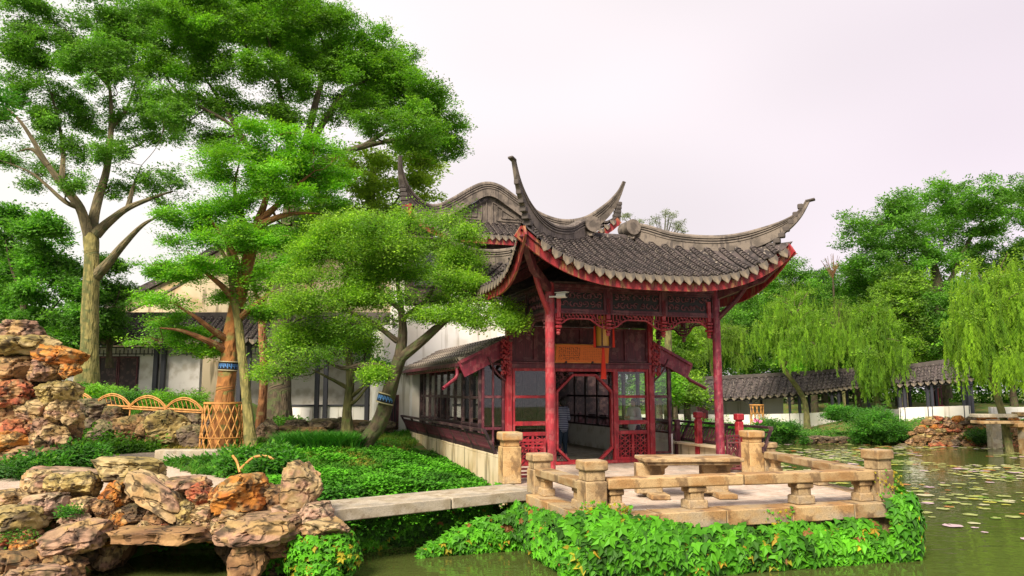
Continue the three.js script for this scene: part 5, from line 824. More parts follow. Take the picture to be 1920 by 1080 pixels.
{
  const c = GREEN.ivy, mp = GREEN.maple;
  [[-14.6, 26.2, 1.0, 'round leafy shrub under the pale trunk on the raised bed'], [-13.2, 25.4, 0.95, 'leafy shrub before the dark door of the corridor'], [-11.9, 25.0, 0.9, 'leafy shrub before the white wall, third along the raised bed'], [-10.6, 24.8, 0.85, 'leafy shrub next to the bamboo tree guard on the raised bed'], [-12.6, 24.0, 0.6, 'low shrub just behind the middle hoops of the bamboo fence']].forEach(([x, d, s, l], i) => shrub(l, x, gy(x, -d) - 0.05, -d, 0.95 * s, 0.52 * s, i % 2 ? mp : c, 700 + i, { n: 800, geos: SP.fern, size: 0.85, group: 'shrubs on the raised bed' }));
  shrub('tuft of bright groundcover at the foot of the tall rockery', -10.6, 0.9, -17.3, 0.55, 0.28, c, 720, { n: 500 }); shrub('mound of bright leaves right of the tall rockery base', -9.9, 0.95, -18.4, 0.6, 0.34, c, 721, { n: 600 }); shrub('small leafy mound at the left end of the gravel path', -11.7, 0.9, -16.9, 0.7, 0.25, c, 722, { n: 500 });
  shrub('leafy bush inside the bent bamboo hoops', -4.95, 0.95, -16.9, 0.55, 0.34, c, 723, { n: 800 }); shrub('leafy bush left of the bamboo hoops, by the slim leaning trunk', -5.9, 0.95, -17.8, 0.55, 0.3, c, 724, { n: 700 });
  shrub('strip of low leaves in front of the grey stone block', -7.7, 0.96, -19.25, 0.9, 0.07, c, 725, { n: 500, rz: 0.25 }); shrub('fern sprouting from a joint of the rock bridge', -6.83, 0.9, -12.32, 0.13, 0.08, c, 726, { n: 60, size: 0.5 });
  shrub('dark leaf clump between boulders beside the tall rockery', -11.6, 1.3, -22.1, 0.4, 0.3, GREEN.mid, 727, { n: 350 }); shrub('low green plants at the foot of the boulder bank', -10.9, 1.15, -21.6, 1.4, 0.12, GREEN.mid, 728, { n: 500, rz: 0.3 });
  shrub('moss and weeds trailing over the left rocks of the bridge', -7.7, 0.45, -11.95, 0.45, 0.22, GREEN.mid, 729, { n: 260, size: 0.6, rz: 0.15 });
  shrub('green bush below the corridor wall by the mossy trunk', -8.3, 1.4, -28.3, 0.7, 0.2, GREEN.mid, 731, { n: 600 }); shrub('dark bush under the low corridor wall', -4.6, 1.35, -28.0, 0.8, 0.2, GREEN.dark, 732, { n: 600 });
}
{ // ivy-like ground cover on the mound and grass on the bank
  const r = rnd(41), g = [spray(51, 9, 0.11, 0.075, 0.06, { thick: 0.25, out: 0.5 })], L = [], D2 = [], Y = [];
  for (let i = 0; i < 60000 && L.length < 26000; i++) {
    const x = r.r(-7, 0.4), z = -r.r(14.2, 25.5), s = edgeDist(x, z, POND); if (s < -0.1 || inPoly(x, z, PATH)) continue;
    const lx = (x - O.x) * ca - (z - O.z) * sa; if (lx > -1.1) continue;
    const e = fb3(x * 0.8, 1, z * 0.8, 2), bare = smooth(-z, 21.5, 23.5) + (x < -4.6 && z < -17.5 ? 0.6 : 0); if (r() < bare - 0.1 * e || (N3(x * 1.7, 3, z * 1.7) < -0.42)) continue;
    const pt = N3(x * 0.55 + 7, 0, z * 0.55), k = r.r(0.65, 1.35) * (1 + 0.3 * e) * (r() < 0.03 ? 1.6 : 1) * (0.85 + 0.5 * pt), col = mix3(GREEN.ivy[0], GREEN.ivy[1], clamp(0.62 + r.s(0.35) + e)), lift = (0.05 + 0.2 * Math.max(0, e + 0.2)) * (1 - 0.6 * smooth(lx, -2.2, -1.3));
    L.push({ m: mtx(V(x, gy(x, z) + lift * r.r(0.4, 1), z), r.s(0.4), r() * 6.28, r.s(0.4), r.r(0.8, 1.3)), c: col.map((v) => v * k) });
  }
  scatter('ground_cover', g[0], M.ivy, L, scene, 'glossy green ground cover over the mound left of the cabin');
  const b = [blades(61, 12, 0.32, 0.02, 0.9, 0.08)];
  for (let i = 0; i < 40000 && D2.length < 9000; i++) {
    const x = r.r(-13.5, -3.0), z = -r.r(12.8, 27.5); if (edgeDist(x, z, POND) < 0.15 || edgeDist(x, z, PATH) < r.r(-0.08, 0.1)) continue;
    const dry = smooth(N3(x * 0.5 + 4, 0, z * 0.5), -0.1, 0.3) * (z > -23 ? 1 : 0.3), near = z > -17 ? 0.5 : 1;
    D2.push({ m: mtx(V(x, gy(x, z), z), 0, r() * 6.28, 0, r.r(0.25, 0.7) * near), c: mix3([0.07, 0.26, 0.015], [0.36, 0.27, 0.04], clamp(dry + r.s(0.25))) });
  }
  scatter('grass', b[0], M.grass, D2, scene, 'short green and straw-coloured grass on the garden bank');
  const tall = thing('grass_clump', 'fountain of long grass blades left of the leaning trunk', 'grass', [-5.0, gy(-5.0, -20.6), -20.6]); for (let i = 0; i < 700; i++) { const a = r() * 6.28, q = Math.sqrt(r()); Y.push({ m: mtx(V(Math.cos(a) * q * 0.95, 0, Math.sin(a) * q * 0.6), 0, r() * 6.28, 0, r.r(1.2, 2.0)), c: mix3([0.03, 0.2, 0.012], [0.1, 0.33, 0.02], r()) }); }
  scatter('blades', b[0], M.grass, Y, tall); const stt = thing('grass_tuft', 'small tuft of dry grass on top of the left rocks by the path', 'grass', [-7.95, 0.95, -13.3]); const Z = []; for (let i = 0; i < 90; i++) Z.push({ m: mtx(V(r.s(0.45), 0, r.s(0.2)), 0, r() * 6.28, 0, r.r(0.5, 0.9)), c: mix3([0.1, 0.26, 0.02], [0.3, 0.26, 0.03], r()) }); scatter('blades', b[0], M.grass, Z, stt);
}
// ---------------------------------------------------------------- trees on the left bank
const TR = {
zelkova: {t:[[-8.67,1.52,-29],[-8.65,3.09,-29],[-8.76,5.5,-29.3],[-8.92,8.09,-30],[-9.02,10.49,-31],[-9.09,12.13,-32]],
 b:[[[-9.02,11.52,-31.5],[-7.97,12.6,-32],[-6.49,13.35,-32.5],[-4.71,13.83,-33],[-3.35,13.79,-33.5]],[[-9.09,12.13,-32],[-8.5,14.36,-33],[-7.37,16.09,-33],[-5.81,17.05,-33.5]],[[-9.07,11.55,-31.6],[-9.6,13.78,-32],[-10.16,16.17,-32],[-10.71,18.36,-32]],[[-9.02,10.49,-31],[-10.75,12.45,-31.5],[-12.41,14.97,-32],[-13.9,17.14,-32]],[[-9.09,12.13,-32],[-8.63,15.16,-32.5],[-8.36,17.58,-33],[-8.64,18.84,-33]],[[-10.75,12.45,-31.5],[-11.34,13.49,-30.5],[-13.83,15.08,-30.5],[-15.07,17.16,-31]],[[-10.16,16.17,-32],[-11.72,17.84,-33],[-12.76,19.61,-33]],[[-6.49,13.35,-32.5],[-4.87,14.96,-34],[-3.16,14.84,-34]]],
 c:[[-15.32,19.35,-31.77,1.36,.74],[-13.06,19.46,-30.74,1.36,.76],[-12.1,20.94,-33,1.46,.82],[-9.58,19.22,-31.2,1.33,.77],[-8.19,18.71,-32.12,1.37,.8],[-6.86,18.4,-33.8,1.35,.79],[-5.18,16.77,-32.57,1.26,.76],[-3.72,15.45,-32.32,1.11,.71],[-2.8,14.44,-33.23,.78,.69],[-16.29,18.22,-32.49,1.3,.67],[-13.48,17.62,-30.38,1.26,.63],[-12.08,18.22,-31.31,1.3,.65],[-10.83,18.64,-33.11,1.37,.69],[-8.94,17.7,-33.37,1.33,.69],[-7.07,16.56,-32.65,1.26,.68],[-5.73,15.89,-33.46,1.2,.65],[-3.72,13.69,-30.56,.97,.55],[-2.91,13.66,-33.47,.74,.51],[-14.46,16.13,-30.79,1.15,.51],[-12.87,16.79,-31.77,1.18,.48],[-10.55,15.96,-30.4,1.09,.46],[-9.22,15.8,-31.99,1.15,.49],[-7.61,15.4,-33.14,1.14,.46],[-5.51,13.83,-30.81,.98,.38],[-4.41,13.53,-32.54,.94,.36],[-13.44,14.69,-30.65,1.01,.42],[-12.24,15.38,-32.76,1.04,.45],[-9.67,14.37,-31.35,.95,.39],[-15.2,14.31,-32.17,1.02,.44],[-13.01,13.72,-32.53,.99,.4],[-16.52,18.15,-31.07,1.07,.6],[-16.54,16.63,-30.87,.98,.51],[-8.33,18.65,-36,1.24,.7],[-10.48,20.3,-36,1.49,.79],[-12.86,20.85,-36,1.49,.79],[-6.75,17.56,-36,1.24,.7],[-4.91,16.21,-36,1.09,.65],[-15.22,20.85,-36,1.49,.79]]},
left: {t:[[-14.46,3.07,-26.5],[-14.47,4.52,-26.5],[-14.54,5.99,-26.5],[-14.58,7.11,-26.5],[-14.75,8.26,-26.6]],
 b:[[[-14.73,7.97,-26.6],[-15.03,9.14,-26.3],[-15.56,9.92,-26],[-15.95,10.52,-25.8],[-16.8,11.94,-25.5],[-17.39,12.51,-25.5]],[[-14.75,8.26,-26.6],[-14.83,9.5,-27],[-14.68,10.74,-27.2],[-14.68,12.37,-27.3],[-14.85,14.01,-27.3],[-15.38,15.87,-27.3]],[[-14.57,8.26,-26.6],[-14.13,8.73,-26.6],[-13.51,9.21,-26.6],[-12.59,9.6,-26.6],[-11.95,9.83,-26.6]],[[-14.44,6.73,-26.5],[-13.82,7.24,-26.2],[-13.22,7.86,-26],[-12.52,8.46,-25.8],[-11.9,8.7,-25.6]],[[-15.03,9.14,-26.3],[-15.33,9.26,-26],[-16.6,10.29,-26],[-17.75,10.77,-26]],[[-14.68,12.37,-27.3],[-14.22,13.26,-27.5],[-13.91,14.71,-27.5]],[[-14.85,14.01,-27.3],[-15.64,14.91,-27],[-16.52,16.14,-27]],[[-15.56,9.92,-26],[-15.9,11.31,-26.5],[-16.69,13.28,-27],[-17.17,14.5,-27]],[[-13.51,9.21,-26.6],[-13.47,10.04,-26.8],[-13.33,10.88,-27]],[[-15.95,10.52,-25.8],[-16.42,11.02,-25.6],[-16.89,10.9,-25.5]]],
 c:[[-17.79,16.16,-26.22,.8,.51],[-16.97,16.46,-27.23,.83,.53],[-15.19,16.4,-26.69,.81,.48],[-14.41,15.79,-27.36,.68,.45],[-17.63,14.96,-26.9,.78,.45],[-15.44,14.6,-26.32,.73,.44],[-14.16,13.75,-26.18,.65,.4],[-17.58,13.23,-26.12,.65,.4],[-16.97,13.71,-27.6,.76,.42],[-14.48,13.08,-27.85,.65,.42],[-16.75,12.5,-26.25,.62,.33],[-15.84,12.87,-27.82,.65,.38],[-18.44,11.34,-27.88,.69,.38],[-14.07,11.22,-26.51,.66,.4],[-15.9,11.34,-26.9,.67,.37],[-13.42,12.25,-27.84,.69,.42],[-12.93,10.46,-26.6,.7,.37],[-17.15,10.57,-27.32,.68,.3],[-14.67,10.21,-27.44,.57,.3],[-14.72,9.74,-25.35,.45,.24],[-12.25,10.1,-27.03,.56,.34],[-17.06,15.2,-25.49,.7,.46],[-16.53,15.28,-27.15,.71,.41],[-13,13.16,-26.19,.61,.4],[-11.87,12.45,-25.85,.61,.36],[-16.92,13.7,-26.06,.65,.4],[-12.44,9.38,-26.9,.33,.19],[-18.01,14.67,-25.6,.71,.53],[-19.49,12.95,-27.76,.69,.5],[-14.17,16.74,-27.36,.75,.49],[-14.29,14.63,-25.94,.64,.39]]},
maple: {t:[[-8.11,1.14,-22],[-8.1,2.48,-22],[-8.04,3.63,-22],[-7.97,4.69,-22],[-7.77,5.76,-22],[-7.55,6.85,-22],[-7.4,7.64,-22]],
 b:[[[-7.4,7.64,-22],[-6.83,8.19,-22],[-6.18,8.77,-21.8],[-5.67,9.11,-21.6]],[[-7.4,7.64,-22],[-7.22,8.48,-22.2],[-7.09,9.32,-22.3],[-7,10.13,-22.3]],[[-7.48,7.16,-22],[-7.98,8,-22.2],[-8.21,8.83,-22.3],[-8.09,9.64,-22.3]],[[-7.42,7.56,-22],[-6.39,7.83,-21.6],[-5.43,7.81,-21.4]],[[-7.86,5.3,-22],[-8.11,5.71,-21.6],[-8.5,6.1,-21.2],[-8.97,6.67,-21]],[[-7.77,5.76,-22],[-7.86,6.62,-21.6],[-8.31,7.37,-21.5],[-8.95,7.99,-21.5]],[[-8.04,4.23,-22],[-8.32,4.5,-21.5],[-8.73,4.9,-21],[-9.39,5.31,-20.8]],[[-8.05,3.93,-22],[-8.41,4.2,-21.4],[-8.99,4.46,-21],[-9.49,4.52,-20.8]],[[-7.97,4.69,-22],[-7.19,5.26,-21.6],[-6.55,5.68,-21.4]]],
 c:[[-6.7,10.05,-21.32,.82,.29],[-5.62,9.96,-21.87,.69,.27],[-7.64,9.49,-21.04,.73,.29],[-6.22,9.43,-21.86,.84,.27],[-8.87,9.18,-22.12,.76,.27],[-6.97,8.76,-20.92,.81,.26],[-5.54,9.43,-22.98,.67,.29],[-8.26,8.19,-21.66,.84,.27],[-6.45,8.3,-21.21,.82,.26],[-9.09,7.81,-21.7,.69,.27],[-5.77,8.28,-22.39,.71,.28],[-4.81,9.43,-21.09,.41,.2],[-9.36,6.96,-21.36,.62,.21],[-7.82,7.12,-21.01,.81,.26],[-6.69,7.13,-21.43,.77,.27],[-10.04,6.27,-21.8,.54,.18],[-8.53,6.26,-21.24,.73,.23],[-7.42,5.96,-21.75,.69,.24],[-6.14,6.14,-20.96,.61,.23],[-9.16,5.19,-20.96,.52,.17],[-9.83,4.8,-21.53,.59,.18],[-9.59,4.52,-22.76,.72,.16],[-6.97,5.06,-21.88,.54,.18],[-10.17,4.23,-22.02,.55,.14],[-8.72,4.02,-22.22,.55,.15],[-7.95,9.08,-22.92,.79,.28],[-6.45,7.76,-22.94,.63,.25],[-8,5.5,-22.37,.56,.19],[-8.63,9.6,-21.65,.54,.24],[-9.63,6.12,-22.29,.62,.22],[-6.01,9,-22.33,.71,.25],[-7.8,10.3,-21.83,.54,.21],[-10.49,5.46,-22.05,.37,.14]]},
leaning: {t:[[-4.22,1.04,-20.8],[-3.88,1.48,-20.8],[-3.47,2.04,-20.6],[-3.23,2.74,-20.4],[-3.05,3.29,-20.2],[-2.9,3.7,-20.1]],
 b:[[[-2.9,3.7,-20.1],[-2.83,4.38,-20],[-2.88,4.94,-20],[-2.99,5.64,-20],[-3.08,6.49,-20]],[[-2.9,3.67,-20.1],[-2.32,4.09,-19.8],[-1.75,4.55,-19.5],[-1.06,5.03,-19],[-.58,5.05,-18.6],[-.13,4.62,-18.2]],[[-2.88,4.66,-20],[-2.2,5.19,-19.8],[-1.8,6.03,-19.8],[-1.53,6.73,-19.8]],[[-3.07,3.22,-20.2],[-3.36,3.42,-20],[-3.81,3.48,-19.8],[-4.3,3.41,-19.6],[-4.8,3.67,-19.4]],[[-2.88,4.94,-20],[-3.65,5.52,-20.2],[-4.42,6.13,-20.4],[-4.86,6.7,-20.4]],[[-2.96,4.11,-20],[-3.7,4.64,-19.8],[-4.62,4.9,-19.6],[-5.37,4.61,-19.4]],[[-1.75,4.55,-19.5],[-1.33,4.72,-19.2],[-.99,4.57,-19]],[[-1.06,5.03,-19],[-.79,5.37,-19],[-.73,5.77,-19]]],
 c:[[-4.47,7.03,-19.87,.63,.27],[-3.45,6.95,-18.86,.65,.26],[-2.68,7.33,-20.05,.69,.25],[-1.74,7.13,-19.81,.55,.25],[-1.2,6.65,-19.04,.42,.21],[-5.01,6.46,-19.87,.63,.25],[-3.91,6.35,-19.27,.66,.24],[-2.91,6.42,-18.87,.65,.23],[-2.16,6.66,-20.53,.65,.23],[-1.37,6.15,-19.67,.49,.19],[-5.4,5.76,-19.86,.63,.25],[-4.4,5.81,-19.72,.68,.24],[-3.5,5.93,-20.08,.69,.25],[-2.55,5.97,-20.33,.65,.22],[-1.58,5.56,-18.96,.55,.18],[-.93,5.45,-19.13,.4,.16],[-5.33,4.99,-19.2,.61,.21],[-4.64,5.11,-19.66,.68,.22],[-3.75,5.22,-19.98,.63,.22],[-2.71,5.22,-19.48,.54,.19],[-1.87,5.3,-20.71,.51,.17],[-5.73,4.36,-19.75,.54,.22],[-4.9,4.36,-19.7,.63,.22],[-4.02,4.47,-19.38,.53,.19],[-6.11,3.83,-19.97,.5,.19],[-5.13,3.66,-19.12,.53,.16],[-4.37,3.8,-19.25,.48,.13],[-6,3.27,-19.44,.35,.13],[-.77,4.86,-18.6,.41,.15],[-.25,4.75,-18.2,.33,.13],[-.06,4.42,-18,.32,.11],[-.91,4.55,-18.8,.36,.12],[-1.45,4.7,-19,.31,.1],[-2.15,4.74,-19.4,.35,.12],[-3.12,4.66,-20.02,.33,.12],[-3.83,4,-20.57,.37,.13],[-5.68,3.41,-19.71,.38,.12],[-3.45,3.27,-19.32,.27,.09]]},
mid_light: {t:[[-7.11,8.71,-40],[-7.25,10.98,-40],[-7.48,12.7,-40],[-7.38,14.45,-40]],
 b:[[[-7.25,10.98,-40],[-6.21,12.7,-40],[-5.11,14.16,-40]],[[-7.48,12.7,-40],[-8.5,13.86,-40],[-9.1,14.74,-40]]],
 c:[[-7.76,15.16,-40.4,1.39,.72],[-5.96,15.28,-39.83,1.21,.66],[-4.33,14.44,-38.07,.79,.47],[-8.79,13.79,-38.71,1.23,.69],[-6.7,13.42,-39.44,1.36,.65],[-4.88,13.38,-38.23,.95,.53],[-8.18,12.09,-38.65,1.33,.69],[-6.12,12,-39.45,1.09,.6],[-4.57,13.1,-40.41,.56,.28],[-10.07,12.32,-40.82,1.41,.73],[-8.18,11.31,-41.63,1.44,.69],[-9.77,10.43,-38.67,1.33,.8],[-9.05,9.91,-40.43,1.39,.72],[-11.72,10.46,-41.86,1.33,.87],[-4.12,14.88,-41.47,.51,.29]]},
far_left_dark: {t:[[-17.93,2.89,-28.5],[-18.04,4.64,-28.5],[-18.09,6.22,-28.5]],
 b:[[[-18.04,4.64,-28.5],[-17.17,5.63,-28.5],[-16.46,6.62,-28.5]],[[-18.09,6.22,-28.5],[-18.71,7.43,-28.5],[-18.99,8.44,-28.5]]],
 c:[[-19.29,9.47,-29.47,.93,.53],[-16.94,8.61,-27.39,.83,.45],[-19.68,8.44,-29.56,.94,.53],[-17.67,7.81,-28.38,.9,.47],[-16.6,7.39,-28.3,.78,.47],[-18.88,6.92,-29.16,.92,.52],[-17.05,6.39,-28.2,.86,.47],[-15.75,6.55,-27.94,.69,.42],[-19.17,5.72,-29.45,.93,.45],[-17.3,5.42,-28.42,.86,.39],[-15.66,5.54,-27.57,.68,.38],[-16.24,4.61,-28.04,.7,.27],[-17.51,4.59,-27.61,.76,.27]]},
far_left_round: {t:[[-15.54,3.71,-30],[-15.61,4.74,-30],[-15.7,5.98,-30]],
 b:[[[-15.67,5.57,-30],[-15.42,6.4,-30],[-15.29,7.03,-30]]],
 c:[[-15.92,7.46,-30.03,.7,.46],[-15.53,6.77,-30.39,.46,.42],[-16.01,6.39,-29.93,.7,.45],[-15.36,5.75,-29.77,.57,.37],[-15.66,5.11,-29.45,.73,.28],[-15.1,5.35,-29.93,.41,.21],[-14.62,5.99,-29.08,.24,.2]]},
};
tree('zelkova_tree', 'huge dark green tree with billowing umbrella crown rising behind all the others', TR.zelkova, { r0: 0.42, r1: 0.3, bark: M.barkDark, cols: GREEN.zelkova, geos: SP.broad, n: 36000, seed: 1, size: 0.85, spread: 1.25, gap: -0.16, sr: 0.34, br: 0.6, tips: 2 });
tree('camphor_tree', 'tall airy tree with pale yellowish trunk forking wide before the left wall', TR.left, { r0: 0.3, r1: 0.24, bark: M.barkPale, limbBark: M.barkLimb, spread: 1.45, cols: GREEN.left, geos: SP.broad, n: 16000, seed: 2, size: 0.7, stray: 0.6, br: 0.7, tips: 2 });
tree('maple_tree', 'bright green tree in layered sprays, its trunk in a bamboo guard', TR.maple, { r0: 0.27, r1: 0.17, bark: M.barkOrange, limbBark: M.barkRed, cols: GREEN.maple, geos: SP.maple, n: 14000, seed: 3, size: 0.7, br: 0.62, tilt: 0.25 });
tree('leaning_tree', 'leaning dark-trunked tree with dense yellow-green small leaves reaching over the cabin roof', TR.leaning, { r0: 0.23, r1: 0.17, bark: M.barkDark, cols: GREEN.lean, geos: SP.fine, n: 13000, seed: 4, size: 0.9, stray: 0.65, sr: 0.36, spread: 1.1, br: 0.75, tips: 2 });
tree('background_tree', 'light green tree standing behind the left horn of the stern hall', TR.mid_light, { r0: 0.3, r1: 0.2, bark: M.barkDark, cols: [[0.22, 0.36, 0.015], [0.36, 0.55, 0.03]], geos: SP.far, n: 6500, seed: 5, size: 0.62, tips: 1 });
tree('evergreen_tree', 'dark dense evergreen tree behind the tall rockery', TR.far_left_dark, { r0: 0.16, r1: 0.12, bark: M.barkDark, cols: [[0.07, 0.22, 0.012], [0.15, 0.42, 0.018], [0.22, 0.52, 0.03]], geos: SP.broad, n: 8000, seed: 6, size: 0.95 });
tree('evergreen_tree', 'small rounded dark tree between the pale trunk and the gable wall', TR.far_left_round, { r0: 0.12, r1: 0.09, bark: M.barkDark, cols: GREEN.mid, geos: SP.broad, n: 3200, seed: 7, size: 0.8 });
tagBand('tree_tag', 'upright black and blue number band round the orange trunk above the bamboo guard', [-8.04, 3.53, -22], 0.262, -0.04, '#4f86c8');
tagBand('tree_tag', 'tilted black and blue number band round the leaning dark trunk', [-3.3, 2.64, -20.42], 0.222, -0.24, '#4f86c8');
const bare = (name, label, pts, r0, r1, bark, extra, cl, cols) => {
  const o = thing(name, label, 'tree', pts[0]), L = (p) => p.map((v, i) => v - pts[0][i]); part('trunk', limb(pts.map(L), [r0 * 1.3, r0], r1, 12, 24, 0.15, r0 * 90), bark, o);
  for (const e of extra) part('branch', limb(e.map(L), r1 * 0.75, r1 * 0.25, 7, 12, 0.1, 3), bark, o);
  if (cl) crown(o, cl.map((c) => [...L(c.slice(0, 3)), ...c.slice(3)]), { geos: SP.maple, n: 260 * cl.length, seed: r0 * 1000, cols, size: 0.8 });
};
bare('slim_tree', 'slim pale mossy trunk leaning left just right of the bamboo tree guard', [[-7.1, 1.15, -21.5], [-7.35, 2.7, -21.6], [-7.75, 4.8, -21.8], [-8.05, 6.3, -21.9], [-8.2, 7.3, -22]], 0.145, 0.09, M.barkPale, [[[-8.05, 6.3, -21.9], [-8.5, 7, -22], [-9.1, 7.4, -22.2]]], [[-8.4, 7.5, -22, 0.8, 0.35]], GREEN.maple);
bare('red_barked_tree', 'slender reddish trunk with a fork, left of the thick mossy trunk', [[-8.5, 1.5, -26.5], [-8.45, 3.2, -26.5], [-8.6, 5.2, -26.5], [-8.6, 5.9, -26.5]], 0.15, 0.11, M.barkRed, [[[-8.6, 5.6, -26.5], [-9.0, 6.6, -26.4], [-9.3, 7.6, -26.3]], [[-8.6, 5.7, -26.5], [-8.3, 6.8, -26.6], [-8.1, 7.9, -26.6]]], [[-9.2, 7.9, -26.3, 0.8, 0.45], [-8.0, 8.1, -26.6, 0.8, 0.45], [-8.6, 6.9, -26, 0.6, 0.3]], GREEN.maple);
bare('small_tree', 'short gnarled brown trunk with bare twigs before the low corridor wall', [[-5.18, 1.33, -24.8], [-5.22, 2.2, -24.8], [-5.16, 3.0, -24.8], [-5.2, 3.8, -24.8], [-5.3, 4.6, -24.8]], 0.17, 0.1, M.barkMoss, [[[-5.18, 2.6, -24.8], [-4.8, 2.9, -24.7], [-4.45, 3.4, -24.6]], [[-5.18, 2.9, -24.8], [-5.7, 3.2, -24.6], [-6.3, 3.5, -24.5]], [[-5.16, 2.4, -24.8], [-4.9, 2.55, -24.6], [-4.5, 3.0, -24.4]], [[-5.2, 3.3, -24.8], [-4.8, 3.7, -24.9], [-4.5, 4.0, -24.9]]], [[-4.4, 3.6, -24.8, 0.55, 0.3], [-5.4, 4.6, -24.8, 0.8, 0.5]], GREEN.dark);
{ // leaves of a near branch in the upper left corner
  const o = thing('overhanging_branch', 'out-of-focus leafy branch tips hanging into the top left corner', 'branch', [-5.6, 5.9, -8]); part('branch', limb([[-1.6, 0.6, 0], [-0.8, 0.4, 0.1], [0.05, 0.2, 0]], 0.03, 0.008, 6, 10), M.barkDark, o);
  crown(o, [[-0.2, 0.25, 0, 0.34, 0.2], [0.1, 0.0, 0.1, 0.2, 0.14], [-0.25, -0.45, 0, 0.22, 0.14], [-0.6, 0.1, 0, 0.4, 0.4]], { geos: SP.maple, n: 300, seed: 8, cols: [[0.05, 0.22, 0.012], [0.1, 0.34, 0.02], [0.13, 0.4, 0.02]], size: 0.45 });
}
// ---------------------------------------------------------------- far bank: galleries, walls, rocks
function gallery(name, label, pts, cols, pitch, back) {
  const o = thing(name, label, 'gallery', [pts[0][0], 0, pts[0][1]]), L = (p, y, s = 0, dz = 0) => V(p[0] - pts[0][0] + s, y, p[1] - pts[0][1] + dz);
  const dir = V(pts[pts.length - 1][0] - pts[0][0], 0, pts[pts.length - 1][1] - pts[0][1]).normalize(), nrm = V(-dir.z, 0, dir.x); if (nrm.z < 0) nrm.negate();
  const at = (t, k) => { const f = t * (pts.length - 1), i = Math.min(pts.length - 2, Math.floor(f)), q = f - i; return { p: L(pts[i], 0).lerp(L(pts[i + 1], 0), q), y: k.map((j) => lerp(pts[i][j], pts[i + 1][j], q)) }; };
  const N = 24, W = 1.35, line = (k, off, dy = 0) => Array.from({ length: N + 1 }, (_, i) => { const a = at(i / N, [k]); return a.p.setY(a.y[0] + dy).addScaledVector(nrm, off); });
  // roof: front and back slopes with their tile rows
  const E = line(4, W), Rg = line(5, 0), Bk = line(4, -W), pos = []; for (let i = 0; i < N; i++) for (const [a, b] of [[E, Rg], [Rg, Bk]]) for (const q of [a[i], a[i + 1], b[i + 1], a[i], b[i + 1], b[i]]) pos.push(q.x, q.y, q.z);
  const g = new THREE.BufferGeometry(); g.setAttribute('position', new THREE.Float32BufferAttribute(pos, 3)); g.computeVertexNormals(); const roof = part('roof', prep(g), M.tile, o);
  const len = L(pts[pts.length - 1], 0).length(), n = Math.round(len / pitch), d = dripGeo(pitch * 0.8, 0.18);
  for (let i = 0; i <= n; i++) { const a = at(i / n, [4, 5]), e = a.p.clone().setY(a.y[0] + 0.03).addScaledVector(nrm, W + 0.03), r = a.p.clone().setY(a.y[1] + 0.02), m = e.clone().lerp(r, 0.5).add(V(0, -0.06, 0)); part('tile_row', tileRow([e, m, r], 0.12, 0.3, i), M.tile, roof); const q = part('drip_tile', d, M.drip, roof); q.position.copy(e).add(dir.clone().multiplyScalar(pitch / 2)).add(V(0, -0.02, 0)); q.rotation.y = Math.atan2(nrm.x, nrm.z); }
  part('roof_ridge', sweep(Rg, [[-0.14, -0.05], [0.14, -0.05], [0.1, 0.2], [-0.1, 0.2]]), M.ridgeDark, roof);
  part('eave_beam', sweep(line(4, W - 0.25, -0.22), rectP(0.12, 0.16)), M.black, o);
  if (pts[0][3] > pts[0][2]) { const w = part('parapet', (() => { const v = [], T = line(3, W - 0.2), U = line(2, W - 0.2, -0.6), T2 = line(3, W - 0.5), U2 = line(2, W - 0.5, -0.6); for (let i = 0; i < N; i++) for (const [a, b] of [[T, U], [T2, T], [U2, T2]]) for (const q of [a[i], b[i], b[i + 1], a[i], b[i + 1], a[i + 1]]) v.push(q.x, q.y, q.z); const gg = new THREE.BufferGeometry(); gg.setAttribute('position', new THREE.Float32BufferAttribute(v, 3)); gg.computeVertexNormals(); return prep(gg, 0.5); })(), M.plaster, o); }
  for (const t of cols) for (const off of [W - 0.28, -W + 0.3]) { const a = at(t, [2, 4]), q = a.p.addScaledVector(nrm, off); part('column', B(0.15, a.y[1] - a.y[0] + 0.3, 0.15, q.x, a.y[0] - 0.3, q.z), M.postBlue, o); if (off > 0) for (const s of [-1, 1]) part('bracket', limb([[q.x, a.y[1] - 0.62, q.z], [q.x + dir.x * s * 0.22, a.y[1] - 0.38, q.z + dir.z * s * 0.22], [q.x + dir.x * s * 0.5, a.y[1] - 0.25, q.z + dir.z * s * 0.5]], 0.035, 0.03, 5, 6), M.black, o); }
  if (back) { const v = [], T = line(4, -W + 0.3, 0.1), U = line(2, -W + 0.3, -0.5); for (let i = 0; i < Math.round(N * back); i++) for (const q of [T[i], U[i], U[i + 1], T[i], U[i + 1], T[i + 1]]) v.push(q.x, q.y, q.z); const gg = new THREE.BufferGeometry(); gg.setAttribute('position', new THREE.Float32BufferAttribute(v, 3)); gg.computeVertexNormals(); part('back_wall', prep(gg, 0.5), M.plaster, o); }
  return o;
}
gallery('covered_gallery', 'long low covered gallery with dark tiled roof winding along the far bank', [[10.2, -61.5, 0.1, 1.0, 2.1, 3.6], [12.7, -60, 0.18, 1.07, 2.12, 3.62], [17.13, -57, 0.39, 1.12, 2.31, 3.8], [20.67, -54, 0.67, 1.32, 2.7, 4.0], [22.77, -52, 0.82, 1.52, 3.06, 4.15], [25.33, -50, 0.96, 1.7, 3.33, 4.3]], [0.02, 0.17, 0.3, 0.43, 0.55, 0.58, 0.72, 0.75, 0.87, 0.98], 0.42, 0.5);
gallery('gallery_pavilion', 'higher gallery pavilion with open dark posts on the far bank, above the rock wall', [[22.92, -46, 1.05, 1.86, 3.16, 4.1], [24.4, -45, 1.18, 1.94, 3.32, 4.34], [25.86, -44, 1.31, 2.02, 3.48, 4.56]], [0.02, 0.09, 0.42, 0.48, 0.92, 0.99], 0.34, 0);
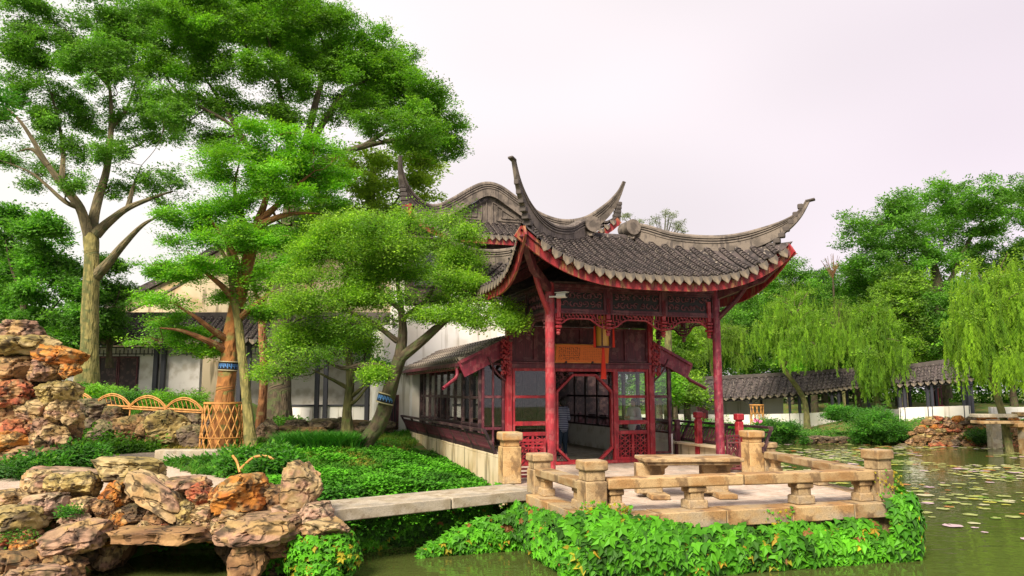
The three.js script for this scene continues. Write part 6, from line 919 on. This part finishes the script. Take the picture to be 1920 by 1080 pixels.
{
  const w = thing('parapet_wall', 'white parapet with thin dark posts running right from the gallery pavilion', 'wall', [25.9, 1.2, -42.6]);
  part('wall', B(7, 0.75, 0.25, 3.6, 0, 0, { r: 0.01 }), M.plaster, w); for (const [x, h] of [[0.6, 2.2], [2.1, 2.1], [4.5, 2.2]]) part('post', B(0.13, h, 0.13, x, 0, 0.18), M.postBlue, w);
  const s = thing('red_screen', 'red carved wooden screen standing inside the gallery pavilion', 'screen', [25.0, 1.55, -46.2]); part('panel', B(0.5, 1.0, 0.06, 0, 0.45, 0), M.red, s); part('base', B(0.9, 0.45, 0.4, 0, 0, 0, { r: 0.04 }), M.red, s); part('frame', frameRect(-0.45, 0.45, 0.4, 1.7, -0.02, 0.07, 0.06), M.maroon, s);
  const r = thing('red_bin', 'small red-brown box with pale sign by the gallery wall, seen through the porch', 'box', [13.7, 0.2, -56.4]); part('box_body', B(0.75, 1.5, 0.5, 0, 0, 0, { r: 0.03 }), M.maroon, r); part('plate', B(0.35, 0.5, 0.02, 0, 0.55, 0.26), M.pinkRed, r);
  const g = thing('bamboo_tree_guard', 'brown woven guard round a trunk in front of the far gallery', 'tree guard', [16.9, 0.35, -54]); const l = []; for (let i = 0; i < 10; i++) for (const q of [-1, 1]) { const a = i * 0.628, e = a + q * 0.8; l.push(between(V(Math.cos(a) * 0.5, 0, Math.sin(a) * 0.5), V(Math.cos(e) * 0.45, 1.5, Math.sin(e) * 0.45), 0.04, 0.04)); } part('lattice', join(l), M.bamboo, g); part('rim', prep(put(new THREE.TorusGeometry(0.46, 0.04, 6, 20), 0, 1.5, 0, Math.PI / 2)), M.bamboo, g);
}
{ // rock wall at the far water's edge, its bridge and the flat stones
  const w = thing('shore_rock_wall', 'rough rock wall of brown and ochre stones at the far water edge', 'rock wall', [22.6, 0, -41.1]), r = rnd(91), pals = ['brown', 'purple', 'olive', 'brown', 'red', 'orange', 'grey'];
  const geos = Object.fromEntries([...new Set(pals), 'cream', 'dark'].map((p, i) => [p, [0, 1].map((k) => rockGeo(620 + i * 2 + k, 0.42, 0.2, 0.34, { pal: p, detail: 7, rough: 0.22 }))]));
  for (let j = 0; j < 8; j++) for (let i = 0; i < 14; i++) { const x = -2.7 + i * 0.44 + r.s(0.14) + (j % 2) * 0.2; if (x < -2.5 + j * 0.22) continue; const m = part('rock', r.pick(geos[x > 1.3 && j > 3 ? (r() < 0.6 ? 'orange' : 'brown') : r.pick(pals)]), M.rock, w); m.position.set(x, 0.04 + j * 0.19 + r.s(0.05), 0.55 - j * 0.05 + r.s(0.14) + x * 0.1); m.scale.set(r.r(0.5, 0.95), r.r(0.45, 0.85), 0.8); m.rotation.set(r.s(0.2), r.s(0.3), r.s(0.12)); }
  const f = thing('edge_stones', 'flat grey stones along the far shore between the two big bushes', 'stones', [16.9, 0, -42.6]); for (let i = 0; i < 5; i++) { const m = part('rock', geos.grey[i % 2], M.rock, f); m.position.set(-1 + i * 0.55, 0.28 + r.s(0.04), 0.1 - i * 0.1); m.scale.set(1, 0.5, 0.9); } for (let i = 0; i < 4; i++) { const m = part('rock', geos.dark[i % 2], M.rock, f); m.position.set(-0.8 + i * 0.6, 0.05, 0.05 - i * 0.1); }
  const b = thing('plank_bridge', 'stone plank bridge on rough piers at the right edge above the water', 'bridge', [22.5, 1.2, -36]);
  part('plank', B(3.2, 0.16, 0.7, 0.3, 0.42, 0, { r: 0.03 }), M.slab, b); part('plank', B(2.8, 0.14, 0.8, 0.1, 0.14, 0.1, { r: 0.03 }), M.granite, b); part('plank', B(1.7, 0.18, 0.9, 1.1, 0.0, 0.3, { r: 0.03 }), M.granite, b); part('plank', B(1.4, 0.16, 1.0, 1.2, 0.5, 0.4, { r: 0.03 }), M.granite, b);
  part('pier', B(0.5, 2.2, 0.55, 0.75, -2.0, 0.5, { r: 0.04 }), M.granite, b); part('pier', B(0.5, 1.9, 0.5, 1.55, -1.7, -3.2, { r: 0.05 }), M.slab, b);
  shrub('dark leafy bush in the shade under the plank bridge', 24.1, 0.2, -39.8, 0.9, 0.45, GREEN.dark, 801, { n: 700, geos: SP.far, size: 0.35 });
  const big = (l, x, y, z, rx, ry, seed, c = GREEN.ivy) => shrub(l, x, y, z, rx, ry, c, seed, { n: 2400, geos: SP.far, size: 0.36, group: 'bushes on the far shore' });
  big('dense green bush with a pink flower at the far shore, right of the porch', 14.4, 0.0, -42.6, 1.6, 0.78, 802); big('tall dense bush below the hanging willow on the far shore', 19.3, 0.0, -42.2, 2.0, 1.15, 803); big('upper leafy bush behind the big shore bush, against the white parapet', 18.6, 1.2, -43.6, 1.2, 0.55, 804); big('low shoreline bush trailing towards the rock wall', 20.4, 0.2, -41.9, 0.9, 0.5, 805);
  shrub('low green bed seen over the bench rail through the porch', 10.8, 0.55, -45.5, 2.6, 0.24, GREEN.ivy, 806, { n: 900, geos: SP.far, size: 0.35, rz: 0.6 });
  const fl = thing('pink_flower', 'single pink peony bloom at the top left of the shore bush', 'flower', [13.0, 1.25, -41.4]), pg = spray(71, 26, 0.13, 0.17, 0.15, { thick: 0.8, out: 1.6 }); part('bloom', pg, mat({ color: rgb(0.6, 0.16, 0.3), side: THREE.DoubleSide }), fl); part('stem', between(V(0, -0.5, 0), V(0, 0, 0), 0.02, 0.02), M.barkMoss, fl);
}
// ---------------------------------------------------------------- trees on the far bank
function farTree(label, x, z, top, bot, R, cols, seed, name = 'woodland_tree', group) {
  const r = rnd(seed), y0 = gy(x, z), h = top - bot, c = []; for (let i = 0; i < 12; i++) { const t = (i + 0.5) / 12, a = i * 2.4, q = R * Math.sqrt(Math.sin(Math.PI * lerp(0.18, 0.95, t))) * 0.55; c.push([x + Math.cos(a) * q, bot + h * lerp(0.06, 0.88, t), z + Math.sin(a) * q, R * 0.55, h * 0.16]); }
  const m = (bot + top) / 2; return tree(name, label, { t: [[x, y0, z], [x + r.s(0.3), bot, z], [x + r.s(0.4), m, z]], b: [[[x, bot, z], [x + R * 0.4, m, z + 0.5]], [[x, bot + 0.3, z], [x - R * 0.5, m, z - 0.3]], [[x, m, z], [x + R * 0.2, top - h * 0.15, z]]], c }, { r0: 0.24, r1: 0.16, bark: M.barkDark, cols, geos: SP.far, n: Math.round(230 * R * h), seed, size: 0.7, group });
}
[
  ['dark rounded tree in the far wood, just right of the right roof horn', 29.6, -74.0, 14.3, 5.0, 3.06, 'dark'],
  ['round-headed tree in the far wood, left of the big arching tree', 33.5, -76.0, 14.2, 5.0, 2.62, 'mid'],
  ['green tree whose top shows just under the right roof horn', 24.2, -68.0, 14.3, 4.8, 2.81, 'mid'],
  ['dark tall-stemmed tree seen through the porch, behind the far gallery', 16.5, -72.0, 10.1, 4.4, 3.23, 'dark'],
  ['mid-green tree right of the right porch column, behind the willows', 21.9, -72.0, 12.1, 4.9, 2.98, 'mid'],
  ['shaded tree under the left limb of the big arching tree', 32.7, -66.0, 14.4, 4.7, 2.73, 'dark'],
  ['lime-green tree filling the gap between the cabin and the right porch column', 10.8, -52.0, 7.4, 2.7, 1.79, 'willow'],
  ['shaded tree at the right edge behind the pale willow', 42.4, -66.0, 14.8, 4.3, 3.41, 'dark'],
  ['bright low tree glowing over the far gallery roof', 23.2, -60.0, 6.4, 4.0, 1.86, 'maple'],
  ['tree behind the far right pavilion roof', 34.3, -62.0, 8.9, 4.2, 2.99, 'dark'],
  ['tree behind the mossy trunk and bright maple', -10.5, -44.0, 12.1, 5.6, 2.28, 'mid'],
  ['tree in shade behind the bright maple, left of the gable hall peak', -13.2, -44.0, 11.3, 6.2, 1.82, 'mid'],
  ['dark tree at the far left edge beyond the evergreen', -24.1, -36.0, 10.7, 3.6, 1.49, 'mid'],
  ['tree behind the left shoulder of the leaning tree', -6.3, -42.0, 12.0, 6.7, 1.74, 'light'],
  ['tree beyond the corridor roof, behind the small gnarled trunk', -9.4, -46.0, 10.2, 3.9, 1.90, 'dark'],
].forEach(([l, x, z, top, bot, R, c], i) => farTree(l, x, z, top, bot, R, GREEN[c], 900 + i));
tree('arching_tree', 'large dark green tree arching over the far right pavilion with sprays against the sky', { t: [[32.0,2.3,-58.0],[32.2,5.7,-58.0],[32.3,8.1,-58.0],[32.3,9.1,-58.0]], b: [ [[32.3,9.1,-58.0],[32.9,10.5,-58.0],[33.6,11.8,-58.0],[34.5,13.4,-58.0]],[[32.3,8.9,-58.0],[31.9,10.1,-58.0],[30.7,11.3,-58.0],[29.6,13.0,-58.0]],[[32.3,8.1,-58.0],[33.4,9.3,-58.0],[34.0,10.9,-58.0],[34.8,12.2,-58.0]],[[32.3,9.1,-58.0],[32.0,12.2,-58.0],[30.2,15.1,-58.0],[27.3,15.2,-57.0]],[[33.6,11.8,-58.0],[35.5,15.1,-58.0],[37.6,16.7,-58.0]] ], c: [[25.7,14.1,-56.4,1.4,1.0],[27.9,16.1,-58.3,1.6,1.1],[29.5,16.7,-57.2,1.8,1.1],[32.3,17.4,-58.6,1.8,1.1],[34.4,17.4,-58.8,1.8,1.2],[34.5,17.0,-55.4,1.8,1.1],[36.2,17.1,-55.1,1.8,1.2],[41.4,18.4,-60.0,1.6,1.4],[27.4,13.7,-56.6,1.7,1.0],[29.3,14.5,-56.4,1.8,1.1],[34.3,15.7,-61.0,1.9,1.1],[35.0,15.2,-57.8,2.0,1.1],[38.8,15.9,-60.0,1.8,1.2],[30.7,12.8,-57.9,1.8,1.0],[33.7,12.7,-58.8,1.8,1.0],[28.1,11.8,-55.9,1.5,0.9],[31.9,10.6,-58.8,1.8,0.9],[36.6,13.4,-60.2,1.8,1.0],[29.5,9.7,-58.1,1.6,0.9],[27.6,13.2,-59.5,1.0,0.7],[38.4,13.2,-59.0,1.8,1.2],[32.3,9.4,-55.4,1.2,0.6]] }, { r0: 0.5, r1: 0.4, bark: M.barkDark, cols: GREEN.mid, geos: SP.far, n: 13000, seed: 950, size: 0.7, br: 0.9, spread: 1.35, stray: 0.3 });
function willow(label, x, z, top, bot, R, seed, cols = GREEN.willow, n = 520, lean = 0) {
  const o = thing('willow_tree', label, 'tree', [x, gy(x, z), z], 0, 'weeping willows on the far bank'), r = rnd(seed), y0 = gy(x, z), T = top - y0, B0 = bot - y0, k = T * 0.55;
  part('trunk', limb([[0.2, -0.2, 0], [0.05, k * 0.35, 0], [-0.35 + lean, k * 0.75, 0], [-0.3 + lean, k, 0]], [0.26, 0.19], 0.13, 10, 20, 0.15, seed), M.barkMoss, o);
  const gs = [strand(seed, 0.75, 40, 0.15), strand(seed + 1, 1.15, 60, 0.15), strand(seed + 2, 0.55, 30, 0.15)], ls = gs.map(() => []), arms = [];
  for (let i = 0; i < 20; i++) { const a = i * 2.4 + r.s(0.5), q = R * r.r(0.2, 1.1), e = [Math.cos(a) * q + lean * 0.4, lerp(T * 1.0, T * 0.62, (q / R) ** 1.6) * r.r(0.86, 1.05), Math.sin(a) * q]; arms.push([...e, r.r(0.7, 1.3)]); part('branch', limb([[-0.3 + lean, k * r.r(0.7, 1), 0], [e[0] * 0.5, lerp(k, e[1], 0.75) + 0.3, e[2] * 0.5], e], 0.06, 0.015, 6, 10), M.barkLimb, o); }
  for (let i = 0; i < n * 1.9; i++) {
    const a = r.pick(arms), w = R * 0.2, p = V(a[0] + r.s(w) + r.s(w), a[1] + r.r(-0.4, 0.3), a[2] + r.s(w) + r.s(w)), L = (p.y - B0) * r.r(0.35, 1) * Math.min(1, a[3]), j = i % 3, h = [0.75, 1.15, 0.55][j]; p.y -= Math.max(0, L - h) * Math.pow(r(), 0.8);
    const c = mix3(cols[0], cols[1], clamp(0.1 + 0.45 * a[3] + r.s(0.4) + 0.5 * fb3(p.x * 1.3, p.y * 0.8, p.z * 1.3, 2))), f = r.r(0.7, 1.3);
    ls[j].push({ m: mtx(p, r.s(0.16), r() * 6.28, r.s(0.16), r.r(0.8, 1.3)), c: c.map((v) => v * f) });
  }
  ls.forEach((l, j) => scatter(j ? 'hanging_foliage' : 'crown', gs[j], M.leaf, l, o));
  crown(o, arms.map((a) => [a[0], a[1] - 0.1, a[2], R * 0.34, 0.42]), { geos: SP.far, n: 620, seed: seed + 9, cols, size: 0.42, name: 'leafy_top', stray: 0.3 });
}
willow('weeping willow with a visible leaning trunk, nearest the right porch column', 19.0, -51, 10.6, 4.6, 2.7, 960, GREEN.willow, 620, -0.9);
willow('bright weeping willow whose long whips hang before the gallery roof', 21.7, -46.6, 8.4, 1.7, 1.95, 961, GREEN.willow, 760);
willow('pale yellow-green willow overhanging the water at the right edge', 22.9, -36.5, 9.8, 2.4, 2.15, 962, GREEN.willow.map((c) => [c[0] * 1.2, c[1] * 1.12, c[2]]), 950);
willow('shaded willow seen just right of the porch column, behind the others', 16.8, -64, 10.5, 4.4, 2.4, 963, GREEN.light, 420);
farTree('shaded bushy tree hiding the trunk of the arching tree, over the gallery pavilion roof', 31.2, -53.5, 10.2, 4.0, 2.6, GREEN.mid, 956); farTree('bright round tree between the hanging willow and the gallery pavilion roof', 27.4, -54.5, 11.6, 4.4, 2.2, GREEN.willow, 957); farTree('dark green tree filling the gap left of the arching tree crown', 27.8, -63, 13.6, 5, 3.0, GREEN.mid, 958);
willow('small willow in the dip between the hanging willow and the arching tree', 24.6, -58, 10.0, 4.4, 2.1, 964, GREEN.light, 460);
willow('lime-green willow behind the porch, left of its right column', 13.2, -66, 11.0, 4.6, 2.4, 965, GREEN.willow, 460);
farTree('small tree with a bent stem before the far gallery, seen through the porch', 8.6, -45, 4.1, 2.3, 1.3, GREEN.maple, 970, 'small_tree'); farTree('bushy bright sapling beside the bent-stemmed tree, seen through the porch', 10.6, -47, 3.9, 1.9, 1.1, GREEN.willow, 971, 'small_tree');
{ // sparse tree tops behind the hall, and a bare tree top
  const o = thing('sparse_tree', 'sparse branching tree top with small leaf tufts above the pavilion roof', 'tree', [9.6, 1, -48]), r = rnd(981), cl = []; part('trunk', limb([[0, 0, 0], [0.1, 6, 0], [0, 11.2, 0]], 0.3, 0.12, 8, 12), M.barkMoss, o);
  for (let i = 0; i < 34; i++) { const a = r.s(1), k = r.r(0.5, 1), e = [(i % 4 === 0 ? -1.9 : 0.3) + a * 1.15, 11.3 + k * 1.9 * (1 - a * a * 0.5), r.s(0.9)], s = [(i % 4 === 0 ? -1.0 : 0) + a * 0.15, 10.6 + r() * 0.7, 0]; part('branch', limb([s, [lerp(s[0], e[0], 0.5), lerp(s[1], e[1], 0.45), e[2] * 0.5], e], 0.035, 0.012, 5, 6), M.barkMoss, o); cl.push([...e, 0.26, 0.16]); }
  crown(o, cl, { geos: SP.far, n: 330, seed: 982, cols: [[0.14, 0.2, 0.06], [0.24, 0.3, 0.1]], size: 0.3 });
  const b = thing('bare_tree', 'leafless twiggy tree top rising from the far wood against the sky', 'tree', [26, 1, -62]), l = []; part('trunk', limb([[0, 0, 0], [0, 8, 0], [0, 11.4, 0]], 0.2, 0.05, 6, 8), M.barkDark, b); for (let i = 0; i < 14; i++) { const a = -1 + (i / 13) * 2; part('twig', limb([[0, 10.8 + (i % 3) * 0.2, 0], [a * 0.4, 11.6, r.s(0.3)], [a * 0.9, 12.3 + 0.6 * (1 - Math.abs(a)), r.s(0.4)]], 0.035, 0.012, 4, 6), M.barkRed, b); }
}
{ // leafy cover on the far bank
  const r = rnd(985), l = []; for (let i = 0; i < 9000; i++) { const x = r.r(4, 36), z = -r.r(40, 56), s = edgeDist(x, z, POND); if (s < -0.1 || r() > 1.1 - s * 0.09) continue; l.push({ m: mtx(V(x, gy(x, z) + 0.05, z), r.s(0.4), r() * 6.28, r.s(0.4), r.r(0.25, 0.6)), c: mix3(GREEN.ivy[0], GREEN.mid[1], r()) }); }
  scatter('bank_plants', SP.far[0], M.leaf, l, scene, 'leafy undergrowth covering the far bank below the gallery');
}
{ // the far wood closes the view behind everything
  const r = rnd(990), l = [], l2 = []; for (let i = 0; i < 15000; i++) { const t = r(), x = lerp(2, 74, t), z = -84 + 22 * t * t + r.s(4), top = 13.3 + 2.0 * N3(x * 0.16, 0, 4) + 1.2 * N3(x * 0.5, 2, 1), y = 0.4 + (top - 0.4) * Math.pow(r(), 0.75), c = mix3(GREEN.dark[0], GREEN.mid[1], clamp(0.6 + r.s(0.4) + fb3(x * 0.3, y * 0.3, 3, 2) * 0.8)); (i % 2 ? l : l2).push({ m: mtx(V(x, y, z), r.s(0.9), r() * 6.28, r.s(0.9), r.r(1.1, 1.9)), c }); }
  scatter('woodland', SP.far[0], M.leaf, [...l, ...l2], scene, 'mass of dark green woodland beyond the far gallery');
  const h = []; for (let i = 0; i < 3000; i++) { const x = lerp(-60, 4, r()), z = -52 + r.s(2), top = 9 + 1.5 * N3(x * 0.2, 5, 4); h.push({ m: mtx(V(x, 1 + (top - 1) * Math.sqrt(r()), z), r.s(0.9), r() * 6.28, r.s(0.9), r.r(1.1, 1.8)), c: mix3(GREEN.dark[0], GREEN.mid[1], r()) }); }
  scatter('woodland', SP.far[1], M.leaf, h, scene, 'mass of trees behind the left corridor and gable hall');
}
// ---------------------------------------------------------------- ivy over the terrace and the bank, lily pads
function ivy(name, label, surf, n, big, seed, { size = 0.19, inst = false, yellow = 0.04 } = {}) {
  // surf(s, t) gives { p, n } over the unit square; leaves hang overlapping like shingles
  const o = thing(name, label, 'ivy', surf(0.5, 0.5).p.toArray()), org = o.position.clone(), r = rnd(seed), forms = [lobed(size, 5, 0.55), lobed(size, 5, 0.62, 0.2), lobed(size * 0.9, 3, 0.5, 0.1)], L = forms.map(() => []), all = [];
  for (let i = 0; i < n; i++) {
    const s = r(), t = r(), { p, n: nn } = surf(s, t), e = fb3(p.x * 1.5, p.y * 1.5, p.z * 1.5, 2); const depth = r() ** 2 * 0.14;
    const z = nn.clone().add(V(r.s(0.35), r.s(0.25) + 0.25, r.s(0.35))).normalize(), q = new THREE.Quaternion().setFromUnitVectors(V(0, 0, 1), z), up = new THREE.Quaternion().setFromAxisAngle(z, r.s(0.7));
    const dn = V(0, -1, 0).applyQuaternion(q), want = V(0, -1, 0).addScaledVector(z, z.y).normalize(), ang = Math.atan2(dn.clone().cross(want).dot(z), dn.dot(want)); q.premultiply(new THREE.Quaternion().setFromAxisAngle(z, ang)).premultiply(up);
    const f = r.r(0.75, 1.25) * (1 + 0.3 * e), c = (r() < 0.02 ? [0.22, 0.1, 0.03] : r() < yellow ? mix3([0.3, 0.33, 0.02], [0.4, 0.26, 0.02], r()) : mix3([0.03, 0.11, 0.008], GREEN.ivy[1], clamp(0.5 + e + r.s(0.55)))).map((v) => v * f);
    all.push({ m: new THREE.Matrix4().compose(p.sub(org).addScaledVector(nn, -depth), q, V(1, 1, 1).multiplyScalar(r.r(0.6, 1.25))), c, depth });
  }
  const mats = GREEN.ivy.slice(0, 2).length ? [0.2, 0.5, 0.8, 1].map((k) => { const m = M.ivy.clone(); m.color.setRGB(...mix3(GREEN.ivy[0], GREEN.ivy[1], k)); return m; }) : [];
  all.forEach((a, i) => { if (i < big) { const m = part('leaf', forms[i % 3], mats[Math.floor(r() * 4)], o); a.m.decompose(m.position, m.quaternion, m.scale); m.position.addScaledVector(V(0, 0, 1).applyQuaternion(m.quaternion), a.depth + 0.03); } else L[i % 3].push(a); });
  L.forEach((l, i) => l.length && scatter(i ? 'foliage' : 'crown', forms[i], M.ivy, l, o)); return o;
}
{
  const front = (x0, x1, bulge, top) => (s, t) => { const x = lerp(x0, x1, s), b = bulge(s) * Math.sin(Math.PI * lerp(0.12, 0.86, t)), y = lerp(top(s), -0.97, t), z = lerp(4.85, 4.98, clamp((x + 1.2) / 5.8)); return { p: bw(x + 0.05 * Math.sin(x * 9 + t * 7), y, z + 0.04 + b), n: V(sa * 0 + 0.05, 0.35 - t * 0.25, 1).applyAxisAngle(V(0, 1, 0), A).normalize() }; };
  ivy('ivy', 'thick ivy bulging over the near left corner of the terrace down to the water', front(-1.72, 0.9, (s) => 0.26 + 0.22 * Math.exp(-(((s - 0.3) / 0.3) ** 2)), (s) => -0.02 + 0.18 * Math.exp(-(((s - 0.2) / 0.2) ** 2)) - 0.22 * smooth(s, 0.5, 1)), 1900, 220, 1001);
  ivy('ivy', 'long curtain of ivy along the front of the terrace under the edge stones', front(0.8, 4.0, (s) => 0.2 + 0.07 * Math.sin(s * 14) ** 2, (s) => -0.22 + 0.06 * Math.sin(s * 17)), 1750, 80, 1002);
  const cr = (s, t) => { const a = lerp(-0.35, 1.75, s), rad = 0.34 + 0.3 * Math.sin(Math.PI * lerp(0.2, 0.8, t)), c = V(4.38, 0, 4.7); return { p: bw(c.x + Math.sin(a) * rad, lerp(0.16, -0.97, t), c.z + Math.cos(a) * rad), n: V(Math.sin(a), 0.5 - t * 0.5, Math.cos(a)).applyAxisAngle(V(0, 1, 0), A).normalize() }; };
  ivy('ivy', 'rounded cushion of ivy round the far right corner post of the terrace', cr, 900, 120, 1003);
  ivy('ivy', 'ivy climbing the terrace side beneath the short railing, beside the slab bridge', (s, t) => { const z = lerp(5.05, 1.8, s), b = 0.22 * Math.sin(Math.PI * lerp(0.1, 0.9, t)); return { p: bw(-1.35 - b, lerp(-0.02 - 0.12 * s, -0.97, t), z), n: V(-1, 0.3, 0.5).applyAxisAngle(V(0, 1, 0), A).normalize() }; }, 1000, 90, 1004, { size: 0.13 });
  ivy('ivy', 'dark ivy hanging on the bank in the shade under the slab bridge', (s, t) => { const p = s < 0.55 ? V(lerp(-3.3, -1.3, s / 0.55), 0, lerp(-14.15, -15.75, s / 0.55)) : V(lerp(-1.3, 0.1, (s - 0.55) / 0.45), 0, lerp(-15.75, -17.0, (s - 0.55) / 0.45)); p.y = lerp(0.98, 0.02, t); p.add(V(0.2, 0, 0.34).multiplyScalar(Math.sin(Math.PI * t) * 1.2 + 0.8)); return { p, n: V(0.45, 0.3, 0.8).normalize() }; }, 1000, 60, 1005, { size: 0.12 });
  ivy('ivy', 'bright ivy on the bank below the right end of the slab bridge', (s, t) => { const p = V(lerp(0.35, -1.5, s), lerp(0.74 - 0.55 * s * s, -0.02, t), lerp(-14.55, -13.95, s)); p.add(V(-0.1, 0, 0.2).multiplyScalar(Math.sin(Math.PI * t))); return { p, n: V(0.3, 0.4, 0.9).normalize() }; }, 700, 50, 1011, { size: 0.13 });
  ivy('ivy', 'round ivy clump with hanging yellow sprigs on the right end of the rock bridge', (s, t) => { const a = lerp(-1.5, 1.7, s), rad = 0.2 + 0.32 * Math.sin(Math.PI * lerp(0.22, 0.8, t)); return { p: V(-2.92 + Math.sin(a) * rad * 1.1, lerp(0.72, 0.02, t), -12.35 + Math.cos(a) * rad), n: V(Math.sin(a), 0.5 - 0.5 * t, Math.cos(a)) }; }, 750, 90, 1006, { size: 0.1, yellow: 0.12 });
  ivy('ivy', 'ivy trailing in the shade between the rock pier and the ivy clump', (s, t) => ({ p: V(lerp(-4.1, -3.2, s), lerp(0.4, 0.0, t), -12.6 + 0.12 * Math.sin(3 * t)), n: V(0, 0.2, 1) }), 220, 0, 1007, { size: 0.09 });
  ivy('creeper', 'yellowing creeper on the right corner post of the terrace', (s, t) => ({ p: bw(lerp(4.1, 4.55, s), lerp(0.55, 0.1, t), 5.06 + 0.03 * s), n: V(0.1, 0.2, 1).applyAxisAngle(V(0, 1, 0), A) }), 60, 10, 1008, { size: 0.05, yellow: 0.8 });
  ivy('creeper', 'yellowing creeper at the foot of the left corner post of the terrace', (s, t) => ({ p: bw(lerp(-1.35, -0.5, s), lerp(0.28, 0.02, t) * (1 - 0.5 * s), 4.86), n: V(0.1, 0.3, 1).applyAxisAngle(V(0, 1, 0), A) }), 120, 20, 1009, { size: 0.055, yellow: 0.7 });
  ivy('creeper', 'small yellow-green sprig on the edge stone in the middle of the terrace front', (s, t) => ({ p: bw(lerp(1.75, 2.3, s), lerp(-0.02, -0.24, t) + 0.05 * s, 5.05 + 0.02 * s), n: V(0, 0.3, 1).applyAxisAngle(V(0, 1, 0), A) }), 70, 10, 1010, { size: 0.05, yellow: 0.5 });
}
{ // lily pads: the nearer ones singly, the far carpet as one mass
  const r = rnd(55), pad = (k) => { const s = new THREE.Shape(), n = 14, a0 = 0.16; s.moveTo(0, 0); for (let i = 0; i <= n; i++) { const a = a0 + (i / n) * (6.2832 - 2 * a0), q = 1 + 0.05 * Math.sin(i * 2.1 + k); s.lineTo(Math.cos(a) * q, Math.sin(a) * q); } const g = new THREE.ShapeGeometry(s); g.rotateX(-Math.PI / 2); const p = g.attributes.position; for (let i = 0; i < p.count; i++) p.setY(i, 0.04 * Math.hypot(p.getX(i), p.getZ(i)) ** 3 * (0.5 + 0.5 * Math.sin(i * 1.7 + k))); g.computeVertexNormals(); return prep(g); };
  const gs = [pad(0), pad(2)], cols = [[0.36, 0.4, 0.14], [0.5, 0.48, 0.3], [0.55, 0.4, 0.46], [0.42, 0.16, 0.05], [0.4, 0.4, 0.06], [0.16, 0.28, 0.04]], ms = cols.map((c) => mat({ color: rgb(...c), roughness: 0.28, side: THREE.DoubleSide })), L = [], near = [];
  for (let i = 0; i < 9000; i++) {
    const z = -r.r(9.5, 43), x = r.r(3, 30); if (x / -z > 0.72 || edgeDist(x, z, POND) > -0.4) continue;
    const lx = (x - O.x) * ca - (z - O.z) * sa, lz = (x - O.x) * sa + (z - O.z) * ca; if (lx < 5.6 && lz < 5.6) continue;
    const d = fb3(x * 0.16 + 3, 0.5, z * 0.22, 3), dens = smooth(-z, 15, 26) * 0.95 + 0.035; if (r() > dens * smooth(d, -0.35, 0.1)) continue;
    const e = { x, z, s: r.r(0.07, 0.17) * (r() < 0.15 ? 1.5 : 1), a: r() * 6.28, c: r() < 0.5 ? 0 : Math.floor(r() * 6), k: i % 2 }; near.push(e);
  }
  near.sort((a, b) => b.z - a.z);
  const nm = ['pale green', 'cream-green', 'pinkish', 'reddish brown', 'yellow-green', 'dark green'];
  near.forEach((e, i) => {
    if (i < 160) { const m = part('lily_pad', gs[e.k], ms[e.c]); m.position.set(e.x, 0.012 + (i % 5) * 0.002, e.z); m.rotation.y = e.a; m.scale.setScalar(e.s); tag(m, nm[e.c] + ' lily pad floating flat on the open pond right of the terrace', 'lily pad', nm[e.c] + ' lily pads on the pond'); }
    else L.push({ m: new THREE.Matrix4().compose(V(e.x, 0.012 + (i % 5) * 0.002, e.z), new THREE.Quaternion().setFromAxisAngle(V(0, 1, 0), e.a), V(e.s, e.s, e.s)), c: cols[e.c] });
  });
  scatter('lily_carpet', gs[0], mat({ roughness: 0.28, side: THREE.DoubleSide }), L, scene, 'carpet of small lily pads spreading towards the far bank');
}
renderer.render(scene, camera);
